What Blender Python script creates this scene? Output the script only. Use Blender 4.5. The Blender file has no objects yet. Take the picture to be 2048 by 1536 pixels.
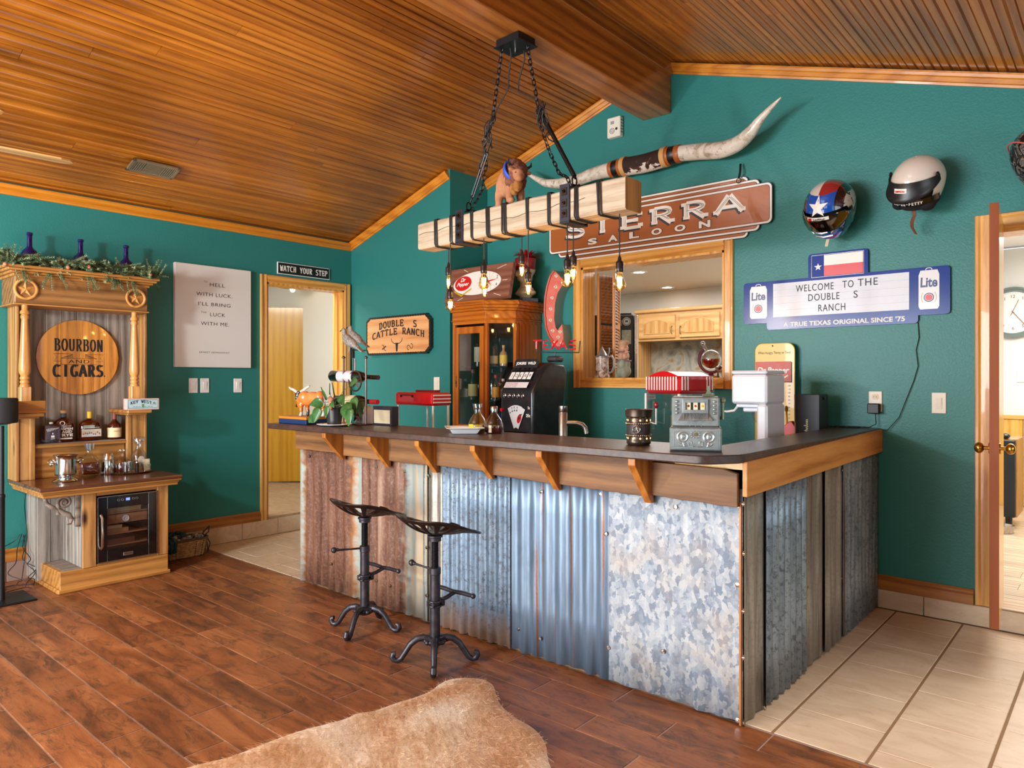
import bpy, bmesh, math, random
from mathutils import Vector, Matrix
random.seed(7)
PI = math.pi
SC = bpy.context.scene
COL = SC.collection
V = Vector
# ------------------------------------------------------------------ camera, world, lights, exposure
CAMZ = 1.33
cd = bpy.data.cameras.new('camera'); cam = bpy.data.objects.new('camera', cd); COL.objects.link(cam)
cam.location = (0, 0, CAMZ); cam.rotation_euler = (PI/2, 0, math.radians(40.95))
cd.sensor_width = 36; cd.lens = 36*1430/2048; cd.shift_y = -8/2048; cd.clip_start = .05
SC.camera = cam
w = bpy.data.worlds.new('world'); SC.world = w; w.use_nodes = True
w.node_tree.nodes['Background'].inputs[0].default_value = (.80, .88, 1, 1)
w.node_tree.nodes['Background'].inputs[1].default_value = 1.0
SC.view_settings.view_transform = 'Standard'; SC.view_settings.look = 'None'
SC.view_settings.exposure = 0.55; SC.view_settings.gamma = 1; SC.view_settings.use_curve_mapping = False
SC.cycles.use_denoising = True
SC.cycles.max_bounces = 8; SC.cycles.diffuse_bounces = 4; SC.cycles.glossy_bounces = 4
SC.cycles.transmission_bounces = 6; SC.cycles.transparent_max_bounces = 16
SC.cycles.caustics_reflective = False; SC.cycles.caustics_refractive = False
SC.cycles.sample_clamp_indirect = 6
def area(name, loc, to, sx, sy, power, col=(1, 1, 1)):
    d = bpy.data.lights.new(name, 'AREA'); d.shape = 'RECTANGLE'; d.size = sx; d.size_y = sy
    d.energy = power; d.color = col
    o = bpy.data.objects.new(name, d); COL.objects.link(o); o.location = loc
    o.rotation_euler = (V(to)-V(loc)).to_track_quat('-Z', 'Y').to_euler(); return o
def point(name, loc, power, r=.1, col=(1, 1, 1)):
    d = bpy.data.lights.new(name, 'POINT'); d.energy = power; d.shadow_soft_size = r; d.color = col
    o = bpy.data.objects.new(name, d); COL.objects.link(o); o.location = loc; return o
DAY = (.88, .95, 1)
area('window_light', (-3.2, -3.35, 1.6), (-3.0, 4, 1.2), 2.6, 1.5, 230, DAY)
area('window_light', (.2, -3.35, 1.6), (-1.6, 4, 1.1), 2.2, 1.5, 14, DAY)
area('window_light', (2.05, 2.9, 1.4), (-1.1, 3.3, .5), 1.6, 1.4, 20, DAY)  # added side fill for the bar's right side, not at a window
point('key_lamp', (-3.7, -.7, 2.05), 150, .10, (1, .975, .94))
sd_ = bpy.data.lights.new('floor_fill_spot', 'SPOT'); sd_.energy = 95; sd_.spot_size = 1.15; sd_.spot_blend = .7; sd_.shadow_soft_size = .15; sd_.color = (1, .95, .88)  # added spot without a fixture, brightens the stone tiles right of the bar
so_ = bpy.data.objects.new('floor_fill_spot', sd_); COL.objects.link(so_); so_.location = (-.1, 2.5, 2.75)
area('bounce_fill', (-2.6, -.8, .25), (-3.0, 1.6, 3.2), 3.0, 1.6, 80, (1, .95, .90))  # added upward lamp imitating bounced light, lifts the ceiling
# next rooms
area('hall_light', (-6.15, 2.95, 2.42), (-6.5, 3.6, 0), .7, .7, 26, (1, .96, .88))
area('kitchen_light', (-3.4, 6.4, 2.40), (-3.4, 6.4, 0), 2.6, 1.8, 62, (1, .97, .92))
area('side_room_light', (-.3, 6.3, 2.50), (-.3, 6.3, 0), 1.6, 1.8, 70, (1, .98, .95))

# ------------------------------------------------------------------ geometry of the view
FW = (-.6553, .7553); RT = (.7553, .6553)
def ray(px, py):
    a = (px-1024)/1430; return V((FW[0]+RT[0]*a, FW[1]+RT[1]*a, (760-py)/1430))
O = V((0, 0, CAMZ))
def ay(px, py, y): d = ray(px, py); return O+d*(y/d.y)
def ax(px, py, x): d = ray(px, py); return O+d*(x/d.x)
def az(px, py, z): d = ray(px, py); return O+d*((z-CAMZ)/d.z)

# ------------------------------------------------------------------ mesh builder
class MB:
    def __init__(s, M=None): s.v = []; s.f = []; s.m = []; s.cur = 0; s.M = M
    def add(s, vs, fs, mi=None):
        b = len(s.v)
        if s.M is not None: vs = [s.M @ V(q) for q in vs]
        s.v += [tuple(q) for q in vs]
        for f in fs: s.f.append([i+b for i in f]); s.m.append(s.cur if mi is None else mi)
        return s
    def box(s, x0, y0, z0, x1, y1, z1, b=0, mi=None):
        if x1 < x0: x0, x1 = x1, x0
        if y1 < y0: y0, y1 = y1, y0
        if z1 < z0: z0, z1 = z1, z0
        if b <= 0:
            vs = [(x, y, z) for x in (x0, x1) for y in (y0, y1) for z in (z0, z1)]
            return s.add(vs, [(0, 1, 3, 2), (4, 6, 7, 5), (0, 4, 5, 1), (2, 3, 7, 6), (0, 2, 6, 4), (1, 5, 7, 3)], mi)
        b = min(b, .49*min(x1-x0, y1-y0, z1-z0))
        X = (x0, x1); Y = (y0, y1); Z = (z0, z1); vs = []; I = {}
        for i in (0, 1):
            for j in (0, 1):
                for k in (0, 1):
                    sx, sy, sz = (b, -b)[i], (b, -b)[j], (b, -b)[k]
                    I[i, j, k] = len(vs)
                    vs += [(X[i], Y[j]+sy, Z[k]+sz), (X[i]+sx, Y[j], Z[k]+sz), (X[i]+sx, Y[j]+sy, Z[k])]
        fs = []
        for i in (0, 1):
            fs.append([I[i, 0, 0], I[i, 1, 0], I[i, 1, 1], I[i, 0, 1]])
            fs.append([I[0, i, 0]+1, I[1, i, 0]+1, I[1, i, 1]+1, I[0, i, 1]+1])
            fs.append([I[0, 0, i]+2, I[1, 0, i]+2, I[1, 1, i]+2, I[0, 1, i]+2])
            for j in (0, 1):
                fs.append([I[i, j, 0], I[i, j, 0]+1, I[i, j, 1]+1, I[i, j, 1]])
                fs.append([I[i, 0, j], I[i, 0, j]+2, I[i, 1, j]+2, I[i, 1, j]])
                fs.append([I[0, i, j]+1, I[0, i, j]+2, I[1, i, j]+2, I[1, i, j]+1])
                for k in (0, 1): q = I[i, j, k]; fs.append([q, q+1, q+2])
        return s.add(vs, fs, mi)
    def prism(s, pts, a, b, ax='y', mi=None):
        n = len(pts)
        mk = {'y': lambda p, t: (p[0], t, p[1]), 'x': lambda p, t: (t, p[0], p[1]), 'z': lambda p, t: (p[0], p[1], t)}[ax]
        vs = [mk(p, a) for p in pts]+[mk(p, b) for p in pts]
        fs = [list(range(n)), list(range(2*n-1, n-1, -1))]+[[i, (i+1) % n, n+(i+1) % n, n+i] for i in range(n)]
        return s.add(vs, fs, mi)
    def flat(s, pts, y, mi=None):
        return s.add([(p[0], y, p[1]) for p in pts], [list(range(len(pts)))], mi)
    def cyl(s, p0, p1, r0, r1=None, n=12, mi=None):
        return s.tube([p0, p1], [r0, r0 if r1 is None else r1], n, mi=mi)
    def tube(s, pts, r, n=8, closed=False, mi=None, flat=1.0, caps=True):
        P = [V(p) for p in pts]; L = len(P)
        R = r if isinstance(r, (list, tuple)) else [r]*L
        up = None; vs = []
        for i in range(L):
            if closed: t = P[(i+1) % L]-P[i-1]
            else: t = P[min(i+1, L-1)]-P[max(i-1, 0)]
            if t.length < 1e-9: t = V((0, 0, 1))
            t.normalize()
            if up is None:
                up = V((0, 0, 1)) if abs(t.z) < .9 else V((1, 0, 0))
            up = up-t*up.dot(t)
            if up.length < 1e-6: up = t.orthogonal()
            up.normalize(); sd = t.cross(up)
            for k in range(n):
                a = 2*PI*k/n; vs.append(P[i]+(sd*math.cos(a)+up*math.sin(a)*flat)*R[i])
        fs = []
        for i in range(L if closed else L-1):
            j = (i+1) % L
            for k in range(n): fs.append([i*n+k, i*n+(k+1) % n, j*n+(k+1) % n, j*n+k])
        if not closed and caps: fs += [list(range(n-1, -1, -1)), list(range((L-1)*n, L*n))]
        return s.add(vs, fs, mi)
    def ring(s, c, R, r, axis='z', n=24, m=8, a0=0, a1=2*PI, mi=None, ry=None):
        ry = R if ry is None else ry; full = abs(a1-a0-2*PI) < 1e-6; pts = []
        for i in range(n if full else n+1):
            a = a0+(a1-a0)*i/n; u, w_ = math.cos(a)*R, math.sin(a)*ry
            d = {'z': (u, w_, 0), 'y': (u, 0, w_), 'x': (0, u, w_)}[axis]
            pts.append(V(c)+V(d))
        return s.tube(pts, r, m, closed=full, mi=mi)
    def lathe(s, prof, n=24, c=(0, 0, 0), mi=None, sy=1.0, caps=True):
        vs = []; fs = []; L = len(prof)
        for (r, z) in prof:
            for k in range(n):
                a = 2*PI*k/n; vs.append((c[0]+r*math.cos(a), c[1]+r*math.sin(a)*sy, c[2]+z))
        for i in range(L-1):
            for k in range(n): fs.append([i*n+k, i*n+(k+1) % n, (i+1)*n+(k+1) % n, (i+1)*n+k])
        if caps:
            if prof[0][0] > 1e-5: fs.append(list(range(n-1, -1, -1)))
            if prof[-1][0] > 1e-5: fs.append(list(range((L-1)*n, L*n)))
        return s.add(vs, fs, mi)
    def sph(s, c, r, nu=14, nv=9, mi=None, rot=None):
        if not isinstance(r, (tuple, list)): r = (r, r, r)
        vs = [(0, 0, -1)]; fs = []
        for j in range(1, nv):
            t = -PI/2+PI*j/nv
            for k in range(nu): a = 2*PI*k/nu; vs.append((math.cos(t)*math.cos(a), math.cos(t)*math.sin(a), math.sin(t)))
        vs.append((0, 0, 1)); T = len(vs)-1
        for k in range(nu):
            fs.append([0, 1+(k+1) % nu, 1+k]); fs.append([T, T-nu+k, T-nu+(k+1) % nu])
        for j in range(nv-2):
            for k in range(nu): a = 1+j*nu; fs.append([a+k, a+(k+1) % nu, a+nu+(k+1) % nu, a+nu+k])
        out = []
        for q in vs:
            q = V((q[0]*r[0], q[1]*r[1], q[2]*r[2]))
            if rot is not None: q = rot @ q
            out.append(q+V(c))
        return s.add(out, fs, mi)
    def stroke(s, pts, w, y, mi=None, thin=None):       # flat ribbon in the xz plane
        L = len(pts); vs = []
        for i in range(L):
            a = V(pts[max(i-1, 0)]); b = V(pts[min(i+1, L-1)]); d = b-a
            if d.length < 1e-9: d = V((1, 0))
            d.normalize(); nn = V((-d.y, d.x)); p = V(pts[i]); ww = w
            if thin is not None: ww = thin+(w-thin)*abs(d.y)
            vs += [(p.x+nn.x*ww/2, y, p.y+nn.y*ww/2), (p.x-nn.x*ww/2, y, p.y-nn.y*ww/2)]
        return s.add(vs, [[2*i, 2*i+1, 2*i+3, 2*i+2] for i in range(L-1)], mi)
    def text(s, t, x, z, h, w=None, y=-.001, bold=0, mi=None, arc=0, align='c', shear=0, spacing=1, ext=0):
        cu = bpy.data.curves.new('t', 'FONT'); cu.body = t; cu.size = 1; cu.offset = bold; cu.shear = shear
        cu.space_character = spacing; cu.resolution_u = 3; cu.extrude = ext
        o = bpy.data.objects.new('t', cu); me = bpy.data.meshes.new_from_object(o)
        co = [q.co.copy() for q in me.vertices]; fs = [list(p.vertices) for p in me.polygons]
        bpy.data.objects.remove(o); bpy.data.meshes.remove(me); bpy.data.curves.remove(cu)
        if not co: return s
        x0 = min(q.x for q in co); x1 = max(q.x for q in co); y0 = min(q.y for q in co); y1 = max(q.y for q in co)
        k = h/(y1-y0); kx = k if w is None else w/(x1-x0); W = (x1-x0)*kx
        ox = {'c': x-W/2, 'l': x, 'r': x-W}[align]; out = []
        for q in co:
            X = ox+(q.x-x0)*kx; u = (X-(ox+W/2))/(W/2)
            out.append((X, y-q.z*.1 if ext else y, z+(q.y-y0)*k+arc*(1-u*u)))
        return s.add(out, fs, mi)
    def slab(s, t, x, z, h, w, thin, thick, y=-.001, mi=None, serif=.5, dx=0, dz=0, arc=0, only=None):
        n = len(t); cw = w/(n-.22); vs0 = len(s.v); y_ = y
        for i, ch in enumerate(t):
            if ch == ' ' or ch not in GL: continue
            ox = x-w/2+i*cw+dx; lw = cw*.78
            st, sf = GL[ch]; y = y_
            for pl in st:
                y -= .00012; s.stroke([(ox+p[0]*lw, z+dz+p[1]*h) for p in pl], thick, y, mi, thin)
            for (sx, sz) in sf:
                zz = z+dz+sz*h+(thin/2 if sz < .5 else -thin/2)
                y -= .00012; s.stroke([(ox+sx*lw-serif*thick, zz), (ox+sx*lw+serif*thick, zz)], thin, y, mi)
        if arc:
            for i in range(vs0, len(s.v)):
                q = s.v[i]; u = (q[0]-x)/(w/2); s.v[i] = (q[0], q[1], q[2]+arc*(1-u*u))
        return s
def arcp(cx, cz, rx, rz, a0, a1, n=8):
    return [(cx+rx*math.cos(math.radians(a0+(a1-a0)*i/n)), cz+rz*math.sin(math.radians(a0+(a1-a0)*i/n))) for i in range(n+1)]
GL = {
 'A': ([[(.02, 0), (.48, 1)], [(.52, 1), (.98, 0)], [(.22, .34), (.78, .34)]], [(.05, 0), (.95, 0)]),
 'B': ([[(.2, 0), (.2, 1)], [(.2, .97), (.5, .97)]+arcp(.5, .75, .3, .22, 90, -90)+[(.2, .53)], [(.2, .53), (.5, .53)]+arcp(.5, .28, .38, .25, 90, -90)+[(.2, .03)]], [(.12, 0), (.12, 1)]),
 'C': ([arcp(.5, .5, .42, .47, 45, 315, 14)], [(.86, 1), (.86, 0)]),
 'D': ([[(.2, 0), (.2, 1)], [(.2, .97), (.45, .97)]+arcp(.45, .5, .42, .47, 90, -90, 10)+[(.2, .03)]], [(.12, 0), (.12, 1)]),
 'E': ([[(.2, 0), (.2, 1)], [(.2, .96), (.9, .96)], [(.2, .5), (.72, .5)], [(.2, .04), (.92, .04)], [(.88, .96), (.88, .76)], [(.9, .04), (.9, .26)], [(.7, .62), (.7, .38)]], [(.12, 0), (.12, 1)]),
 'G': ([arcp(.5, .5, .42, .47, 50, 330, 14), [(.6, .42), (.95, .42)], [(.84, .42), (.84, .08)]], [(.86, 1)]),
 'H': ([[(.18, 0), (.18, 1)], [(.82, 0), (.82, 1)], [(.18, .5), (.82, .5)]], [(.18, 0), (.18, 1), (.82, 0), (.82, 1)]),
 'I': ([[(.5, 0), (.5, 1)]], [(.5, 0), (.5, 1)]),
 'K': ([[(.2, 0), (.2, 1)], [(.2, .42), (.8, 1)], [(.42, .6), (.9, 0)]], [(.2, 0), (.2, 1), (.82, 1), (.88, 0)]),
 'L': ([[(.25, 0), (.25, 1)], [(.25, .04), (.9, .04)], [(.88, .04), (.88, .26)]], [(.25, 1), (.15, 0)]),
 'N': ([[(.15, 0), (.15, 1)], [(.15, 1), (.85, 0)], [(.85, 0), (.85, 1)]], [(.15, 0), (.15, 1), (.85, 1)]),
 'O': ([arcp(.5, .5, .42, .47, 0, 360, 20)], []),
 'P': ([[(.2, 0), (.2, 1)], [(.2, .97), (.5, .97)]+arcp(.5, .73, .34, .24, 90, -90)+[(.2, .49)]], [(.2, 0), (.12, 1)]),
 'R': ([[(.2, 0), (.2, 1)], [(.2, .97), (.5, .97)]+arcp(.5, .74, .32, .23, 90, -90)+[(.2, .51)], [(.48, .5), (.88, 0)]], [(.2, 0), (.12, 1), (.9, 0)]),
 'S': ([arcp(.5, .74, .33, .23, 30, 270, 10)+arcp(.5, .27, .36, .24, 90, -150, 10)[1:]], [(.8, 1), (.16, 0)]),
 'T': ([[(.5, 0), (.5, 1)], [(.05, .96), (.95, .96)], [(.07, .96), (.07, .76)], [(.93, .96), (.93, .76)]], [(.5, 0)]),
 'U': ([[(.17, 1), (.17, .35)]+arcp(.5, .33, .33, .3, 180, 360, 10)+[(.83, 1)]], [(.17, 1), (.83, 1)]),
 'W': ([[(.03, 1), (.27, 0)], [(.27, 0), (.5, .8)], [(.5, .8), (.73, 0)], [(.73, 0), (.97, 1)]], [(.05, 1), (.95, 1)]),
 'Y': ([[(.5, 0), (.5, .45)], [(.05, 1), (.5, .42)], [(.95, 1), (.5, .42)]], [(.5, 0), (.08, 1), (.92, 1)]),
}
def finish(me, smooth, ang):
    bm = bmesh.new(); bm.from_mesh(me); bmesh.ops.recalc_face_normals(bm, faces=bm.faces); bm.to_mesh(me); bm.free()
    if smooth:
        me.shade_smooth(); me.set_sharp_from_angle(angle=math.radians(ang))
def mesh(name, mb, mats, smooth=False, ang=40):
    me = bpy.data.meshes.new(name); me.from_pydata(mb.v, [], mb.f)
    if not isinstance(mats, (list, tuple)): mats = [mats]
    for m in mats: me.materials.append(m)
    if len(mats) > 1: me.polygons.foreach_set('material_index', mb.m)
    me.validate(); finish(me, smooth, ang); return me
def link(name, me, parent=None, loc=None, rz=None):
    o = bpy.data.objects.new(name, me); COL.objects.link(o)
    if parent is not None: o.parent = parent
    if loc is not None: o.location = loc
    if rz is not None: o.rotation_euler = (0, 0, rz)
    return o
def part(name, mb, mats, parent, smooth=False, ang=40, label=None, loc=None, rz=None, mods=None, kind=None):
    o = link(name, mesh(name, mb, mats, smooth, ang), parent, loc, rz)
    if label: o['label'] = label
    if kind: o['kind'] = kind
    if mods: mods(o)
    return o
def tag(o, label, cat, group=None, kind=None):
    o['label'] = label; o['category'] = cat
    if group: o['group'] = group
    if kind: o['kind'] = kind
    return o
def thing(name, label, cat, loc=(0, 0, 0), rz=0, group=None):
    o = bpy.data.objects.new(name, None); o.empty_display_size = .05; COL.objects.link(o)
    o.location = loc; o.rotation_euler = (0, 0, rz); return tag(o, label, cat, group)
def solo(name, mb, mats, label, cat, loc=(0, 0, 0), rz=0, group=None, smooth=False, ang=40):
    o = link(name, mesh(name, mb, mats, smooth, ang), None, loc, rz); return tag(o, label, cat, group)
def struct(name, mb, mats, parent=None, smooth=False, ang=40):
    o = link(name, mesh(name, mb, mats, smooth, ang), parent)
    if parent is None: o['kind'] = 'structure'
    return o
def sgroup(name, loc=(0, 0, 0)):
    o = bpy.data.objects.new(name, None); COL.objects.link(o); o.location = loc; o['kind'] = 'structure'; return o
def copytree(o, parent=None):
    c = o.copy(); COL.objects.link(c); c.parent = parent
    for ch in list(o.children): copytree(ch, c)
    return c
def bev(w=.003, seg=2):
    def f(o):
        m = o.modifiers.new('b', 'BEVEL'); m.width = w; m.segments = seg; m.limit_method = 'ANGLE'; m.angle_limit = .6
    return f
def subd(l=1):
    def f(o): m = o.modifiers.new('s', 'SUBSURF'); m.levels = l; m.render_levels = l
    return f
def star(cx, cz, R, r=None, n=5, rot=0):
    r = R*.4 if r is None else r; out = []
    for i in range(2*n):
        a = PI/2+PI*i/n+rot; q = R if i % 2 == 0 else r
        out.append((cx+q*math.cos(a), cz+q*math.sin(a)))
    return out
def relief_star(mb, cx, cz, R, y0, h, mi=None, rot=0):   # faceted star standing proud of y0 towards -y
    p = star(cx, cz, R, rot=rot); vs = [(a, y0, b) for a, b in p]+[(cx, y0-h, cz)]
    mb.add(vs, [[i, (i+1) % 10, 10] for i in range(10)]+[list(range(10))], mi)

# ------------------------------------------------------------------ materials
def lin(c):
    if isinstance(c, str): c = tuple(int(c[i:i+2], 16) for i in (0, 2, 4))
    return tuple(((q/255)/12.92 if q/255 <= .04045 else ((q/255+.055)/1.055)**2.4) for q in c)+(1,)
class NT:
    def __init__(s, name):
        s.m = bpy.data.materials.new(name); s.m.use_nodes = True; s.t = s.m.node_tree
        s.b = s.t.nodes['Principled BSDF']; s.out = s.t.nodes['Material Output']
    def n(s, ty, props=None, **ins):
        nd = s.t.nodes.new(ty)
        for k, q in (props or {}).items(): setattr(nd, k, q)
        for k, q in ins.items(): s.set(nd, k, q)
        return nd
    def set(s, nd, k, q):
        i = nd.inputs[int(k[1:])] if k[0] == '_' else nd.inputs[k.replace('_', ' ')]
        if isinstance(q, bpy.types.NodeSocket): s.t.links.new(q, i)
        else: i.default_value = q
    def math(s, op, a, b=0, c=None):
        nd = s.t.nodes.new('ShaderNodeMath'); nd.operation = op; s.set(nd, '_0', a); s.set(nd, '_1', b)
        if c is not None: s.set(nd, '_2', c)
        return nd.outputs[0]
    def mix(s, f, a, b, mode='MIX'):
        nd = s.t.nodes.new('ShaderNodeMix'); nd.data_type = 'RGBA'; nd.blend_type = mode
        s.set(nd, '_0', f); s.set(nd, '_6', a); s.set(nd, '_7', b); return nd.outputs[2]
    def ramp(s, f, stops, interp='LINEAR'):
        nd = s.t.nodes.new('ShaderNodeValToRGB'); cr = nd.color_ramp; cr.interpolation = interp
        s.set(nd, '_0', f)
        while len(cr.elements) < len(stops): cr.elements.new(.5)
        for e, (p, c) in zip(cr.elements, stops): e.position = p; e.color = c if len(c) == 4 else lin(c)
        return nd.outputs[0]
    def bump(s, h, strength=.3, dist=.002):
        nd = s.n('ShaderNodeBump', None, Strength=strength, Distance=dist, Height=h)
        s.t.links.new(nd.outputs[0], s.b.inputs['Normal'])
    def coords(s, scale=(1, 1, 1), rnd=True, rot=(0, 0, 0), kind='Object'):
        tc = s.n('ShaderNodeTexCoord'); c = tc.outputs[kind]
        if rnd:
            oi = s.n('ShaderNodeObjectInfo'); m_ = s.math('MULTIPLY', oi.outputs['Random'], 31.7)
            cb = s.n('ShaderNodeCombineXYZ', None, X=m_, Y=m_, Z=m_)
            va = s.n('ShaderNodeVectorMath', {'operation': 'ADD'}); s.t.links.new(c, va.inputs[0]); s.t.links.new(cb.outputs[0], va.inputs[1]); c = va.outputs[0]
        mp = s.n('ShaderNodeMapping', None, Vector=c, Scale=scale, Rotation=rot); return mp.outputs[0]
    def noise(s, vec, scale=5, detail=4, dist=0, rough=.55):
        return s.n('ShaderNodeTexNoise', None, Vector=vec, Scale=scale, Detail=detail, Distortion=dist, Roughness=rough).outputs[0]
    def pset(s, **k):
        for a, b in k.items(): s.set(s.b, a, b)
        return s
_M = {}
def mat(name, col, rough=.5, metal=0, col2=None, cs=8, bump=0, bs=60, coat=0, emit=0, ecol=None, spec=None, cr=(.35, .65), bd=.002):
    if name in _M: return _M[name]
    t = NT(name); c = lin(col)
    if col2 is not None or bump: vec = t.coords()
    if col2 is not None: cc = t.ramp(t.noise(vec, cs, 5), [(cr[0], c), (cr[1], lin(col2))]); t.pset(Base_Color=cc)
    else: t.pset(Base_Color=c)
    t.pset(Roughness=rough, Metallic=metal, Coat_Weight=coat)
    if spec is not None: t.pset(Specular_IOR_Level=spec)
    if bump: t.bump(t.noise(vec, bs, 4), bump, bd)
    if emit: t.pset(Emission_Color=lin(ecol or col), Emission_Strength=emit)
    _M[name] = t.m; return t.m
def wood(name, dark, mid, light, axis='x', rough=.42, coat=0, var=.14, sc=1, bump=.15, knots=0, ring=.35, cc=.03):
    if name in _M: return _M[name]
    t = NT(name); lo, hi = .9*sc, 13*sc
    s = {'x': (lo, hi, hi), 'y': (hi, lo, hi), 'z': (hi, hi, lo)}[axis]
    vec = t.coords(s); n1 = t.noise(vec, 1.3, 3, 1.2); n2 = t.noise(vec, 9, 5, .3, .65)
    wv = t.n('ShaderNodeTexWave', {'wave_type': 'RINGS', 'rings_direction': axis.upper()}, Vector=vec, Scale=.55, Distortion=9.0, Detail=3.0, Detail_Scale=.8)
    f = t.math('ADD', t.math('MULTIPLY', n1, .45), t.math('ADD', t.math('MULTIPLY', wv.outputs[1], ring*.6), t.math('MULTIPLY', n2, .35)))
    c = t.ramp(f, [(.28, lin(dark)), (.5, lin(mid)), (.78, lin(light))])
    if knots:
        kv = t.coords({'x': (2.2, 6, 6), 'y': (6, 2.2, 6), 'z': (6, 6, 2.2)}[axis])
        vo = t.n('ShaderNodeTexVoronoi', None, Vector=kv, Scale=knots)
        k = t.ramp(vo.outputs[0], [(.03, (.0, 0, 0, 1)), (.10, (1, 1, 1, 1))]); c = t.mix(1.0, c, t.mix(k, lin('4a2410'), (1, 1, 1, 1)), 'MULTIPLY')
    oi = t.n('ShaderNodeObjectInfo'); val = t.n('ShaderNodeMapRange', None, Value=oi.outputs['Random'], _3=1-var, _4=1+var)
    hs = t.n('ShaderNodeHueSaturation', None, Color=c, Value=val.outputs[0]); t.pset(Base_Color=hs.outputs[0], Roughness=rough, Coat_Weight=coat, Coat_Roughness=cc)
    if bump: t.bump(n2, bump, .0015)
    _M[name] = t.m; return t.m
def thin(name, col=(255, 255, 255), gloss=.12, rough=.02):
    if name in _M: return _M[name]
    t = NT(name); tr = t.n('ShaderNodeBsdfTransparent', None, Color=lin(col)); g = t.n('ShaderNodeBsdfGlossy', None, Roughness=rough)
    lw = t.n('ShaderNodeLayerWeight', None, Blend=.35); f = t.math('ADD', t.math('MULTIPLY', lw.outputs[1], .55), gloss*.5)
    mx = t.n('ShaderNodeMixShader', None, _0=f); t.t.links.new(tr.outputs[0], mx.inputs[1]); t.t.links.new(g.outputs[0], mx.inputs[2])
    t.t.links.new(mx.outputs[0], t.out.inputs[0]); _M[name] = t.m; return t.m
def glow(name, col, s):
    if name in _M: return _M[name]
    t = NT(name); t.pset(Base_Color=(0, 0, 0, 1), Emission_Color=lin(col), Emission_Strength=s); _M[name] = t.m; return t.m
def teal_mat():
    t = NT('teal_paint'); vec = t.coords(rnd=False)
    big = t.noise(vec, .8, 2); c = t.mix(big, lin('287470'), lin('2c7e79'))
    t.pset(Base_Color=c, Roughness=.42, Specular_IOR_Level=.4)
    t.bump(t.noise(vec, 85, 4, .4), .42, .003); return t.m
TEAL = teal_mat()
def white_wall(name, c):
    t = NT(name); vec = t.coords(rnd=False); t.pset(Base_Color=lin(c), Roughness=.7); t.bump(t.noise(vec, 70, 3), .3, .002); return t.m
WW = white_wall('white_wall', 'efece6'); KC = white_wall('kitchen_ceiling', 'cfc6ba')
def ceil_mat():
    t = NT('ceiling_pine'); vec = t.coords((10, .7, 10)); n1 = t.noise(vec, .9, 3, 1.2); n2 = t.noise(vec, 8, 5, .4, .65)
    wv = t.n('ShaderNodeTexWave', {'wave_type': 'BANDS', 'bands_direction': 'X'}, Vector=vec, Scale=.5, Distortion=8.0, Detail=3.0, Detail_Scale=.7)
    f = t.math('ADD', t.math('MULTIPLY', n1, .45), t.math('ADD', t.math('MULTIPLY', wv.outputs[1], .18), t.math('MULTIPLY', n2, .35)))
    c = t.ramp(f, [(.22, '74380a'), (.5, 'b46a18'), (.8, 'd68c30')])
    bigv = t.coords((.6, .35, .6), rnd=False); bn = t.noise(bigv, 1.6, 3, .8)
    c = t.mix(t.ramp(bn, [(.42, (0, 0, 0, 1)), (.7, (.55, .55, .55, 1))]), c, t.mix(1.0, c, lin('8a5a3a'), 'MULTIPLY'))
    oi = t.n('ShaderNodeObjectInfo'); val = t.n('ShaderNodeMapRange', None, Value=oi.outputs['Random'], _3=.86, _4=1.12)
    hs = t.n('ShaderNodeHueSaturation', None, Color=c, Value=val.outputs[0])
    t.pset(Base_Color=hs.outputs[0], Roughness=.38, Coat_Weight=.55, Coat_Roughness=.12); t.bump(n2, .1, .001); return t.m
CEIL = ceil_mat()
BEAMW = wood('beam_pine', '6a300c', 'a05c1c', 'c07c34', 'y', .35, .4, .08, sc=.8, cc=.12)
CROWN = wood('crown_oak', 'a85c0e', 'cc7c1c', 'dc9232', 'y', .35, .3, .06)
CROWNX = wood('crown_oak_x', 'a85c0e', 'cc7c1c', 'dc9232', 'x', .35, .3, .06)
OAKZ = wood('oak_trim_z', 'b87428', 'dca04c', 'eebe74', 'z', .35, .3, .06)
OAKY = wood('oak_trim_y', 'b87428', 'dca04c', 'eebe74', 'y', .35, .3, .06)
OAKX = wood('oak_trim_x', 'b87428', 'dca04c', 'eebe74', 'x', .35, .3, .06)
BASEX = wood('baseboard_oak_x', '7a430f', 'a4661f', 'be8138', 'x', .4, .2, .06)
BASEY = wood('baseboard_oak_y', '7a430f', 'a4661f', 'be8138', 'y', .4, .2, .06)
def plank_tile():
    t = NT('rust_plank_tile'); vec = t.coords((1.2, 7, 7)); n1 = t.noise(vec, 1.2, 5, 1.0); v2 = t.coords((4, 10, 10)); n2 = t.noise(v2, 1.6, 8, .8, .78)
    c = t.ramp(n1, [(.3, '74482c'), (.5, 'a0673e'), (.72, 'bc8454')])
    c = t.mix(t.ramp(n2, [(.50, (0, 0, 0, 1)), (.62, (.65, .65, .65, 1))]), c, lin('4c382c'))
    fine = t.noise(t.coords((10, 90, 90)), 3, 4, .3, .7); c = t.mix(.8, c, t.mix(fine, lin('4a4644'), lin('b4aaa0')), 'SOFT_LIGHT')
    oi = t.n('ShaderNodeObjectInfo'); val = t.n('ShaderNodeMapRange', None, Value=oi.outputs['Random'], _3=.82, _4=1.18)
    hs = t.n('ShaderNodeHueSaturation', None, Color=c, Value=val.outputs[0])
    t.pset(Base_Color=hs.outputs[0], Roughness=t.math('ADD', t.math('MULTIPLY', n2, .25), .27)); t.bump(t.math('ADD', n2, fine), .25, .002); return t.m
PLANK = plank_tile()
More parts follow.
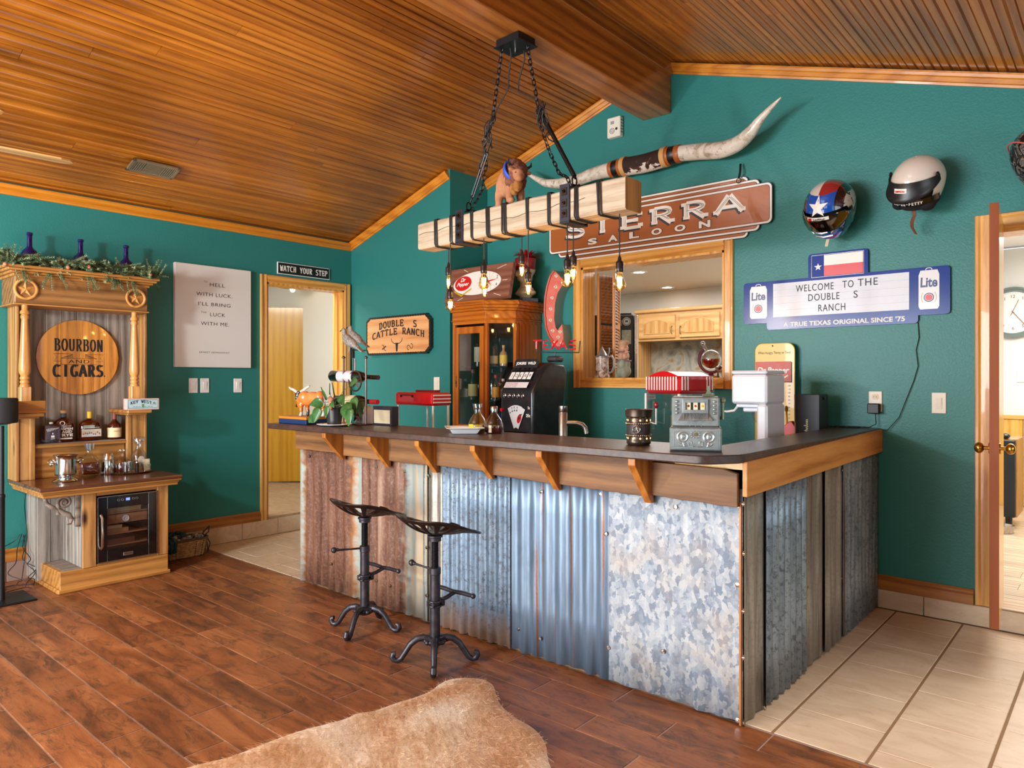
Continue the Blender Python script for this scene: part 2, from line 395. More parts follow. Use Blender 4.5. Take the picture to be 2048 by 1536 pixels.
def stone_tile(name, a, b, c3):
    t = NT(name); vec = t.coords((1, 2.5, 2.5)); n1 = t.noise(vec, 4, 6, 1.2, .6); n2 = t.noise(vec, 18, 5, .8, .7)
    c = t.ramp(n1, [(.3, a), (.6, b)]); c = t.mix(t.ramp(n2, [(.58, (0, 0, 0, 1)), (.75, (.5, .5, .5, 1))]), c, lin(c3))
    t.pset(Base_Color=c, Roughness=.38); t.bump(n2, .08, .001); return t.m
TILE = stone_tile('beige_stone_tile', 'cdb193', 'dcc4a8', '9c7a58')
GROUT_W = mat('plank_grout', 'a08a80', .9, bump=.3); GROUT_B = mat('tile_grout', '8d6d4c', .9, bump=.3)
def leather_top():
    t = NT('bar_top_leather_laminate'); vec = t.coords((6, 6, 6), rnd=False); n1 = t.noise(vec, 2.2, 5, 1.5); n2 = t.noise(vec, 26, 6, 2.5, .7)
    c = t.ramp(n1, [(.3, '33231e'), (.55, '4a332b'), (.8, '5f443a')]); t.pset(Base_Color=c, Roughness=.30); t.bump(n2, .35, .002); return t.m
BARTOP = leather_top()
def metal_sheet(name, kind):
    t = NT(name); ob = t.coords(rnd=True); st = t.coords((9, 9, .9)); gen = t.n('ShaderNodeTexCoord').outputs['Generated']
    nf = t.noise(ob, 60, 4, .3, .7); ns = t.noise(st, 2.0, 5, .8, .6); nb = t.noise(ob, 5, 4, .5); rough = .45; me = .55
    if kind == 'rust':
        c = t.ramp(ns, [(.3, '4a2e24'), (.5, '6e4838'), (.72, '8e6c58')]); c = t.mix(t.ramp(nf, [(.45, (0, 0, 0, 1)), (.75, (.45, .45, .45, 1))]), c, lin('b98a6c'))
        sp = t.n('ShaderNodeSeparateXYZ', None, Vector=gen); xe = t.math('ADD', sp.outputs[0], t.math('MULTIPLY', t.math('SUBTRACT', t.noise(t.coords((4, 4, 7)), 3, 4), .5), .22))
        edge = t.ramp(xe, [(.0, (1, 1, 1, 1)), (.07, (0, 0, 0, 1)), (.84, (0, 0, 0, 1)), (.93, (1, 1, 1, 1))])
        edge2 = t.ramp(xe, [(.0, (1, 1, 1, 1)), (.12, (0, 0, 0, 1)), (.76, (0, 0, 0, 1)), (.86, (1, 1, 1, 1))])
        c = t.mix(edge2, c, lin('b07a4e')); c = t.mix(edge, c, t.mix(nf, lin('8fa09c'), lin('b6c0b8')))
        me = .15; rough = .62
    elif kind == 'rust2':
        c = t.ramp(ns, [(.32, '523428'), (.5, '785242'), (.66, '987460'), (.8, 'b8a08c')]); c = t.mix(t.ramp(nf, [(.5, (0, 0, 0, 1)), (.8, (.5, .5, .5, 1))]), c, lin('c9a98a'))
        sp = t.n('ShaderNodeSeparateXYZ', None, Vector=gen); xe = t.math('ADD', sp.outputs[0], t.math('MULTIPLY', t.math('SUBTRACT', t.noise(t.coords((4, 4, 7)), 3, 4), .5), .3))
        c = t.mix(t.ramp(xe, [(.62, (0, 0, 0, 1)), (.74, (1, 1, 1, 1))]), c, t.mix(t.ramp(ns, [(.4, (0, 0, 0, 1)), (.6, (1, 1, 1, 1))]), lin('8d9a9a'), lin('b7a285')))
        me = .15; rough = .6
    elif kind == 'speck':
        c = t.ramp(ns, [(.3, '64788c'), (.6, '869bb0'), (.85, 'a3b3c4')]); sp = t.ramp(t.noise(ob, 42, 5, .4, .8), [(.5, (0, 0, 0, 1)), (.62, (.85, .85, .85, 1))])
        c = t.mix(sp, c, lin('55555a')); g = t.n('ShaderNodeSeparateXYZ', None, Vector=gen)
        lowm = t.ramp(t.math('ADD', g.outputs[2], t.math('MULTIPLY', ns, .22)), [(.12, (.9, .9, .9, 1)), (.3, (0, 0, 0, 1))]); c = t.mix(lowm, c, t.mix(nb, lin('a5663c'), lin('cdbba4')))
    elif kind == 'streak':
        c = t.ramp(ns, [(.3, '61758a'), (.6, '8297ad'), (.85, '9fb0c2')])
        sr = t.ramp(t.noise(t.coords((26, 1, .45)), 1.6, 3, .1), [(.62, (0, 0, 0, 1)), (.68, (.95, .95, .95, 1))]); c = t.mix(sr, c, t.mix(nf, lin('6a3222'), lin('b07650')))
    elif kind == 'spangle':
        vo = t.n('ShaderNodeTexVoronoi', None, Vector=t.n('ShaderNodeVectorMath', {'operation': 'ADD'}, _0=t.coords((34, 34, 22)), _1=t.n('ShaderNodeTexNoise', None, Vector=t.coords((30, 30, 30)), Scale=1.5, Detail=3.0).outputs[1]).outputs[0], Scale=1.6, Randomness=1.0); se = t.n('ShaderNodeSeparateXYZ', None, Vector=vo.outputs[1]); vv = t.math('ADD', t.math('MULTIPLY', se.outputs[0], .45), t.math('ADD', t.math('MULTIPLY', t.noise(ob, 26, 5, 1.2, .7), .55), t.math('MULTIPLY', t.math('SUBTRACT', ns, .5), .5)))
        c = t.ramp(vv, [(.30, '7a8798'), (.48, '9ca7b4'), (.72, 'bcc1c4')]); c = t.mix(t.ramp(nb, [(.5, (0, 0, 0, 1)), (.75, (.5, .5, .5, 1))]), c, lin('c2ab92'))
        rough = .62; me = .12
    elif kind == 'warm':
        c = t.ramp(ns, [(.3, '7a776e'), (.55, 'a3a098'), (.8, 'b8b5aa')]); c = t.mix(t.ramp(nf, [(.5, (0, 0, 0, 1)), (.75, (.5, .5, .5, 1))]), c, lin('5c5247'))
        sr = t.ramp(t.noise(t.coords((20, 20, .4)), 1.6, 3, .1), [(.62, (0, 0, 0, 1)), (.68, (.8, .8, .8, 1))]); c = t.mix(sr, c, lin('704634'))
    else:
        c = t.ramp(ns, [(.3, '6c7a86'), (.55, '90a0ac'), (.85, 'b0bcc4')]); c = t.mix(t.ramp(t.noise(ob, 42, 5, .4, .8), [(.5, (0, 0, 0, 1)), (.62, (.8, .8, .8, 1))]), c, lin('4c5156'))
    t.pset(Base_Color=c, Roughness=rough, Metallic=me); t.bump(nf, .2, .001); return t.m
RUST1 = metal_sheet('rusted_sheet', 'rust'); RUST2 = metal_sheet('rust_pale_sheet', 'rust2'); SPECK = metal_sheet('speckled_blue_sheet', 'speck')
STREAK = metal_sheet('rust_streaked_sheet', 'streak'); SPANG = metal_sheet('spangled_sheet', 'spangle'); WARM = metal_sheet('weathered_sheet', 'warm'); COOL = metal_sheet('dull_zinc_sheet', 'cool')
RAWP = wood('rough_cedar', '543618', '7c522e', '966c40', 'x', .6, 0, .16, sc=.8, bump=.35, knots=.5)
RAWPY = wood('smooth_cedar', '9a5c22', 'c58440', 'd89c58', 'y', .5, 0, .05, sc=.7, bump=.2, knots=.35)
BRKT = wood('bracket_pine', '8a4a14', 'b46c26', 'cc8638', 'z', .45, .1, .1)
BARN = wood('grey_barn_wood', '5e574f', '8d857c', 'b2aaa2', 'z', .8, 0, .2, sc=1.1, bump=.5, knots=.4)
BARNX = wood('grey_barn_wood_x', '5c5046', '85776c', 'a59a8f', 'x', .8, 0, .1, sc=1.1, bump=.5)
PINEZ = wood('stained_pine_z', '7a5024', 'aa7a42', 'c89a5c', 'z', .5, .1, .1, bump=.25, knots=.6)
PINEY = wood('stained_pine_x', '84531f', 'b07a3a', 'cc9450', 'x', .5, .1, .08, bump=.25, knots=.6)
MANTEL = wood('dark_mantel_wood', '5c3a1a', '8a5e30', 'a87a44', 'x', .5, .1, .05, bump=.3)
DKTOP = wood('walnut_top', '3c2012', '673a20', '87522e', 'x', .28, .4, .06, cc=.1)
POSTW = wood('turned_post_wood', 'a86f34', 'cf9550', 'e0ac68', 'z', .35, .3, .05)
DISC = wood('barrel_head_wood', '93591f', 'd18c3a', 'e8a853', 'z', .4, .2, .14, bump=.2, knots=.4)
CABW = wood('cherry_cabinet', '8c4208', 'b4600f', 'c8761e', 'z', .3, .4, .03, cc=.06)
CABX = wood('cherry_cabinet_x', '8c4208', 'b4600f', 'c8761e', 'x', .3, .4, .03, cc=.06)
SLABD = wood('golden_door_veneer', 'c48814', 'd69c24', 'e0aa3a', 'z', .3, .4, .02, sc=.8, bump=.05, cc=.1)
REDD = wood('red_door_edge', '6e2e02', '883e05', '96480a', 'z', .55, 0, .02, sc=.6, bump=.05)
PALEB = wood('pale_chandelier_timber', '9c8468', 'c6b298', 'd8c8b2', 'x', .65, 0, .02, sc=1.0, bump=.4, ring=.2, knots=.3)
ENDG = wood('timber_end_grain', '8e5f2c', 'c08a4c', 'd6a468', 'z', .6, 0, .02, sc=.6)
IRON = mat('cast_iron', '37343a', .42, .7, '4a474e', 30, bump=.2, bs=120)
IRONB = mat('bronzed_iron', '2f2622', .38, .75, '443832', 20, bump=.2, bs=90)
BLACKM = mat('black_metal', '17181c', .4, .3); BLACKP = mat('black_plastic', '121214', .45); BLACKG = mat('black_gloss', '08080a', .12, 0, coat=.5)
STEEL = mat('brushed_steel', 'b8b2aa', .25, 1); CHROME = mat('silver_plate', 'd2d0cc', .12, 1); NICKEL = mat('nickel', 'a8a29a', .3, 1)
BRASS = mat('brass', 'b88a3c', .22, 1); BRASSD = mat('antique_brass', '8a734c', .4, .8)
WHITE = mat('white_plastic', 'ecebe9', .35); WHITEG = mat('white_ceramic', 'eef0f2', .15, coat=.4); IVORY = mat('ivory_plastic', 'e8e2d2', .4)
CANV = mat('white_canvas', 'dedcd9', .75, bump=.15, bs=300); INK = mat('black_ink', '16161a', .55); WINK = mat('white_ink', 'f2f0ea', .5)
RED = mat('red_enamel', 'c8161c', .2, coat=.6); DRED = mat('dark_red', '8e1420', .3, coat=.3); CLEAR = thin('clear_glass', (248, 250, 250), .15)
AMBG = thin('amber_bulb_glass', (255, 226, 170), .12)
# ------------------------------------------------------------------ room shell
XA, YB, YS, XJ = -5.60, 4.58, 4.126, -4.258          # left wall, back wall, nearer left part of the back wall, jog
XR, YR = 2.2, -3.6
RX = -2.59                                            # ridge
def cz(x): return (2.60+(x-XA)*.329) if x <= RX else (2.60+(RX-XA)*.329-(x-RX)*.318)
P1 = dict(x0=-3.255, x1=-2.077, z0=1.335, z1=2.206)   # pass-through
D2 = dict(x0=-.56, x1=.26, z0=.115, z1=2.13)          # right doorway
D1 = dict(y0=3.246, y1=4.04, z0=.155, z1=2.17)        # left doorway
WT = .15
mb = MB()
def wb(x0, x1, z0, z1, y=YB, t=WT):                   # wall piece, top may follow the gable
    if z1 is None:
        xs = [x0]+([RX] if x0 < RX < x1 else [])+[x1]
        mb.prism([(x0, z0), (x1, z0)]+[(x, cz(x)+.06) for x in reversed(xs)], y, y+t)
    else: mb.box(x0, y, z0, x1, y+t, z1)
wb(XJ, P1['x0'], -.05, None); wb(P1['x0'], P1['x1'], -.05, P1['z0']); wb(P1['x0'], P1['x1'], P1['z1'], None)
wb(P1['x1'], D2['x0'], -.05, None); wb(D2['x0'], D2['x1'], -.05, D2['z0']-.02); wb(D2['x0'], D2['x1'], D2['z1'], None); wb(D2['x1'], XR+.1, -.05, None)
mb.prism([(XA, -.05), (XJ, -.05), (XJ, cz(XJ)+.06), (XA, cz(XA)+.06)], YS, YB+WT)
struct('wall_back', mb, TEAL)
mb = MB()
for (y0, y1, z0, z1) in ((YR, D1['y0'], -.05, 2.66), (D1['y0'], D1['y1'], -.05, D1['z0']-.02), (D1['y0'], D1['y1'], D1['z1'], 2.66), (D1['y1'], YS, -.05, 2.66)):
    mb.box(XA-.14, y0, z0, XA, y1, z1)
struct('wall_left', mb, TEAL)
mb = MB()                                             # wall behind the camera with two window openings
def wf(x0, x1, z0, z1):
    mb.prism([(x0, z0), (x1, z0), (x1, z1 if z1 else cz(x1)+.06)]+([(RX, cz(RX)+.06)] if (not z1 and x0 < RX < x1) else [])+[(x0, z1 if z1 else cz(x0)+.06)], YR-.12, YR)
wf(XA-.1, -4.6, -.05, None); wf(-4.6, -1.8, -.05, .75); wf(-4.6, -1.8, 2.45, None); wf(-1.8, -1.0, -.05, None); wf(-1.0, 1.4, -.05, .75); wf(-1.0, 1.4, 2.35, None); wf(1.4, XR+.1, -.05, None)
struct('wall_front', mb, TEAL)
for i, (x0, x1, z1) in enumerate(((-4.6, -1.8, 2.45), (-1.0, 1.4, 2.35))):
    mb = MB()
    for a, b in ((x0, x0+.06), (x1-.06, x1), ((x0+x1)/2-.03, (x0+x1)/2+.03)): mb.box(a, YR-.08, .75, b, YR-.02, z1)
    mb.box(x0, YR-.08, .75, x1, YR-.02, .81); mb.box(x0, YR-.08, z1-.06, x1, YR-.02, z1)
    struct('window_%d' % (i+2), mb, WHITE)
mb = MB(); mb.box(XR, YR, -.05, XR+.12, .3, 2.2); mb.box(XR, .3, -.05, XR+.12, 2.4, .8); mb.box(XR, 2.4, -.05, XR+.12, YB, 2.2); struct('wall_right', mb, TEAL)
# ------- floor
mb = MB(); mb.box(XA, YR, -.06, XR, 2.68, -.0025, mi=0); mb.box(XA, 2.68, -.06, XR, YB, -.0025, mi=1)
fl = struct('floor', mb, [GROUT_W, GROUT_B])
def tile_mesh(name, L, W, m, b): q = MB(); q.box(0, 0, -.02, L, W, 0, b); return mesh(name, q, m)
random.seed(3)
me_full = tile_mesh('plank_tile', .599, .1485, PLANK, .0018)
npl = 0; far = MB()
for r in range(-15, 18):
    y = .078+r*.1525
    if y > 2.6: break
    off = (r % 2)*.305+.02*(r % 3)
    x = XA-.605+(off+.33) % .605
    while x < XR-.3:
        x0 = max(x, XA+.004); full = x0 == x
        if y > -1.0 and x < .9 and npl < 295:
            me = me_full if full else tile_mesh('plank_tile', x+.599-x0, .1485, PLANK, .0018)
            if x+.599-x0 > .03:
                o = link('plank_tile', me, fl, (x0, y, random.uniform(-.0004, .0004))); npl += 1
        elif x+.599-x0 > .03: far.box(x0, y, -.02, x+.599, y+.1485, 0, .0018)
        x += .605
o = part('plank_tiles_far', far, PLANK, fl, kind='stuff')
me_t = tile_mesh('stone_tile', .318, .3235, TILE, .002)
for c in range(-15, 9):
    x = -1.022+c*.3285
    off = 0 if c % 2 == 0 else .16
    for r in range(-1, 7):
        y0 = 2.682+(r-.0)*.328-off*0+(.275-.328)*(c % 2 == 0)-.21*(c % 2 == 1); y1 = y0+.3235
        y0c = max(y0, 2.684); y1c = min(y1, YB-.03)
        if y1c-y0c < .02 or x+.318 < XA+.03 or x > XR-.4: continue
        if x < XA+.013: link('stone_tile', tile_mesh('stone_tile', x+.318-XA-.013, y1c-y0c, TILE, .002), fl, (XA+.013, y0c, 0))
        elif y0c == y0 and y1c == y1: link('stone_tile', me_t, fl, (x, y0, 0))
        else: link('stone_tile', tile_mesh('stone_tile', .318, y1c-y0c, TILE, .002), fl, (x, y0c, 0))
# ------- ceiling boards
mb = MB(); mb.prism([(XA-.1, cz(XA-.1)+.045), (RX, cz(RX)+.045), (XR+.1, cz(XR+.1)+.045), (XR+.1, cz(XR+.1)+.15), (RX, cz(RX)+.15), (XA-.1, cz(XA-.1)+.15)], YR-.1, YB+WT)
ce = struct('ceiling', mb, mat('dark_groove', '2a1206', .8))
random.seed(11)
prof = [(0, .008), (.0035, 0), (.039, 0), (.0425, .005), (.046, .0005), (.0495, .005), (.053, 0), (.0845, 0), (.088, .008), (.088, .014), (0, .014)]
def boards(xa, xb, n):
    L = math.hypot(xb-xa, cz(xb)-cz(xa)); ux, uz = (xb-xa)/L, (cz(xb)-cz(xa))/L
    nx, nz = -uz, ux
    if nz < 0: nx, nz = -nx, -nz
    k = 0; cnt = 0
    while (k+1)*.0886 < L+.02:
        s0 = k*.0886; pts = []
        for (a, h) in prof: pts.append((xa+ux*(s0+a)+nx*(h+.030), cz(xa)+uz*(s0+a)+nz*(h+.030)))
        ys = [YB-.004]; y = YB-random.uniform(.3, 4.4)
        while y > YR+.5: ys.append(y); y -= random.uniform(2.4, 4.6)
        ys.append(YR)
        for a, b in zip(ys, ys[1:]):
            q = MB(); q.prism(pts, b+.0012, a-.0012); part('ceiling_board', q, CEIL, ce); cnt += 1
        k += 1
    return cnt
boards(XA+.0, RX-.10, 0); boards(RX+.10, XR, 0)
# ridge beam
mb = MB(); mb.box(-2.704, YR, 3.225, -2.477, YB-.002, cz(RX)+.1, .006)
struct('trim_1', mb, BEAMW)
mb = MB(); mb.box(-2.482, YR, cz(-2.45)-.055, -2.455, YB-.01, cz(-2.45)+.05, .004); struct('trim_2', mb, BEAMW)
# crown mouldings
def crown(name, p0, p1, out, up, m):                 # runs p0->p1, profile leans from wall (out) upwards (up)
    p0, p1, out, up = V(p0), V(p1), V(out), V(up); pr = [(0, 0), (.008, 0), (.012, .012), (.020, .016), (.030, .036), (.036, .042), (.042, .056), (.042, .066), (0, .066)]
    vs = [p+out*a+up*b for p in (p0, p1) for a, b in pr]; n = len(pr)
    q = MB(); q.add(vs, [list(range(n)), list(range(2*n-1, n-1, -1))]+[[i, (i+1) % n, n+(i+1) % n, n+i] for i in range(n)]); struct(name, q, m)
nl = V((-.3125, 0, .95)); nr = V((.303, 0, .953))
crown('trim_3', (XA, YR, 2.55), (XA, YS, 2.55), (1, 0, 0), (0, 0, 1), CROWN)
crown('trim_4', (XA, YS, 2.55), (XJ, YS, cz(XJ)-.05), (0, -1, 0), nl, CROWNX)
crown('trim_5', (XJ, YB, cz(XJ)-.05), (-2.704, YB, cz(-2.704)-.05), (0, -1, 0), nl, CROWNX)
crown('trim_6', (-2.477, YB, cz(-2.477)-.05), (XR, YB, cz(XR)-.05), (0, -1, 0), nr, CROWNX)
# ------- base tiles and wooden baseboards
def base_run(name, a, b, fixed, axis, zt, skip=()):
    g = sgroup(name); p = a
    segs = []
    while p < b-.01:
        e = min(p+.33, b); segs.append((p, e)); p = e
    for (s, e) in segs:
        q = MB()
        if axis == 'x': q.box(s+.0025, fixed-.012, .001, e-.0025, fixed, zt, .0015)
        else: q.box(fixed, s+.0025, .001, fixed+.012, e-.0025, zt, .0015)
        part('base_tile', q, TILE if fixed > 0 or s > 2.2 else mat('shaded_base_tile', '8d7468', .5), g)  # wood-look tile left of the hutch, its shade put into the colour
    return g
gb = base_run('baseboard_back', -4.19, XR, YB, 'x', .108)
def board(parent, a, b, fixed, axis, z0, z1, m):
    q = MB()
    pr = [(0, z0), (.018, z0), (.018, z1-.03), (.013, z1-.022), (.013, z1-.01), (.006, z1), (0, z1)]
    if axis == 'x': q.prism([(fixed-o_, z) for o_, z in pr], a, b, 'x')
    else: q.prism([(fixed+o_, z) for o_, z in pr], a, b, 'y')
    part('wood_board', q, m, parent)
board(gb, P1['x1'], D2['x0']-.09, YB, 'x', .108, .192, BASEX); board(gb, D2['x1']+.09, XR, YB, 'x', .108, .192, BASEX)
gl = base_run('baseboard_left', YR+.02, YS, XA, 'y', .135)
board(gl, YR, D1['y0']-.06, XA, 'y', .135, .217, BASEY)
# ------- casings
def casing_x(name, x0, x1, z0, z1, sill, mz, mx, wd=.066, proud=.02, y=YB, depth=WT):   # opening in the back wall
    g = sgroup(name)
    def stile(a, b, za, zb, flip):
        q = MB()
        pr = [(0, 0), (wd, 0), (wd, -.010), (wd*.86, -.018), (wd*.5, -.013), (wd*.32, -.013), (wd*.2, -proud), (.004, -proud), (0, -.014)]
        pts = [((a+o_) if not flip else (b-o_), y+d_) for o_, d_ in pr]
        q.prism(pts, za, zb, 'z'); part('casing', q, mz, g, True, 30)
    stile(x0-wd, x0, z0-(wd if sill else 0), z1+wd, False); stile(x1, x1+wd, z0-(wd if sill else 0), z1+wd, True)
    def rail(za, up):
        q = MB(); pr = [(0, 0), (wd, 0), (wd, -.014), (wd*.96, -proud), (wd*.8, -proud), (wd*.68, -.013), (wd*.5, -.013), (wd*.14, -.018), (0, -.010)]
        q.prism([(y+d_, (za+o_) if up else (za-o_)) for o_, d_ in pr], x0, x1, 'x'); part('casing', q, mx, g, True, 30)
    rail(z1, True)
    if sill: rail(z0, False)
    q = MB(); t = .016
    q.box(x0-.001, y-.004, z0, x0+t, y+depth+.01, z1); q.box(x1-t, y-.004, z0, x1+.001, y+depth+.01, z1); q.box(x0, y-.004, z1-t, x1, y+depth+.01, z1+.001)
    if sill: q.box(x0, y-.012, z0-.001, x1, y+depth+.03, z0+.012, .003)
    part('jamb', q, mz, g); return g
w1 = casing_x('window_1', P1['x0'], P1['x1'], P1['z0'], P1['z1'], True, OAKZ, OAKX)
d2 = casing_x('door_2', D2['x0'], D2['x1'], D2['z0'], D2['z1'], False, OAKZ, OAKX, wd=.085)
# open narrow leaf of the right doorway
a0 = V((-.533, 4.565)); a1 = V((-.486, 3.985)); dd = (a1-a0).normalized(); nn = V((-dd.y, dd.x))
ang = math.atan2(dd.y, dd.x)
lf = bpy.data.objects.new('door_leaf', None); COL.objects.link(lf); lf.parent = d2; lf.location = (a0.x, a0.y, 0); lf.rotation_euler = (0, 0, ang)
q = MB(); q.box(0, -.018, .17, .582, .018, 2.155, .002, mi=0); q.box(.5825, -.019, .17, .5845, .019, 2.155, mi=1); part('leaf_slab', q, [SLABD, REDD], lf)
for sgn in (1, -1):
    q = MB(); q.cyl((.53, sgn*.018, 1.008), (.53, sgn*.024, 1.008), .026, n=20); q.cyl((.53, sgn*.024, 1.008), (.53, sgn*.045, 1.008), .009)
    q.sph((.53, sgn*.062, 1.008), (.026, .021, .026)); part('knob', q, BRASS, lf, True)
# left doorway casing (opening in the left wall)
g1 = sgroup('door_1'); wd = .062
def stileA(a, b, za, zb, flip):
    q = MB(); pr = [(0, 0), (wd, 0), (wd, .010), (wd*.86, .018), (wd*.5, .013), (wd*.3, .020), (.004, .020), (0, .014)]
    q.prism([(XA+d_, (a+o_) if not flip else (b-o_)) for o_, d_ in pr], za, zb, 'z'); part('casing', q, OAKZ, g1, True, 30)
y0, y1 = D1['y0'], D1['y1']
stileA(y0-wd, y0, .135, D1['z1']+wd, False); stileA(y1, y1+wd, .135, D1['z1']+wd, True)
q = MB(); pr = [(0, 0), (wd, 0), (wd, .014), (wd*.9, .020), (wd*.7, .020), (wd*.5, .013), (wd*.14, .018), (0, .010)]
q.prism([(XA+d_, D1['z1']+o_) for o_, d_ in pr], y0, y1, 'y'); part('casing', q, OAKY, g1, True, 30)
q = MB(); q.box(XA-.15, y0-.001, D1['z0'], XA+.003, y0+.016, D1['z1']); q.box(XA-.15, y1-.016, D1['z0'], XA+.003, y1+.001, D1['z1']); q.box(XA-.15, y0, D1['z1']-.016, XA+.003, y1, D1['z1']+.001)
q.box(XA-.10, y1-.035, D1['z0'], XA-.06, y1-.016, D1['z1']-.016); part('jamb', q, OAKZ, g1)
# ------- hall behind the left doorway
mb = MB(); mb.box(-8.6, 2.2, D1['z0']-.03, XA, 5.2, D1['z0']); struct('floor_hall', mb, stone_tile('hall_tile', '9a7f66', 'b79c80', '6c5140'))
mb = MB(); mb.box(-8.3, 2.2, .1, -8.2, 5.2, 2.55); struct('wall_hall_far', mb, WW)
mb = MB(); mb.box(-8.3, 4.62, .1, XA-.14, 4.72, 2.55); struct('wall_hall_right', mb, WW)
mb = MB(); mb.box(-8.3, 2.2, .1, XA-.14, 2.3, 2.55); struct('wall_hall_left', mb, WW)
mb = MB(); mb.box(-8.3, 2.2, 2.5, XA-.14, 5.2, 2.6); struct('ceiling_hall', mb, WW)
# ------- kitchen behind the pass-through
mb = MB(); mb.box(-7.0, 8.0, 0, -1.0, 8.1, 2.5); struct('wall_kitchen_far', mb, WW)
mb = MB(); mb.box(-7.1, 4.9, 0, -7.0, 8.1, 2.5); struct('wall_kitchen_left', mb, WW)
mb = MB(); mb.box(-1.45, YB+WT, 0, -1.35, 8.1, 2.7); struct('wall_kitchen_right', mb, WW)
mb = MB(); mb.box(-7.1, YB+WT, 2.44, -1.35, 8.1, 2.54); struct('ceiling_kitchen', mb, KC)
mb = MB(); mb.box(-7.1, YB+WT, .05, -1.35, 8.1, .12); struct('floor_kitchen', mb, TILE)
# ------- room behind the right doorway
mb = MB(); mb.box(-1.35, 8.4, 0, 2.2, 8.5, 2.6); struct('wall_side_far', mb, WW)
mb = MB(); mb.box(1.6, YB+WT, 0, 1.7, 8.5, 2.7); struct('wall_side_right', mb, WW)
mb = MB(); mb.box(-1.35, YB+WT, 2.62, 1.7, 8.5, 2.7); struct('ceiling_side', mb, WW)
LW = wood('pale_plank_floor', 'a08468', 'c4ab92', 'dccab4', 'x', .35, .1, .12, bump=.1)
mb = MB(); mb.box(-1.35, YB-.01, .05, 1.7, 8.5, .112); fs = struct('floor_side', mb, mat('floor_joint', '8a745e', .8))
random.seed(5)
for r in range(0, 25):
    y = YB-.004+r*.155; x = -1.35+random.uniform(-.9, 0)
    while x < 1.6:
        q = MB(); q.box(max(x, -1.34), y, .10, min(x+.898, 1.6), y+.153, .116, .001)
        if x+.898 > -1.2: part('floor_plank', q, LW, fs)
        x += .9
WP = wood('wainscot_pine', 'b98734', 'd9a950', 'e8bf6c', 'z', .4, .2, .08)
g = sgroup('wall_wainscot')
for i in range(15):
    q = MB(); x = -1.3+i*.17; q.box(x, 8.372, .12, x+.166, 8.398, .95, .004); part('wainscot_board', q, WP, g)
q = MB(); q.box(-1.34, 8.36, .95, 1.6, 8.398, .99, .006); part('chair_rail', q, OAKX, g)
# ------------------------------------------------------------------ the bar
BX0, BX1, BY = -4.155, -1.134, 2.665
bar = thing('bar_counter', 'L-shaped bar clad in corrugated metal sheets with cedar trim and dark leather-look top', 'bar', (0, 0, 0))
q = MB(); q.box(BX0+.01, BY+.012, 0, BX1-.02, BY+.10, 1.012); q.box(BX1-.10, BY+.012, 0, BX1-.02, YB-.015, 1.012); part('frame_wall', q, mat('bar_framing', '8a6236', .7), bar)
def corr(name, a, b, axis, fixed, m, z0=.012, z1=.93, pitch=.0675, amp=.008, seed=0, ph=0, step=6, label=None):
    n = int((b-a)/pitch*step)+1; vs = []; nz = 5; rnd = random.Random(seed)
    jit = [rnd.uniform(-.010, .006) for _ in range(n+1)]
    for k in range(nz):
        for i in range(n+1):
            t = a+(b-a)*i/n; d = amp*math.cos(2*PI*(t-a)/pitch+ph)+.0006*rnd.uniform(-1, 1)
            z = z0+(z1-z0)*k/(nz-1)+(jit[i//3*3 if i//3*3 <= n else n]*.7 if k == 0 else 0)
            z = max(z, .004)
            vs.append((t, fixed-amp-d, z) if axis == 'x' else (fixed+amp+d, t, z))
    N = n+1; fs = [[k*N+i, k*N+i+1, (k+1)*N+i+1, (k+1)*N+i] for k in range(nz-1) for i in range(n)]
    q = MB(); q.add(vs, fs)
    def so(o): s_ = o.modifiers.new('s', 'SOLIDIFY'); s_.thickness = .0012; s_.offset = 0
    return part('metal_sheet', q, m, bar, True, 60, label=label, mods=so)
bx = lambda px: ay(px, 1200, BY-.01).x
X = [BX0, bx(727), bx(856), bx(891), bx(1024), bx(1223), BX1+.004]
corr('s', X[0], X[1], 'x', BY, RUST1, seed=1, pitch=.082, amp=.006, label='rusty brown sheet at the far left end')
corr('s', X[1]-.01, X[2], 'x', BY-.004, RUST2, seed=2, pitch=.082, amp=.006, label='rusty brown and grey sheet')
corr('s', X[2]-.03, X[3]+.01, 'x', BY-.001, WARM, seed=3, label='narrow weathered grey strip')
corr('s', X[3]-.01, X[4], 'x', BY-.005, SPECK, seed=4, amp=.010, label='blue-grey sheet with dark speckles')
corr('s', X[4]-.01, X[5], 'x', BY-.001, STREAK, seed=5, pitch=.077, amp=.008, label='blue-grey sheet with rust streaks')
corr('s', X[5]-.012, X[6], 'x', BY-.004, SPANG, seed=6, pitch=.105, amp=.0045, z1=.91, label='pale spangled galvanised sheet')
sy = lambda px: ax(px, 1200, BX1).y
Y = [BY-.012, sy(1521), sy(1602), sy(1643), sy(1680), YB-.035]
corr('s', Y[0], Y[1]+.03, 'y', BX1+.001, WARM, seed=7, amp=.005, pitch=.09)
corr('s', Y[1], Y[2]+.03, 'y', BX1+.003, COOL, seed=8, amp=.010)
corr('s', Y[2], Y[3]+.03, 'y', BX1, WARM, seed=9, amp=.005, pitch=.12)
corr('s', Y[3], Y[4]+.03, 'y', BX1+.004, WARM, seed=10, amp=.006, pitch=.08)
corr('s', Y[4], Y[5], 'y', BX1+.001, COOL, seed=11, amp=.007)
q = MB(); q.box(BX1-.006, BY-.022, .004, BX1+.001, BY-.004, .86); part('corner_strip', q, BRKT, bar)
sm = MB(); sm.lathe([(.0095, 0), (.0095, .0015), (.0055, .002), (.0055, .0055), (.003, .006), (0, .006)], 10); sme = mesh('screw', sm, CHROME, True)
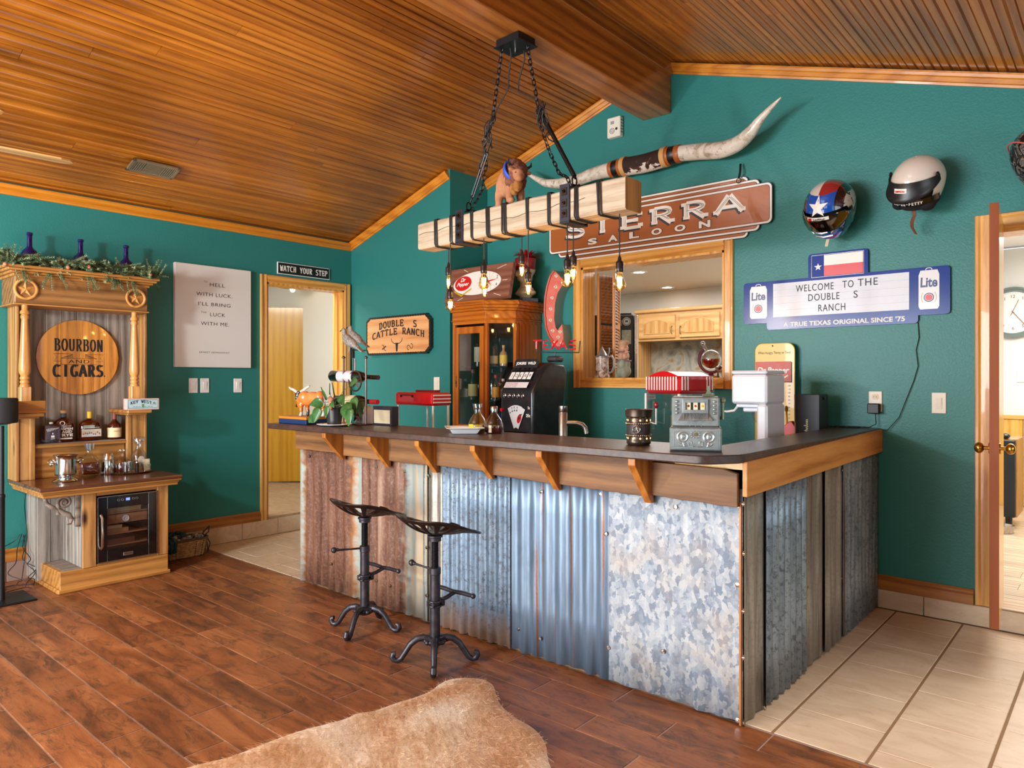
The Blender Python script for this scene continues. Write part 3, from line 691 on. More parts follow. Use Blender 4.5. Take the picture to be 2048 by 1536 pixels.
def screw(p, ax_):
    o = link('screw', sme, bar, p); o.rotation_euler = (PI/2, 0, 0) if ax_ == 'x' else (0, PI/2, 0)
for (px, py) in ((617, 912), (752, 934), (809, 943), (856, 952), (906, 966), (958, 967), (1016, 974), (1082, 983), (1200, 988), (1350, 1014), (1475, 1011), (1475, 1170), (1475, 1440), (1211, 1068), (661, 1128), (752, 1162), (779, 1172), (853, 1095), (853, 1191), (940, 1222), (1018, 1258), (1037, 1258), (1079, 1277), (1216, 1295), (1325, 1303)):
    p = ay(px, py, BY-.017); screw((p.x, p.y, p.z), 'x')
for (px, py) in ((1486, 1008), (1487, 1107), (1486, 1222), (1486, 1315), (1591, 974), (1612, 967), (1685, 940), (1682, 1156), (1615, 1175), (1700, 1030), (1747, 930), (1737, 925)):
    p = ax(px, py, BX1+.013); screw((p.x, p.y, p.z), 'y')
BKX = [-3.656, -3.226, -2.824, -2.42, -2.006, -1.525]
es = [BX0-.005]+BKX+[BX1+.012]
zb = [.880, .868, .868, .872, .858, .852, .852]; zt = [1.013]*6+[.990]
random.seed(2)
for i in range(7):
    q = MB(); a, b = es[i]+(.0 if i == 0 else .002), es[i+1]-.016; n = 10; y = BY-.020-random.uniform(0, .006)
    lo = [(a+(b-a)*k/n, zb[i]+random.uniform(-.002, .002)-.010*k/n*(i > 3)) for k in range(n+1)]
    hi = [(b, zt[i]-(.018 if i == 6 else 0)), (b-.06, zt[i]-(.004 if i == 6 else 0)), (a, zt[i])]
    q.prism(lo+hi, y-.020, y); part('cedar_plank', q, RAWP, bar, mods=bev(.002, 1))
for i, x in enumerate(BKX):
    zz = zb[i]-.035; q = MB(); y0 = BY-.024
    q.prism([(2.492, 1.0135), (y0, 1.0135), (y0, zz+.0), (y0-.018, zz-.0), (2.492, .985)], x-.017, x+.017, 'x'); part('bracket', q, BRKT, bar, mods=bev(.002, 1))
q = MB(); xo = BX1+.012
q.add([(xo, BY-.035, .885), (xo, YB-.004, .911), (xo, YB-.004, 1.043), (xo, BY-.035, 1.0185), (xo+.02, BY-.035, .885), (xo+.02, YB-.004, .911), (xo+.02, YB-.004, 1.043), (xo+.02, BY-.035, 1.0185)],
      [(0, 1, 2, 3), (4, 7, 6, 5), (0, 4, 5, 1), (3, 2, 6, 7), (0, 3, 7, 4), (1, 5, 6, 2)])
part('side_plank', q, RAWPY, bar, mods=bev(.003, 2))
q = MB(); q.box(BX1-.28, BY-.018, .985, BX1+.010, BY+.02, 1.013); part('corner_block', q, SLABD, bar)
CT = 1.048
pts = [(-4.27, 2.478), (-1.235, 2.470), (-1.205, 2.478), (-1.185, 2.495), (-1.118, 2.60), (-1.112, 2.64), (-1.112, YB-.002), (-1.35, YB-.002), (-1.35, 2.93), (-1.37, 2.905), (-4.27, 2.90)]
q = MB(); q.prism(pts, 1.014, CT, 'z'); part('bar_top', q, BARTOP, bar, True, 50, mods=bev(.005, 3))
# lower work surfaces behind the bar (stainless sink counter and the back counter)
ic = thing('sink_counter', 'low inner work counter hidden behind the front bar', 'counter', (0, 0, 0))
q = MB(); q.box(-4.05, 2.78, 0, -1.45, 3.40, .86); part('body', q, mat('cabinet_dark', '4a3422', .6), ic)
q = MB(); q.box(-4.07, 2.77, .865, -1.40, 3.58, .90, .004); part('worktop', q, BARTOP, ic)
bc = thing('back_counter', 'low counter along the teal back wall under the pass-through', 'counter', (0, 0, 0))
q = MB(); q.box(-3.62, 3.72, 0, -1.16, YB-.02, .845); part('body', q, mat('cabinet_dark', '4a3422', .6), bc)
q = MB(); q.box(-3.64, 3.68, .85, -1.155, YB-.015, .88, .004); part('worktop', q, BARTOP, bc)

# ------------------------------------------------------------------ tractor-seat stools
def seat_mesh():
    K = [(0, .112), (14, .142), (34, .222), (50, .214), (70, .200), (90, .203), (120, .196), (150, .180), (180, .172)]
    def Rf(p):
        p = abs(p)
        for (a, ra), (b, rb) in zip(K, K[1:]):
            if p <= b: t = (p-a)/(b-a); t = t*t*(3-2*t); return ra+(rb-ra)*t
        return K[-1][1]
    NS, NR = 96, 15; vs = [(0, 0, 0)]; fs = []
    for j in range(1, NR+1):
        s_ = j/NR
        for i in range(NS):
            p = -180+360*i/NS; R_ = Rf(p); r = R_*s_; a = math.radians(p); x, y = r*math.sin(a), r*math.cos(a)
            bk = .5-.5*math.cos(math.radians(min(180, max(0, abs(p)-40)*1.9)))
            z = .082*bk*s_**2.0+.010*s_**2
            lob = math.exp(-((abs(p)-36)/20)**2); z += lob*(.010*s_-.085*max(0, s_-.55)**1.4)
            z += .026*math.exp(-(p/17)**2)*s_**1.6
            vs.append((x, y, z))
    for i in range(NS): fs.append([0, 1+i, 1+(i+1) % NS])
    for j in range(1, NR):
        for i in range(NS):
            p = abs(-180+360*(i+.5)/NS); s_ = (j+.5)/NR
            hole = False
            if p > 48 and .36 < s_ < .88: hole = (i % 7) in (0, 1, 2, 3)
            if 18 < p < 48 and .50 < s_ < .84: hole = (i % 4) in (0, 1)
            if hole: continue
            a = 1+(j-1)*NS; b = 1+j*NS; fs.append([a+i, a+(i+1) % NS, b+(i+1) % NS, b+i])
    return vs, fs
def make_stool(label):
    t = thing('bar_stool', label, 'stool', (0, 0, 0), 0, 'tractor-seat bar stools in front of the bar')
    ca = [(0.028, .112), (.055, .118), (.085, .112), (.115, .088), (.140, .050), (.158, .022), (.176, .012), (.192, .016), (.200, .030), (.196, .043), (.184, .046)]
    for k in range(4):
        q = MB(); a = PI/4+k*PI/2
        q.tube([(r*math.cos(a), r*math.sin(a), z+.002) for r, z in ca], [.0165, .0165, .0155, .0145, .0135, .013, .013, .014, .0145, .014, .011], 10)
        q.box(-.001, -.001, 0, .001, .001, .001) if False else None
        part('leg', q, IRON, t, True)
    q = MB(); q.prism([(.045, -.045), (.045, .045), (-.045, .045), (-.045, -.045)], .100, .126, 'z'); q.lathe([(.03, .085), (.045, .095), (.05, .10)], 16)
    for k in range(4):
        a = k*PI/2; c = (math.cos(a)*.048, math.sin(a)*.048, .106); q.sph(c, (.014, .014, .012)); q.sph((c[0]*.9+.018*math.sin(a), c[1]*.9-.018*math.cos(a), .108), .010); q.sph((c[0]*.9-.018*math.sin(a), c[1]*.9+.018*math.cos(a), .108), .010)
    for sx in (-1, 1):
        for sy_ in (-1, 1): q.sph((sx*.034, sy_*.034, .128), (.006, .006, .004))
    part('hub', q, IRON, t, True)
    q = MB(); q.lathe([(.024, .124), (.024, .415), (.027, .418), (.027, .447), (.020, .450)], 24); part('column', q, IRON, t, True)
    q = MB(); pr = []
    z = .44
    while z < .578: pr += [(.0155, z), (.0185, z+.0028), (.0155, z+.0056)]; z += .0062
    q.lathe(pr, 16); part('threaded_rod', q, BLACKM, t, True)
    q = MB(); q.lathe([(.018, .570), (.030, .574), (.030, .588), (.036, .592), (.036, .600), (.01, .602)], 20); part('seat_collar', q, IRON, t, True)
    q = MB(); q.tube([(0, 0, .436), (-.08, 0, .438), (-.155, 0, .442)], [.006, .005, .0065], 8); q.sph((-.165, 0, .443), .0155); q.sph((-.145, 0, .4425), (.008, .009, .009)); hd = part('handle', q, IRON, t, True)
    q = MB()
    for zz in (.268, .290): q.ring((0, 0, zz), .028, .0055, 'z', 24, 8)
    q.box(-.022, .026, .262, .022, .046, .298, .003)
    q.tube([(0, .03, .285), (.004, .075, .292), (.008, .115, .305)], .010, 8); 
    for s_ in (-1, 1): q.cyl((s_*.020, -.03, .268), (s_*.020, -.03, .292), .004)
    part('foot_clamp', q, IRON, t, True)
    q = MB(); q.tube([(-.13, .118, .312), (-.06, .120, .312), (0, .120, .308), (.06, .120, .312), (.13, .118, .312)], [.0095, .0105, .010, .0105, .0095], 10); q.sph((-.135, .118, .312), .013); q.sph((.135, .118, .312), .013); part('foot_bar', q, IRON, t, True)
    vs, fs = seat_mesh(); q = MB(); q.add([(a, b, c+.604) for a, b, c in vs], fs)
    def md(o):
        so = o.modifiers.new('s', 'SOLIDIFY'); so.thickness = .008; so.offset = 1; sb = o.modifiers.new('b', 'SUBSURF'); sb.levels = 1; sb.render_levels = 1
    part('seat', q, IRONB, t, True, 60, mods=md)
    return t
st = make_stool('cast iron tractor-seat stool nearest the cowhide rug'); st.location = (-2.48, 2.305, 0)
s2 = copytree(st); s2.location = (-3.088, 2.362, 0); s2['label'] = 'cast iron tractor-seat stool nearer the doorway, in front of the rusty sheets'
for o, rz, hz in ((st, 0, 0), (s2, math.radians(-20), math.radians(70))):
    for c in o.children:
        if c.name.startswith(('leg', 'hub')): c.rotation_euler = (0, 0, rz)
        if c.name.startswith('handle'): c.rotation_euler = (0, 0, hz)
# ------------------------------------------------------------------ cowhide rug
def rug():
    P = [(330, 1570), (373, 1534), (450, 1515), (530, 1485), (590, 1463), (640, 1450), (690, 1436), (715, 1425), (745, 1421), (790, 1405), (830, 1393), (862, 1380), (880, 1366), (905, 1356), (935, 1354), (965, 1357), (985, 1368), (992, 1385), (997, 1400), (1008, 1415), (1030, 1433), (1060, 1450), (1080, 1468), (1092, 1490), (1097, 1520), (1110, 1560), (1120, 1640), (1060, 1760), (900, 1840), (600, 1820), (250, 1700), (230, 1610)]
    W_ = [az(x, y, 0.006) for x, y in P]; out = []
    n = len(W_)
    for i in range(n):
        a, b, c, d = W_[i-1], W_[i], W_[(i+1) % n], W_[(i+2) % n]
        for k in range(4):
            t = k/4; p = .5*((2*b)+(c-a)*t+(2*a-5*b+4*c-d)*t*t+(-a+3*b-3*c+d)*t*t*t); out.append(p)
    cen = sum((V(p) for p in out), V((0, 0, 0)))/len(out); N = len(out); vs = []; R = 12
    rnd = random.Random(4)
    for r in range(R+1):
        f = 1-r/(R+.0)*.999
        for p in out:
            q_ = cen+(p-cen)*f; z = .006+.006*min(1, r*.8)
            z += (.006*math.sin(q_.x*9+1)*math.sin(q_.y*7)+.004*math.sin(q_.x*21))*min(1, r*.3)
            if r == 0: z = .002
            vs.append((q_.x, q_.y, max(z, .002)))
    fs = [[r*N+i, r*N+(i+1) % N, (r+1)*N+(i+1) % N, (r+1)*N+i] for r in range(R) for i in range(N)]
    q = MB(); q.add(vs, fs)
    t = NT('cowhide'); o3 = t.coords(rnd=False); n1 = t.noise(o3, 1.5, 3, .6); n2 = t.noise(o3, 60, 4, 1.5, .7)
    c = t.ramp(t.math('ADD', t.math('MULTIPLY', n1, .85), t.math('MULTIPLY', n2, .12)), [(.40, 'dab288'), (.49, 'eedac2'), (.60, 'faf7f2')])
    t.pset(Base_Color=c, Roughness=.85, Sheen_Weight=.3); t.bump(n2, .8, .006)
    o = solo('cowhide_rug', q, t.m, 'tan and cream cowhide rug lying on the rust-brown plank tiles', 'rug', smooth=True, ang=180)
    # hair
    t2 = NT('hide_hair'); n4 = t2.noise(t2.coords(rnd=False), 1.5, 3, .6); t2.pset(Base_Color=t2.ramp(n4, [(.36, 'ecc698'), (.50, 'f8e4c8'), (.62, 'fffaf2')]), Roughness=.9); o.data.materials.append(t2.m)
    ps = o.modifiers.new('hair', 'PARTICLE_SYSTEM').particle_system; s = ps.settings
    s.type = 'HAIR'; s.material = 2; s.count = 26000; s.hair_length = .010; s.hair_step = 3; s.render_step = 3; s.display_step = 2
    s.root_radius = .35; s.tip_radius = .1; s.radius_scale = .0022
    s.use_advanced_hair = True; s.normal_factor = .004; s.tangent_factor = .0; s.object_align_factor = (.010, -.012, .0); s.factor_random = .007
    s.child_type = 'INTERPOLATED'; s.rendered_child_count = 1; s.child_percent = 1 if hasattr(s, 'child_percent') else 1
    s.clump_factor = .35; s.roughness_2 = .004; s.roughness_1 = .004
    return o
rug()
# ------------------------------------------------------------------ hutch on the left wall; local frame: x along +Y of the room, -y towards the room
HX = -5.59
def LF(y, x=HX, z=0): return (x, y, z)
R90 = PI/2
# local coordinates: lx = world y, ly = -(world x - HX) -> ly negative is towards the room
hutch = thing('drinks_hutch', 'tall rustic pine hutch with turned posts, grey barn-wood back and dark wooden top', 'hutch', (HX, 0, 0), R90)
def H(x): return -(x-HX)          # world x -> local y
F0 = H(-5.02); Cn = H(-4.95)
q = MB()                          # plinth
q.box(1.51, H(-5.02)-.0, 0, 2.17, H(-5.035), .135, .004); q.box(1.51, H(-5.035), 0, 1.535, -.001, .135, .003); q.box(2.145, H(-5.035), 0, 2.17, -.001, .135, .003)
q.box(1.498, H(-5.008), 0, 2.182, H(-5.02), .028, .006); q.box(1.498, H(-5.02), 0, 1.51, -.001, .028, .004)
part('plinth', q, PINEY, hutch)
q = MB(); q.box(1.535, H(-5.035), .118, 1.64, -.001, .135, .003); part('plinth_shelf', q, BARNX, hutch)
for i in range(5):                # barn boards on the recessed left side
    q = MB(); a = H(-5.03)+.001+i*.070; q.box(1.637, a, .135, 1.655, a+.067, .628, .002); part('side_board', q, BARN, hutch)
for i in range(2):
    q = MB(); q.box(1.49+i*.075, H(-5.375), .02 if i == 0 else .135, 1.562+i*.075, H(-5.395), .628, .002); part('side_board', q, BARN, hutch)
q = MB(); q.box(1.485, H(-5.395), .02, 1.50, -.001, .628, .002); part('side_board', q, BARN, hutch)
q = MB(); q.box(2.155, H(-5.03), .135, 2.17, -.001, .628, .002); part('side_board', q, BARN, hutch)
for (a, b, c, d) in ((1.637, 1.715, .135, .628), (2.095, 2.168, .135, .628)):
    q = MB(); q.box(a, H(-5.015), c, b, H(-5.04), d, .003); part('front_stile', q, PINEZ, hutch)
q = MB(); q.box(1.715, H(-5.018), .585, 2.095, H(-5.04), .628, .003); part('front_rail', q, PINEY, hutch)
q = MB(); q.box(1.715, H(-5.018), .135, 2.095, H(-5.04), .150, .003); part('front_rail', q, PINEY, hutch)
q = MB(); q.box(1.70, H(-5.56), .136, 2.11, H(-5.58), .60); part('inner_back', q, BARN, hutch)
q = MB()                          # top with moulded edge
q.prism([(1.378, H(-4.94)), (2.235, H(-4.94)), (2.235, -.001), (1.378, -.001)], .655, .678, 'z')
q2 = MB(); pts = [(1.425, .652), (2.215, .652)]
part('worktop', q, DKTOP, hutch, mods=bev(.005, 2))
q = MB()
for (o_, z0, z1) in ((.0, .643, .655), (.012, .630, .643), (.018, .612, .630)): q.box(1.385+o_, H(-4.945)+o_, z0, 2.228-o_, -.001, z1, .002)
part('top_moulding', q, PINEY, hutch)
# upper case
q = MB()
for (a, b) in ((1.378, 1.396), (2.167, 2.185)):
    q = MB(); q.box(a, H(-5.41), .678, b, -.001, 2.0, .002); part('side_panel', q, PINEZ, hutch)
for (a, b) in ((1.396, 1.486), (2.052, 2.167)):
    q = MB(); q.box(a, H(-5.42), .678, b, H(-5.445), 1.09, .003); q.box(a+.060 if a < 1.5 else a, H(-5.413), .678, b if a < 1.5 else a+.030, H(-5.42), 1.09, .002); part('stile', q, PINEZ, hutch)
for i in range(8):
    q = MB(); a = 1.397+i*.0963; q.box(a, -.018-random.uniform(0, .005), .90, a+.0945, -.002, 1.83, .0015); part('back_board', q, BARN, hutch)
q = MB(); q.box(1.486, H(-5.455), .678, 2.052, H(-5.47), .885, .002); part('lower_panel', q, PINEY, hutch)
q = MB(); q.box(1.486, H(-5.435), .885, 2.052, -.024, .908, .004); part('bottle_shelf', q, BARNX, hutch, label='grey shelf for the whiskey bottles')
q = MB(); q.box(1.486, H(-5.428), .880, 2.052, H(-5.438), .902, .003); part('shelf_lip', q, PINEY, hutch)
# mantel
q = MB(); q.box(1.345, H(-5.30), 1.815, 2.145, H(-5.325), 1.995, .004); q.box(1.345, H(-5.325), 1.815, 1.368, -.001, 1.995, .003); q.box(2.122, H(-5.325), 1.815, 2.145, -.001, 1.995, .003)
q.box(1.368, H(-5.325), 1.825, 2.122, H(-5.36), 1.84); part('mantel_box', q, MANTEL, hutch)
q = MB()
for (o_, z0, z1) in ((.012, 1.985, 2.003), (.030, 2.003, 2.018), (.048, 2.018, 2.034), (.062, 2.034, 2.052)): q.box(1.345-o_, H(-5.30)-o_, z0, 2.145+o_, -.001, z1, .004)
part('cornice', q, PINEY, hutch)
q = MB(); q.box(1.335, H(-5.29), 1.806, 2.155, -.001, 1.816, .003); part('mantel_moulding', q, PINEY, hutch)
for cy in (1.402, 2.063):
    t = MB(); c = (cy, H(-5.315), 0)
    q = MB(); pr = [(.018, 1.806), (.018, 1.775), (.026, 1.765), (.027, 1.752), (.019, 1.745), (.0235, 1.735), (.0235, 1.725), (.018, 1.715), (.020, 1.68), (.026, 1.56), (.033, 1.40), (.031, 1.375), (.022, 1.355), (.027, 1.345), (.027, 1.335), (.021, 1.33), (.027, 1.322), (.027, 1.312), (.022, 1.306), (.028, 1.298), (.028, 1.285)]
    q.lathe(pr[::-1], 20, c); part('turned_post', q, POSTW, hutch, True, 50)
    q = MB(); q.box(cy-.030, c[1]-.030, 1.165, cy+.030, c[1]+.030, 1.287, .004); part('post_block', q, POSTW, hutch)
    q = MB(); q.box(cy-.075, c[1]-.085, 1.098, cy+.085, -.001, 1.122, .004); q.box(cy-.06, c[1]-.04, 1.085, cy+.07, -.001, 1.098, .003); q.box(cy-.05, c[1]-.02, 1.122, cy+.05, c[1]+.045, 1.165, .003); part('post_shelf', q, PINEY, hutch)
    q = MB(); q.ring((cy, H(-5.297)-.006, 1.905), .060, .009, 'y', 36, 8); relief_star(q, cy, 1.905, .054, H(-5.30), .014); part('star_rosette', q, POSTW, hutch, True, 30)
# scroll bracket under the overhang of the top, left
q = MB(); yb_ = H(-5.06)
q.box(1.606, yb_-.012, .40, 1.636, yb_+.012, .611, .003)
S = []
for i in range(34): a = i/33*3.2*PI; r = .040*(1-i/40); S.append((1.548-r*math.cos(a), yb_, .562+r*math.sin(a)))
q.tube(S, .0105, 8); q.tube([(1.508, yb_, .562), (1.512, yb_, .525), (1.540, yb_, .497), (1.572, yb_, .480), (1.588, yb_, .452), (1.578, yb_, .428), (1.562, yb_, .432)], [.012, .014, .017, .017, .015, .013, .013], 8)
q.tube([(1.44, yb_, .600), (1.448, yb_, .566), (1.478, yb_, .540), (1.508, yb_, .520), (1.512, yb_, .492)], [.011, .013, .014, .013, .012], 8); q.tube([(1.60, yb_, .60), (1.52, yb_, .606), (1.44, yb_, .602)], .010, 8)
part('scroll_bracket', q, BARNX, hutch, True, 50)
# barrel-head sign
S_ = ax(154, 715, -5.58); dc = (S_.y, S_.z); ds = thing('barrel_head_sign', 'round stained barrel-head sign reading BOURBON AND CIGARS hung on grey boards', 'sign', (-5.566, dc[0], dc[1]), R90)
Rr = .258; xs = [-.258, -.19, -.125, -.055, .02, .095, .165, .258]
for a, b in zip(xs, xs[1:]):
    q = MB(); n = 8; top = [(a+(b-a)*i/n, math.sqrt(max(0, Rr*Rr-(a+(b-a)*i/n)**2))) for i in range(n+1)]
    top = [(min(max(x, a+.0004), b-.0004), z) for x, z in top]
    pts = top+[(x, -z) for x, z in reversed(top)]; pts = [p for i, p in enumerate(pts) if i == 0 or (V(p)-V(pts[i-1])).length > 1e-4]
    q.prism(pts, -.022, 0); part('stave', q, DISC, ds)
q = MB(); q.slab('BOURBON', 0, .042, .085, .30, .006, .012, -.0235); q.slab('CIGARS', -.002, -.135, .082, .31, .009, .018, -.0235, serif=.5)
q.sph((.163, -.0235, -.130), (.005, .001, .005), 8, 5)
for P in ([(-.112, -.05), (.112, -.05), (.112, -.008), (-.112, -.008), (-.112, -.05)], [(-.112, -.028), (-.155, -.028), (-.135, -.002), (-.155, .022), (-.04, .022), (-.04, -.004)], [(.112, -.028), (.155, -.028), (.135, -.002), (.155, .022), (.04, .022), (.04, -.004)], [(-.112, -.008), (-.04, .020)], [(.112, -.008), (.04, .020)]):
    q.stroke([V(p) for p in P], .0022, -.0235)
for s_ in (-1, 1):
    for i in range(9): x = .045+i*.006; q.stroke([(s_*x, -.004), (s_*x, .018-(x-.045)*.32)], .0016, -.0235)
q.text('AND', 0, -.041, .024, .13, -.0235, mi=0, spacing=1.2); part('lettering', q, INK, ds)
# blue bottles + garland on the mantel
BLUE = NT('cobalt_glass'); BLUE.pset(Base_Color=lin('120a5e'), Roughness=.08, Transmission_Weight=.35, Coat_Weight=.5, IOR=1.45); BLUEG = BLUE.m
bb = MB(); bb.lathe([(.0, 0), (.052, 0), (.060, .012), (.062, .05), (.056, .095), (.040, .125), (.022, .142), (.0155, .155), (.0145, .225), (.018, .228), (.019, .242), (.015, .246), (.013, .246), (.012, .20)], 24, caps=False)
bm_ = mesh('blue_bottle', bb, BLUEG, True)
for (px, lab) in ((59, 'left, nearest the frame edge'), (161, 'middle'), (252, 'right')):
    p = ax(px, 520, -5.47); o = link('blue_bottle', bm_, None, (p.x, p.y, 2.053)); tag(o, 'cobalt blue glass bottle on the mantel, the %s of three' % lab, 'bottle', 'blue bottles on the mantel')
FIR = NT('fir_needles'); fo = FIR.coords(rnd=False); FIR.pset(Base_Color=FIR.ramp(FIR.noise(fo, 18, 3), [(.35, '4f6a48'), (.55, '8a9a70'), (.7, 'b4b890')]), Roughness=.7)
q = MB(); rnd = random.Random(9)
def sprig(p, d, L):
    d = d.normalized(); n = 9; s_ = d.cross(V((0, 0, 1)));  s_ = s_.normalized() if s_.length > .01 else V((1, 0, 0)); u = s_.cross(d)
    q.tube([p, p+d*L], [.0016, .0008], 3)
    for i in range(n):
        c = p+d*L*(i+.5)/n
        for k in range(6):
            a = k*PI/3+rnd.uniform(-.4, .4); w_ = (s_*math.cos(a)+u*math.sin(a)+d*.9).normalized()*rnd.uniform(.012, .024); t2 = d.cross(w_).normalized()*.0034
            q.add([c-t2, c+t2, c+w_], [(0, 1, 2)])
for i in range(420):
    t = rnd.random(); y = 1.26+.95*t; zc = 2.075+.02*math.sin(t*17)
    p = V((-5.33+rnd.uniform(-.10, .07), y, zc+rnd.uniform(-.02, .035)))
    d = V((rnd.uniform(-.2, .8), rnd.choice((-1, 1))*rnd.uniform(.4, 1), rnd.uniform(-.7, .45)))
    sprig(p, d, rnd.uniform(.05, .11))
for (yy, dz) in ((2.17, .12), (2.14, .06), (1.29, .10), (1.55, -.13), (1.75, -.11), (2.02, -.12), (1.35, -.10), (1.92, -.08)):
    for k in range(5): sprig(V((-5.27, yy+rnd.uniform(-.03, .03), 2.05)), V((.25, rnd.uniform(-.5, .5), 1 if dz > 0 else -.9)), abs(dz)+rnd.uniform(0, .03))
me = mesh('g', q, FIR.m)
gl_ = thing('fir_garland', 'green artificial fir garland with small rosettes draped along the mantel', 'garland', (-5.33, 1.74, 2.052))
o = link('foliage', me, gl_, (5.33, -1.74, -2.052))
for (px, py) in ((10, 528), (136, 535), (178, 534), (301, 549)):
    p = ax(px, py, -5.24); q = MB(); q.sph((p.x+5.33, p.y-1.74, p.z-2.052), .013, 8, 6); part('rosette', q, mat('copper_rosette', 'b87a5c', .4), gl_, True)
# boxes on the little post shelves
p1 = (-5.315, 1.415, 1.1225)
q = MB(); q.box(-.085, -.025, 0, .085, .035, .075, .004); q.box(-.09, -.035, -.0, .09, .04, .012, .003)
wbx = thing('wooden_plaque_block', 'small wooden block plaque on the left post shelf of the hutch', 'plaque', (-5.250, 1.41, 1.1225), R90+.12); part('block', q, PINEY, wbx)
q = MB()
for i, s_ in enumerate(('HERE IS THE WAY', 'TO KEEP IT SIMPLE', 'POUR ONE MORE')[:0]): pass
for i, w_ in enumerate((.05, .12, .13, .11, .05)): q.box(-w_/2, -.0356, .060-i*.008, w_/2, -.0352, .062-i*.008)
part('faint_lines', q, mat('burnt_line', '8a5a30', .7), wbx) if False else None
kw = thing('souvenir_plate_box', 'pale blue plaque reading KEY WEST, FL on the right post shelf of the hutch', 'plaque', (-5.250, 2.085, 1.1225), R90-.10)
q = MB(); q.box(-.108, -.03, 0, .108, .03, .078, .003); part('block', q, mat('pinkish_box', 'd8bdb4', .5), kw)
q = MB(); q.box(-.100, -.032, .008, .100, -.030, .073, .0005); part('panel', q, mat('pale_blue_panel', 'a9c6cc', .5), kw)
q = MB(); q.stroke([(-.094, .012), (.094, .012), (.094, .069), (-.094, .069), (-.094, .012)], .0022, -.0325); q.slab('KEY WEST', -.012, .036, .020, .135, .0028, .0045, -.0325, arc=.012); q.text(', FL', .072, .033, .020, .030, -.0325, bold=.02); q.text("24.55 N      81.78 W", 0, .018, .007, .13, -.0325); part('lettering', q, mat('navy_ink', '1c2a4a', .5), kw)
q = MB(); q.box(-.007, -.0332, .016, .007, -.0326, .040); part('emblem', q, mat('green_ink', '5a8a4a', .5), kw)
# whiskey bottles on the shelf -----------------------------------------------
WH = NT('dark_whiskey'); WH.pset(Base_Color=lin('4a1606'), Roughness=.06, Coat_Weight=.6, Specular_IOR_Level=.6); WHISK = WH.m
WL = NT('amber_whiskey'); WL.pset(Base_Color=lin('8e3c14'), Roughness=.06, Transmission_Weight=.3, IOR=1.2, Coat_Weight=.3); AMBER = WL.m
LB = mat('cream_label', 'e8dcae', .6); LW_ = mat('white_label', 'e6e6e0', .6)
SHZ = .9085
def bot(name, label, px, x, prof, m, cap, grp='whiskey bottles on the hutch shelf', sy=1.0, capc=None, base=SHZ):
    p = ax(px, 850, x); t = thing(name, label, 'bottle', (x, p.y-.004, base), R90, grp)
    q = MB(); q.lathe(prof, 24, sy=sy); part('glass', q, m, t, True, 50); z = prof[-1][1]
    q = MB(); q.lathe([(cap[0], z-cap[2]), (cap[0], z+cap[1]), (cap[0]*.8, z+cap[1]+.002)], 16); part('cap', q, capc or IVORY, t, True); return t
t = thing('whiskey_bottle', 'squat square dark bottle with a white signature, first on the shelf', 'bottle', (-5.465, ax(102, 850, -5.465).y, SHZ), R90, 'whiskey bottles on the hutch shelf')
q = MB(); q.box(-.052, -.034, .0, .052, .034, .128, .008); part('glass', q, CLEAR, t); q = MB(); q.box(-.046, -.029, .022, .046, .029, .120, .006); part('whiskey', q, WHISK, t)
q = MB(); q.lathe([(.012, .128), (.012, .138), (.010, .14)], 12); part('cap', q, WHITE, t)
q = MB(); rs = [(-.036+.0015*i, .086+.012*math.sin(i*1.1)*math.exp(-((i-10)/30)**2)+.0003*i) for i in range(48)]; q.stroke(rs, .0016, -.0348); q.box(-.012, -.0349, .028, .012, -.0347, .031); q.box(-.010, -.0349, .038, .010, -.0347, .052); q.sph((0, -.0348, .064), (.004, .0004, .006), 8, 6); part('lettering', q, WINK, t)
t = bot('whiskey_bottle', 'big round-shouldered bottle with bold cream block lettering, second on the shelf', 128, -5.505, [(.0, 0), (.056, 0), (.062, .008), (.063, .10), (.060, .128), (.046, .150), (.026, .162), (.019, .166), (.018, .195)], WHISK, (.019, .018, .0), sy=.62, capc=mat('cork', 'c9a070', .7))
q = MB(); yb = -.0405
q.text("LOCKE+CO", .004, .104, .009, .060, yb, bold=.02); q.text("ASPEN", .006, .082, .017, .078, yb, bold=.04); q.text("AGED", .010, .062, .017, .062, yb, bold=.04); q.text("RYE", .012, .038, .020, .066, yb, bold=.05); q.ring((-.018, yb, .128), .014, .003, 'y', 16, 4); q.box(-.034, yb-.0004, .020, .042, yb, .030); part('lettering', q, WINK, t)
q = MB(); q.lathe([(.0193, .168), (.0193, .192)], 16); part('neck_band', q, mat('slate_band', '3a5560', .5), t)
t = bot('whiskey_bottle', 'flat bottle with a yellow capsule and a painted horse-race label', 180, -5.505, [(.0, 0), (.058, 0), (.066, .008), (.067, .10), (.062, .122), (.046, .138), (.022, .148), (.014, .154), (.0135, .180)], WHISK, (.0155, .020, .026), sy=.58, capc=mat('yellow_capsule', 'e3c22a', .4))
q = MB(); q.box(-.062, -.0400, .028, .062, -.0385, .080); part('label', q, mat('race_label', 'cfd8dc', .6, col2='c8b48a', cs=30), t)
q = MB(); rnd = random.Random(3)
for i in range(9): x = -.05+i*.0125; q.sph((x, -.0402, .050+rnd.uniform(-.006, .01)), (.005, .0005, .006), 8, 5)
part('label_figures', q, mat('race_figures', 'a85a3c', .6, col2='4a6a9a', cs=60), t)
q = MB(); q.box(-.050, -.0400, .086, .02, -.0392, .108); part('upper_label', q, mat('pale_label', '9fb0a8', .6), t); q = MB(); q.text("WOODFORD RESERVE", .0, .088, .006, .10, -.0404); part('lettering', q, WINK, t)
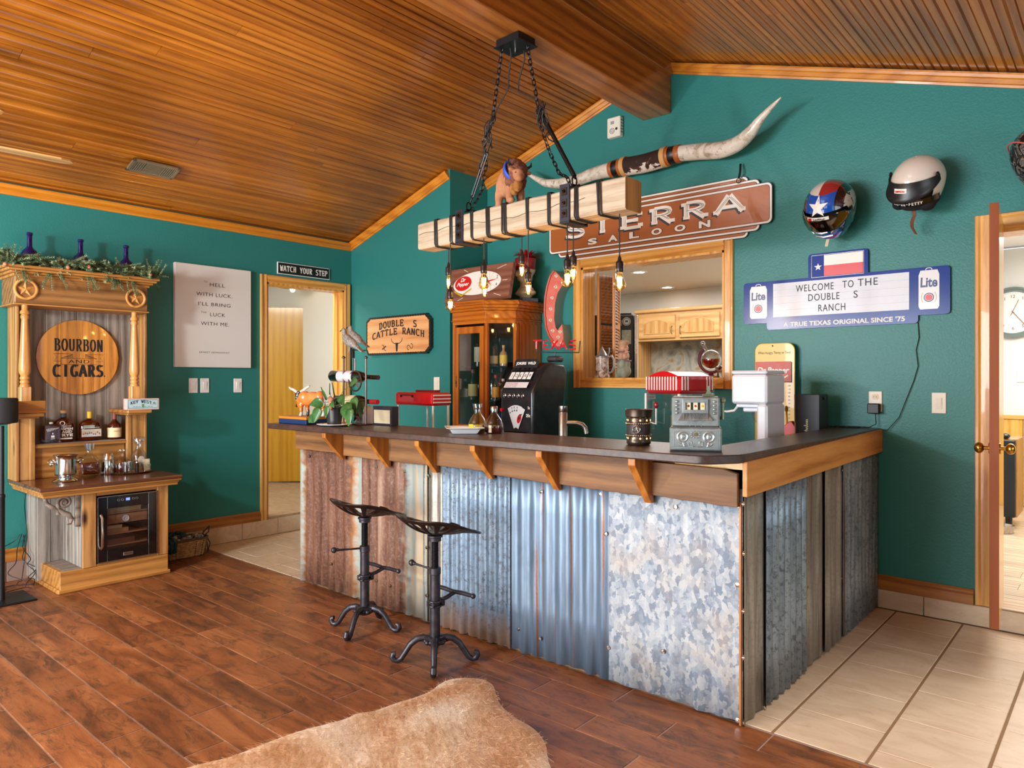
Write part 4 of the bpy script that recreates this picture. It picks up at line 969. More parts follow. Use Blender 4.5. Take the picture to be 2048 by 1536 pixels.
t = bot('whiskey_bottle', 'slim dark bottle with a copper capsule and a cream label with red writing', 230, -5.505, [(.0, 0), (.040, 0), (.045, .005), (.045, .088), (.041, .103), (.024, .122), (.0135, .135), (.012, .150), (.012, .176)], WHISK, (.0145, .012, .034), capc=mat('copper_capsule', '8e4a34', .4))
q = MB(); q.lathe([(.0457, .014), (.0457, .082)], 24, caps=False); part('label', q, LB, t, True); q = MB(); q.text("Johnny Drum", 0, .052, .011, .046, -.0465, shear=.3, arc=.0); part('lettering', q, RED, t)
# things on the hutch top ------------------------------------------------------
TZ = .6785
def onx(px, py, z=TZ): return az(px, py, z)
p = onx(131, 958); p = ax(131, 958, -5.19); t = thing('ice_bucket', 'silver-plated champagne bucket with ram-head handles on a flared foot', 'bucket', (p.x, p.y, TZ), R90); t.scale = (.85, .85, .85)
q = MB(); q.lathe([(.0, 0), (.088, 0), (.090, .006), (.080, .016), (.052, .028), (.048, .036), (.052, .042), (.070, .050), (.072, .060), (.070, .165), (.072, .185), (.082, .196), (.084, .200), (.080, .200), (.068, .188), (.066, .06), (.0, .055)], 36, caps=False); part('body', q, CHROME, t, True, 60)
for s_ in (-1, 1):
    q = MB(); q.sph((s_*.085, 0, .150), (.020, .016, .020)); q.sph((s_*.098, -.004, .135), (.012, .011, .016)); q.tube([(s_*.078, 0, .168), (s_*.105, 0, .172), (s_*.122, 0, .160), (s_*.118, 0, .150)], [.006, .006, .004, .002], 6); part('ram_head_handle', q, CHROME, t, True)
p = ax(178, 950, -5.35); t = thing('square_decanter', 'square crystal decanter engraved L, half full of amber whiskey, beside the silver bucket', 'decanter', (p.x, p.y, TZ), R90)
q = MB(); q.box(-.062, -.05, 0, .062, .05, .115, .012); q.lathe([(.058, .112), (.040, .135), (.020, .150), (.018, .172), (.026, .176), (.020, .179)], 20); part('glass', q, CLEAR, t, True, 50)
q = MB(); q.box(-.054, -.042, .015, .054, .042, .095, .008); part('whiskey', q, AMBER, t)
q = MB(); q.prism([(-.020, .183), (.020, .183), (.028, .222), (-.028, .222)], -.02, .02); q.cyl((0, 0, .172), (0, 0, .184), .012); part('stopper', q, thin('crystal', (240, 244, 248), .5), t)
q = MB(); q.text('L', 0, .062, .024, y=-.0515); q.stroke([(-.03, .048), (-.01, .040), (.01, .046), (.03, .036)], .0015, -.0515); part('engraving', q, WINK, t)
p = ax(216, 948, -5.34); t = thing('cocktail_shaker', 'plain stainless steel shaker cup between the two decanters', 'shaker', (p.x, p.y, TZ), R90)
q = MB(); q.lathe([(0, .143), (.028, .145), (.031, .140), (.045, .004), (.043, 0), (0, 0)], 32); part('cup', q, CHROME, t, True, 50)
p = ax(262, 944, -5.29); t = thing('silver_tray', 'oval silver tray carrying decanters and glasses', 'tray', (p.x, p.y, TZ), R90)
q = MB(); q.lathe([(0, .003), (.115, .003), (.130, .010), (.134, .013), (.128, .009), (.115, .0), (0, 0)], 40, sy=.72, caps=False); part('plate', q, CHROME, t, True, 60)
tz = TZ+.004
def trayp(px, dx=0): p = ax(px, 900, -5.29+dx); return p.x, p.y
x, y = trayp(244, -.03); t = thing('round_decanter', 'round glass decanter with dark red liquor and a flat stopper on the tray', 'decanter', (x, y, tz), R90)
q = MB(); q.lathe([(0, 0), (.040, 0), (.050, .012), (.054, .045), (.048, .085), (.030, .105), (.015, .115), (.014, .135), (.022, .140)], 28); part('glass', q, CLEAR, t, True, 50)
q = MB(); q.lathe([(0, .006), (.038, .006), (.047, .015), (.050, .045), (.0485, .062), (0, .062)], 24); part('liquor', q, mat('red_liquor', '4a0c08', .08, coat=.4), t, True)
q = MB(); q.lathe([(.012, .138), (.014, .146), (.030, .150), (.032, .158), (.030, .166), (0, .166)], 24); part('stopper', q, CLEAR, t, True, 50)
x, y = trayp(277, -.04); t = thing('tall_decanter', 'tall empty glass decanter with a drum stopper at the back of the tray', 'decanter', (x, y, tz), R90)
q = MB(); q.lathe([(0, 0), (.042, 0), (.048, .01), (.048, .11), (.042, .135), (.024, .152), (.020, .168), (.028, .196), (.029, .205)], 28); part('glass', q, CLEAR, t, True, 50)
q = MB(); q.lathe([(.016, .195), (.016, .208), (.036, .212), (.037, .238), (.034, .242), (0, .242)], 24); part('stopper', q, thin('crystal', (240, 244, 248), .5), t, True, 50)
q = MB(); q.sph((0, -.048, .085), (.024, .002, .026), 10, 7); part('etched_medallion', q, mat('frosted', 'b9b4ae', .6), t, True)
x, y = trayp(254, .035); t = thing('whiskey_glass', 'low engraved tumbler at the front edge of the tray', 'glass', (x, y, tz), R90)
q = MB(); q.lathe([(0, .002), (.030, 0), (.034, .082), (.031, .082), (.028, .014), (0, .012)], 24, caps=False); part('glass_wall', q, CLEAR, t, True, 50)
x, y = trayp(274, .03); t = thing('bottle_pourer', 'black and chrome bottle stopper standing on the tray', 'stopper', (x, y, tz), R90)
q = MB(); q.lathe([(0, 0), (.009, 0), (.011, .012), (.010, .05), (.013, .052), (.013, .058), (0, .058)], 16); part('rubber_plug', q, BLACKP, t, True); q = MB(); q.sph((0, 0, .070), (.010, .010, .013)); q.tube([(0, 0, .075), (-.015, 0, .082), (-.028, 0, .076)], .004, 6); part('spout', q, CHROME, t, True)
x, y = trayp(292, .01); t = thing('card_holder', 'glass tumbler holding a cream printed card at the right end of the tray', 'glass', (x, y, tz), R90)
q = MB(); q.box(-.024, -.002, .01, .024, .004, .088); part('card', q, mat('cream_card', 'dcd3b4', .6, col2='a8906a', cs=40), t); q = MB(); q.lathe([(0, .002), (.028, 0), (.034, .055), (.031, .055), (.026, .008)], 20, caps=False); part('glass_wall', q, CLEAR, t, True)
# humidor ---------------------------------------------------------------------
hm = thing('cigar_cooler', 'black glass-fronted cigar cooler with wooden drawers built into the hutch', 'cooler', (-5.025, 1.905, .152), R90)
q = MB(); q.box(-.182, 0, 0, .182, .022, .425); 
q = MB(); q.box(-.185, .02, 0, .185, .40, .010); q.box(-.185, .02, .415, .185, .40, .425); q.box(-.185, .02, .01, -.175, .40, .415); q.box(.175, .02, .01, .185, .40, .415); q.box(-.175, .39, .01, .175, .40, .415); part('case', q, BLACKP, hm)
q = MB(); q.box(-.183, -.018, .0, -.128, .006, .425, .002); q.box(.128, -.018, 0, .183, .006, .425, .002); q.box(-.128, -.018, 0, .128, .006, .075, .001); q.box(-.128, -.018, .345, .128, .006, .425, .001); dr = part('door', q, BLACKG, hm)
q = MB(); q.box(-.128, -.008, .075, .128, -.005, .345); part('door_glass', q, thin('cooler_glass', (235, 235, 238), .08), dr)
q = MB()
for a in ((-.186, -.019, 0, -.182, .007, .425), (.182, -.019, 0, .186, .007, .425), (-.186, -.019, .421, .186, .007, .425), (-.186, -.019, 0, .186, .007, .004)): q.box(*a)
part('chrome_edge', q, STEEL, dr)
q = MB(); q.tube([(-.165, -.018, .09), (-.165, -.040, .11), (-.165, -.046, .20), (-.165, -.040, .29), (-.165, -.018, .31)], .0085, 8); part('handle', q, STEEL, dr, True)
q = MB(); q.box(-.014, -.0188, .385, .010, -.0182, .402); part('display', q, glow('blue_display', '5a6cff', 2.5), dr)
q = MB()
for x in (-.06, -.036, .032, .054): q.ring((x, -.0185, .393), .007, .0012, 'y', 12, 4)
part('touch_keys', q, mat('grey_key', '6a6a70', .5), dr)
q = MB(); q.box(-.030, -.0190, .024, .030, -.0182, .046, .003); part('badge', q, STEEL, dr); q = MB(); q.text('Whynter', 0, .030, .011, .048, -.0193, bold=.02); part('lettering', q, BLACKP, dr)
CED = wood('cedar_drawer', '8a5834', 'b07c50', 'c8966a', 'x', .5, 0, .1)
for z, h in ((.235, .058), ): q = MB(); q.box(-.160, .02, z, .160, .30, z+h, .002); part('drawer', q, CED, hm)
q = MB(); q.ring((0, .018, .262), .018, .004, 'y', 20, 6); q.cyl((0, .018, .262), (0, .021, .262), .017); part('hygrometer', q, WHITE, hm, True)
for z in (.30, .165, .09): q = MB(); q.box(-.165, .02, z, .165, .34, z+.008); part('shelf', q, CED, hm)
for (x0, x1, z, h, c) in ((-.15, .10, .308, .032, 'c8a676'), (-.15, .02, .173, .028, 'b8905c'), (-.15, -.02, .201, .022, 'd8b888'), (-.14, .06, .098, .035, '6e3c28')): q = MB(); q.box(x0, .03, z, x1, .22, z+h, .002); part('cigar_box', q, mat('cb'+c, c, .6), hm)
# speaker stand + speaker -------------------------------------------------------
sp = thing('speaker_stand', 'slim black speaker stand on a thin plate at the left edge', 'stand', (-5.13, 1.235, 0), R90)
q = MB(); q.box(-.17, -.14, 0, .15, .14, .012, .005); part('base_plate', q, BLACKM, sp)
q = MB(); q.lathe([(.017, .012), (.017, .62), (.019, .625), (.019, .64), (.013, .645), (.013, 1.055)], 18); part('pole', q, BLACKM, sp, True)
t = thing('speaker', 'black cylindrical speaker on the slim stand at the left edge', 'speaker', (-5.13, 1.235, 1.062), R90)
q = MB(); q.lathe([(.0, 0), (.03, 0), (.055, .006), (.082, .010), (.084, .016), (.084, .150), (.080, .158), (0, .158)], 40, sy=.8); part('body', q, mat('speaker_cloth', '1a1a1c', .7, bump=.3, bs=400), t, True, 50)
q = MB(); q.lathe([(.078, .1585), (.078, .160), (0, .160)], 40, sy=.8); part('top_cap', q, BLACKP, t, True, 50)
CB = mat('black_cable', '141416', .5)
q = MB(); rnd = random.Random(6)
def cable(a, b, sag=.05, n=6, r=.0028, wig=.02):
    C_ = []
    for i in range(n+1):
        t_ = i/n; p = V(a).lerp(V(b), t_); p.z = p.z-sag*4*t_*(1-t_); C_.append(p+V((rnd.uniform(-1, 1), rnd.uniform(-1, 1), 0))*wig*math.sin(PI*t_)*1.6)
    pts = []
    for i in range(n):
        p0, p1, p2, p3 = C_[max(i-1, 0)], C_[i], C_[i+1], C_[min(i+2, n)]
        for k in range(6):
            t = k/6; p = .5*((2*p1)+(p2-p0)*t+(2*p0-5*p1+4*p2-p3)*t*t+(-p0+3*p1-3*p2+p3)*t**3); pts.append(V((max(p.x, XA+.022), p.y, max(p.z, .005))))
    pts.append(C_[-1]); q.tube(pts, r, 5)
cable((-5.55, 1.475, .62), (-5.52, 1.44, .02), 0, wig=.02); cable((-5.56, 1.46, .30), (-5.35, 1.46, .006), .05, wig=.05); cable((-5.56, 1.47, .30), (-5.30, 1.40, .016), .04, wig=.05); cable((-5.56, 1.45, .31), (-5.4, 1.38, .016), .08, wig=.05)
cable((-5.56, 1.44, .31), (-5.58, 1.2, .22), .05, wig=.02); cable((-5.2, 1.2, 1.0), (-5.56, 1.25, .02), -.02, n=20, wig=.02); cable((-5.5, 1.2, .006), (-5.4, 1.47, .006), 0, wig=.05); cable((-5.45, 1.1, .006), (-5.25, 1.42, .016), 0, wig=.04)
solo('speaker_cables', q, CB, 'tangle of thin black cables on the floor by the speaker stand', 'cable', smooth=True)
# basket ------------------------------------------------------------------------
bk = thing('wicker_basket', 'long wicker basket with dark iron handles holding cones and tartan cloth', 'basket', (-5.42, 2.43, 0), R90)
WK = mat('wicker', '9a7446', .6, col2='c9a470', cs=40); IR = mat('rusty_wire', '3a2a22', .5)
L2, W2, HB = .185, .10, .125
def rim(f, z): return [(L2*f*math.copysign(abs(math.cos(a))**.5, math.cos(a)), W2*f*math.copysign(abs(math.sin(a))**.5, math.sin(a)), z) for a in [2*PI*i/36 for i in range(36)]]
q = MB()
for i in range(14): q.tube([(p[0]*(1+.012*((k+i) % 2)), p[1]*(1+.03*((k+i) % 2)), p[2]) for k, p in enumerate(rim(.88+.12*i/13, .008+i*.0088))], .0048, 5, closed=True)
part('woven_wall', q, WK, bk, True)
q = MB(); a_, b_ = rim(.9, .004), rim(1.03, HB+.006)
for k in range(0, 36, 2): q.tube([a_[k], b_[k]], .0045, 5)
q.tube(b_, .007, 6, closed=True); part('ribs', q, mat('dark_cane', '5e4026', .6), bk, True)
q = MB(); q.prism([(p[0], p[1]) for p in rim(.86, 0)], .004, .012, 'z'); part('base', q, WK, bk)
for s_ in (-1, 1):
    q = MB(); q.tube([(s_*.16, -.02, .12), (s_*.205, -.03, .16), (s_*.225, 0, .195), (s_*.205, .03, .16), (s_*.16, .02, .12)], .005, 6); q.tube([(s_*.19, -.03, .125), (s_*.222, -.02, .07), (s_*.215, 0, .006), (s_*.222, .03, .07), (s_*.19, .04, .125)], .004, 6); part('handle', q, IR, bk, True)
q = MB(); rnd = random.Random(8)
for i in range(26): q.sph((rnd.uniform(-.08, .14), rnd.uniform(-.07, .07), rnd.uniform(.105, .150)), (.022, .017, .017), 8, 5)
tag(link('pine_cones', mesh('pc', q, mat('grey_cones', '5c5048', .7, col2='c8c0b8', cs=50), False), None, (-5.42, 2.43, 0), R90), 'grey and white cones heaped in the wicker basket', 'cones', None, 'stuff')
q = MB()
for i in range(24):
    a = i*.7; q.tube([(-.13+.045*math.cos(a), -.05+.045*math.sin(a), .155+rnd.uniform(-.01, .02)), (-.13+.065*math.cos(a), -.07+.06*math.sin(a), .12), (-.13+.05*math.cos(a), -.105-.015*abs(math.sin(a)), .06)], [.012, .014, .009], 6)
for i in range(14): a = i*.9; q.sph((-.02+.05*math.cos(a), .02+.05*math.sin(a), .155+.012*math.sin(i)), (.024, .02, .016), 8, 5)
tag(link('tartan_cloth', mesh('tc', q, mat('tartan', '0f5a52', .8, col2='2a2450', cs=35), True), None, (-5.42, 2.43, 0), R90), 'ruffled green and purple tartan cloth hanging over the basket edge', 'cloth')
# wall art on the left wall -------------------------------------------------------
XW = XA+.001
a = ax(350, 527, XW+.035); b = ax(502, 735, XW+.035); cy = (a.y+b.y)/2; W_ = b.y-a.y; z0, z1 = 1.431, 2.240
cv = thing('quote_canvas', 'white canvas print with a black lettered quote about luck', 'picture', (XW, cy, z0), R90)
q = MB(); q.box(-W_/2, -.036, 0, W_/2, 0, z1-z0, .003); part('canvas', q, CANV, cv)
q = MB(); HH = z1-z0
def ctx(s, fy, h, wd, x=0): q.text(s, x, HH*(1-fy)-h, h, wd, -.0365, bold=0, spacing=1.1)
ctx('TO', .150, .013, .028, -.075); ctx('HELL', .165, .028, .125, .022); ctx('WITH LUCK.', .265, .028, .30, 0); ctx("I'LL BRING", .360, .028, .265, 0); ctx('THE', .452, .013, .045, -.09); ctx('LUCK', .460, .028, .125, .025); ctx('WITH ME.', .552, .028, .235, .004); ctx('ERNEST HEMINGWAY', .845, .0125, .25, 0)
part('lettering', q, INK, cv)
a = ax(555, 523, XW+.012); b = ax(659, 555, XW+.012); z0 = ax(555, 547, XW+.012).z; z1 = ax(555, 523, XW+.012).z
sg = thing('step_sign', 'small black and white sign reading WATCH YOUR STEP above the left doorway', 'sign', (XW, (a.y+b.y)/2, z0), R90); W_ = b.y-a.y; HH = z1-z0
q = MB(); q.box(-W_/2, -.012, 0, W_/2, 0, HH, .002); part('board', q, WHITE, sg); q = MB(); q.box(-W_/2+.006, -.0128, .006, W_/2-.006, -.0122, HH-.006); part('black_field', q, BLACKP, sg)
q = MB(); q.slab('WATCH YOUR STEP', 0, HH*.26, HH*.48, W_-.05, .0045, .0085, -.0133, serif=.5); part('lettering', q, WINK, sg)
def plate(name, label, loc, rz, n=1, col=WHITE, grp=None):
    t = thing(name, label, 'switch', loc, rz, grp); q = MB(); q.box(-.035, -.006, -.058, .035, 0, .058, .002); part('cover', q, col, t)
    q = MB(); q.box(-.0165, -.0085, -.033, .0165, -.006, .033, .001); q.prism([(-.0105, -.0255), (-.006, .026), (-.0085, -.0255)][:0] or [(-.0085, -.028), (-.0125, .028), (-.008, .028), (-.008, -.028)], -.013, .013, 'x'); part('rocker', q, col, t)
    return t
for (px, lab) in ((386, 'left of the pair under the canvas'), (409, 'right of the pair under the canvas'), (475, 'single one beside the doorway casing')):
    p = ax(px, 771, XW); plate('light_switch', 'white rocker light switch, %s' % lab, (XW, p.y, p.z), R90, grp='white switches on the left wall')
# doorway view: slab door, lamp, door stop ------------------------------------------
A = az(533, 940, .17); 
hd = thing('oak_slab_door', 'golden flush oak door standing open in the hallway', 'door', (0, 0, 0))
a = ax(533, 900, -7.0); b = ay(611, 900, 3.75)
p0 = V((-6.30, ax(533, 900, -6.30).y-.16)); 
d_ = ray(611, 800); T_ = 8.2; e1 = V((d_.x*T_, d_.y*T_)); d2_ = ray(520, 800); e0 = V((d2_.x*8.15, d2_.y*8.15)); dirn = (e1-e0).normalized(); nrm = V((-dirn.y, dirn.x)); Ld = (e1-e0).length
hd.location = (e0.x, e0.y, .16); hd.rotation_euler = (0, 0, math.atan2(dirn.y, dirn.x))
q = MB(); q.box(0, 0, .01, Ld, .038, 2.0, .003); part('slab', q, SLABD, hd)
p = az(602, 958, .162); q = MB(); q.box(-.09, -.05, 0, .02, .05, .075, .01); q.cyl((-.09, 0, .04), (-.13, 0, .04), .045, .05)
solo('door_stop', q, mat('door_stop_grey', '6e6a60', .6), 'grey weight holding the hallway door open', 'door stop', (p.x, p.y, .156), .4, smooth=True)
# drop the far door frame glimpsed above the slab door
q = MB(); q.box(-8.195, 3.05, .155, -8.17, 3.13, 2.12, .004); q.box(-8.195, 3.05, 2.12, -8.17, 4.3, 2.20, .004); struct('trim_7', q, OAKY)
p = ax(585, 574, -6.9); pl = thing('hall_pendant', 'pewter-shaded pendant lamp glowing in the hallway', 'lamp', (p.x, p.y, p.z))
q = MB(); q.lathe([(.03, .07), (.045, .05), (.11, .035), (.165, 0), (.163, -.004), (.105, .028), (.03, .045)], 32, caps=False); part('shade', q, mat('pewter', '8a8c90', .35, .8), pl, True, 50)
q = MB(); q.cyl((0, 0, .07), (0, 0, 2.5-p.z-.002), .006); part('stem', q, BLACKM, pl)
q = MB(); q.sph((0, 0, -.022), (.028, .028, .035)); part('bulb', q, glow('warm_bulb', 'ffcf8a', 14), pl, True)
# ceiling vent and fan ---------------------------------------------------------------
def onceil(px, py, off=0):
    d = ray(px, py); t_ = (2.60+.329*5.60-CAMZ-off)/(d.z-.329*d.x); return O+d*t_
A, B, C_ = onceil(246, 340), onceil(360, 361), onceil(265, 316)
cen = (B+C_)/2
nrm3 = V((.3125, 0, -.95)).normalized(); e1 = V((0, 1, 0)); e2 = V((.95, 0, .3125))
M = Matrix((e1, e2, nrm3)).transposed().to_4x4(); M.translation = onceil(307, 338)
vt = thing('ceiling_vent', 'bronze air register set in the sloping pine ceiling', 'vent'); vt.matrix_world = M
VT = mat('vent_bronze', 'a8987e', .35, .6)
vw, vh = .155, .075
q = MB(); q.box(-vw, -vh, -.006, vw, -vh+.022, .008, .002); q.box(-vw, vh-.022, -.006, vw, vh, .008, .002); q.box(-vw, -vh, -.006, -vw+.022, vh, .008, .002); q.box(vw-.022, -vh, -.006, vw, vh, .008, .002); q.box(-.062, -vh, -.006, -.052, vh, .006); q.box(.052, -vh, -.006, .062, vh, .006); part('frame', q, VT, vt)
q = MB(); q.box(-vw+.02, -vh+.02, -.012, vw-.02, vh-.02, -.008); part('dark_back', q, BLACKP, vt)
for i in range(8):
    q = MB(); y = -.050+i*.0143; q.box(-.050, y-.0045, -.004, .050, y+.0045, .006, .001); part('louvre', q, VT, vt)
for s_ in (-1, 1):
    for i in range(5): q = MB(); x = s_*(.072+i*.0135); q.box(x-.004, -.052, -.004, x+.004, .052, .006, .001); part('louvre', q, VT, vt)
fan = thing('ceiling_fan', 'ceiling fan with pale oak blades, only one blade tip in view at the left', 'fan', (-4.25, .66, 0))
q = MB(); q.lathe([(.05, cz(-4.25)+.01), (.055, cz(-4.25)-.05), (.012, cz(-4.25)-.07), (.012, 2.62)], 20); part('downrod', q, BRASSD, fan, True)
q = MB(); q.lathe([(0, 2.62), (.06, 2.61), (.14, 2.56), (.15, 2.50), (.12, 2.44), (0, 2.43)], 28); part('motor', q, BRASSD, fan, True)
a0_ = math.radians(87.5); FB = wood('fan_blade_oak', 'a86a2c', 'd29a58', 'e3b27a', 'x', .35, .2, .03, bump=.05)
for k in range(5):
    a = a0_+k*2*PI/5; q = MB(); q.prism([(.20, -.055), (.60, -.07), (.645, -.055), (.67, -.02), (.67, .02), (.645, .055), (.60, .07), (.20, .055)], -.004, .004, 'z'); q.box(.10, -.02, -.006, .22, .02, .002)
    o = part('blade', q, FB, fan, loc=(0, 0, 2.475)); o.rotation_euler = (.10, 0, a)
# ------------------------------------------------------------------ timber chandelier
LC = V((-2.637, 3.075, 2.158)); LR = math.radians(-2.35); LL, LH, LD = 1.572, .161, .14
ch = thing('timber_chandelier', 'rustic timber beam chandelier wrapped in black cord with hanging filament bulbs', 'chandelier', LC, LR)
def loc(p): p = V(p)-LC; c, s_ = math.cos(-LR), math.sin(-LR); return V((c*p.x-s_*p.y, s_*p.x+c*p.y, p.z))
q = MB(); n = 10; vs = []; rnd = random.Random(5)
for i in range(n+1):
    x = -LL/2+LL*i/n; j = [rnd.uniform(-.003, .003) for _ in range(8)]
    for (y, z) in ((-LD/2, .008), (-LD/2+.008, 0), (LD/2-.008, 0), (LD/2, .008), (LD/2, LH-.008), (LD/2-.008, LH), (-LD/2+.008, LH), (-LD/2, LH-.008)): vs.append((x, y+j[0]*.7, z+(j[1] if 0 < i < n else 0)))
fs = [[i*8+k, i*8+(k+1) % 8, (i+1)*8+(k+1) % 8, (i+1)*8+k] for i in range(n) for k in range(8)]
q.add(vs, fs, 0); q.add(vs[:8], [list(range(8))], 0); q.add(vs[-8:], [list(range(8))], 1)
# long drying crack on the front face
pb = part('beam', q, [PALEB, ENDG], ch, False)
q = MB(); cr = []
for i in range(30): x = -LL/2+.01+1.32*i/29; cr.append((x, .088+.006*math.sin(i*1.3)+.01*math.sin(i*.25)))
q.stroke([V(p) for p in cr], .0022, -LD/2-.0045); part('drying_crack', q, mat('crack_dark', '2c2018', .9), ch)
lx = lambda px: loc(ay(px, 450, 3.0)).x
CORD = mat('black_cord', '24211f', .6, bump=.3, bs=200)
for i, px in enumerate((864, 897, 940, 973, 1006, 1055, 1100, 1157, 1204)):
    x = lx(px); q = MB(); rnd = random.Random(i)
    for k in range(3 if i != 4 else 4):
        o_ = (k-1)*.009+rnd.uniform(-.003, .003); sl = rnd.uniform(.01, .05); P_ = []
        e = .006; y0, y1, z0, z1 = -LD/2-e, LD/2+e, -e, LH+e
        for (t_, y, z) in ((0, y0, z1-.01), (.1, y0, z0+.02), (.13, y0+.006, z0+.004), (.2, y0+.02, z0), (.45, y1-.02, z0), (.5, y1-.004, z0+.006), (.55, y1, z0+.02), (.8, y1, z1-.02), (.85, y1-.006, z1-.004), (.9, y1-.02, z1), (.97, y0+.02, z1), (1, y0+.004, z1-.003)): P_.append((x+o_+sl*t_*(1 if t_ < .5 else 2*(1-t_))+rnd.uniform(-.003, .003), y, z))
        q.tube(P_, .0036, 6, closed=True)
    part('cord_wrap', q, CORD, ch, True)
PL = mat('clamp_steel', '3a3d48', .38, .6)
for px0, px1 in ((904, 926), (1118, 1151)):
    a, b = lx(px0)-.0, lx(px1)-.004; cl = bpy.data.objects.new('clamp', None); COL.objects.link(cl); cl.parent = ch; cl.location = ((a+b)/2, 0, 0); hw = .033
    q = MB(); e = .010; q.box(-hw, -LD/2-e, -.008, hw, -LD/2-e+.006, LH+.028, .002); q.box(-hw, LD/2+e-.006, -.008, hw, LD/2+e, LH+.028, .002); q.box(-hw, -LD/2-e, -.014, hw, LD/2+e, -.007, .002); part('clamp_plate', q, PL, cl)
    for zz in (.035, .090, .150):
        q = MB(); q.box(-.018, -LD/2-e-.003, zz-.02, .018, -LD/2-e, zz+.02, .001); q.tube([(0, -LD/2-e-.003, zz), (0, -LD/2-e-.013, zz)], .009, 6); q.cyl((0, -LD/2-e-.013, zz), (0, -LD/2-e-.022, zz), .004); part('bolt', q, IRONB, cl)
# canopy box under the ridge beam
cp = az(1031, 86, 3.205); c0 = loc((cp.x, cp.y, 3.205)); 
q = MB(); q.box(c0.x-.085, c0.y-.07, c0.z-.022, c0.x+.085, c0.y+.07, c0.z+.019, .003); q.box(c0.x-.095, c0.y-.08, c0.z-.028, c0.x+.095, c0.y+.08, c0.z-.022, .002); part('canopy', q, BLACKM, ch)
q = MB(); q.cyl((c0.x, c0.y, c0.z-.028), (c0.x, c0.y, c0.z-.05), .005); q.box(c0.x-.008, c0.y-.002, c0.z-.058, c0.x+.008, c0.y+.002, c0.z-.045); part('wing_nut', q, CHROME, ch)
CHN = mat('chain_iron', '2b292c', .35, .8)
lk = MB(); pts = []
for i in range(16):
    a = 2*PI*i/16; pts.append((.0085*math.cos(a), 0, .0105*math.copysign(1, math.sin(a))*(1 if abs(math.sin(a)) > .2 else 0)+.0085*math.sin(a)))
lk.tube(pts, .0028, 6, closed=True); lkm = mesh('chain_link', lk, CHN, True)
def chain(P_, s0=0):
    P_ = [V(p) for p in P_]; L = [0]
    for a, b in zip(P_, P_[1:]): L.append(L[-1]+(b-a).length)
    d = 0; k = 0
    while d < L[-1]:
        i = max(j for j in range(len(P_)-1) if L[j] <= d); t_ = (d-L[i])/(L[i+1]-L[i]); p = P_[i].lerp(P_[i+1], t_); dr_ = (P_[i+1]-P_[i]).normalized()
        o = link('chain_link', lkm, ch, p); o.rotation_mode = 'QUATERNION'; o.rotation_quaternion = dr_.to_track_quat('Z', 'Y') @ Matrix.Rotation((k % 2)*PI/2+.6, 3, 'Z').to_quaternion(); d += .0285; k += 1
def LP(px, py, y): return loc(ay(px, py, y))
y0 = cp.y
zt_ = c0.z-.03
cA, cB = V((c0.x-.062, c0.y-.045, zt_)), V((c0.x+.062, c0.y+.03, zt_))
kA, kB = LP(986, 232, 3.06), LP(1076, 212, 3.09)
for s_, (c_, k_) in enumerate(((cA, kA), (cB, kB))):
    chain([c_, k_])
    q = MB(); q.ring(tuple(c_), .010, .003, 'y', 14, 6); part('hook', q, CHN, ch, True)
sA, sB = V((lx(914)+.006, 0, LH+.028)), V((lx(1135), 0, LH+.028))
tA0, tA1 = kA+V((-.012, 0, -.13)), sA+V((.012, 0, .05)); tB0, tB1 = kB+V((.02, 0, -.04)), sB+V((.0, 0, .055))
# turnbuckles
d_ = (tA1-tA0).normalized(); m0 = tA0.lerp(tA1, .22); m1 = tA0.lerp(tA1, .90)
q = MB(); sd = d_.cross(V((0, 1, 0))).normalized()*.010
for s_ in (-1, 1): q.tube([m0+sd*s_, m1+sd*s_], .0045, 6)
q.cyl(tA0, m0+d_*.02, .005); q.cyl(m1-d_*.02, tA1, .005); q.sph(m0, (.014, .008, .012)); q.sph(m1, (.014, .008, .012)); part('turnbuckle', q, CHN, ch, True)
q = MB(); q.cyl(tB0, tB1, .012, .012, 12); q.cyl(tB0-V((0, 0, -.03)), tB0, .016); q.cyl(tB1, tB1+(tB1-tB0).normalized()*.015, .007); part('turnbuckle', q, CHN, ch, True)
for s_ in (sA, sB):
    q = MB(); q.ring((s_.x, 0, s_.z+.030), .019, .0045, 'x', 18, 6, a0=-.7, a1=PI+.7, ry=.024); q.cyl((s_.x, -.022, s_.z+.008), (s_.x, .022, s_.z+.008), .006); q.cyl((s_.x-.035, 0, s_.z+.004), (s_.x+.035, 0, s_.z+.004), .004); part('shackle', q, CHN, ch, True)
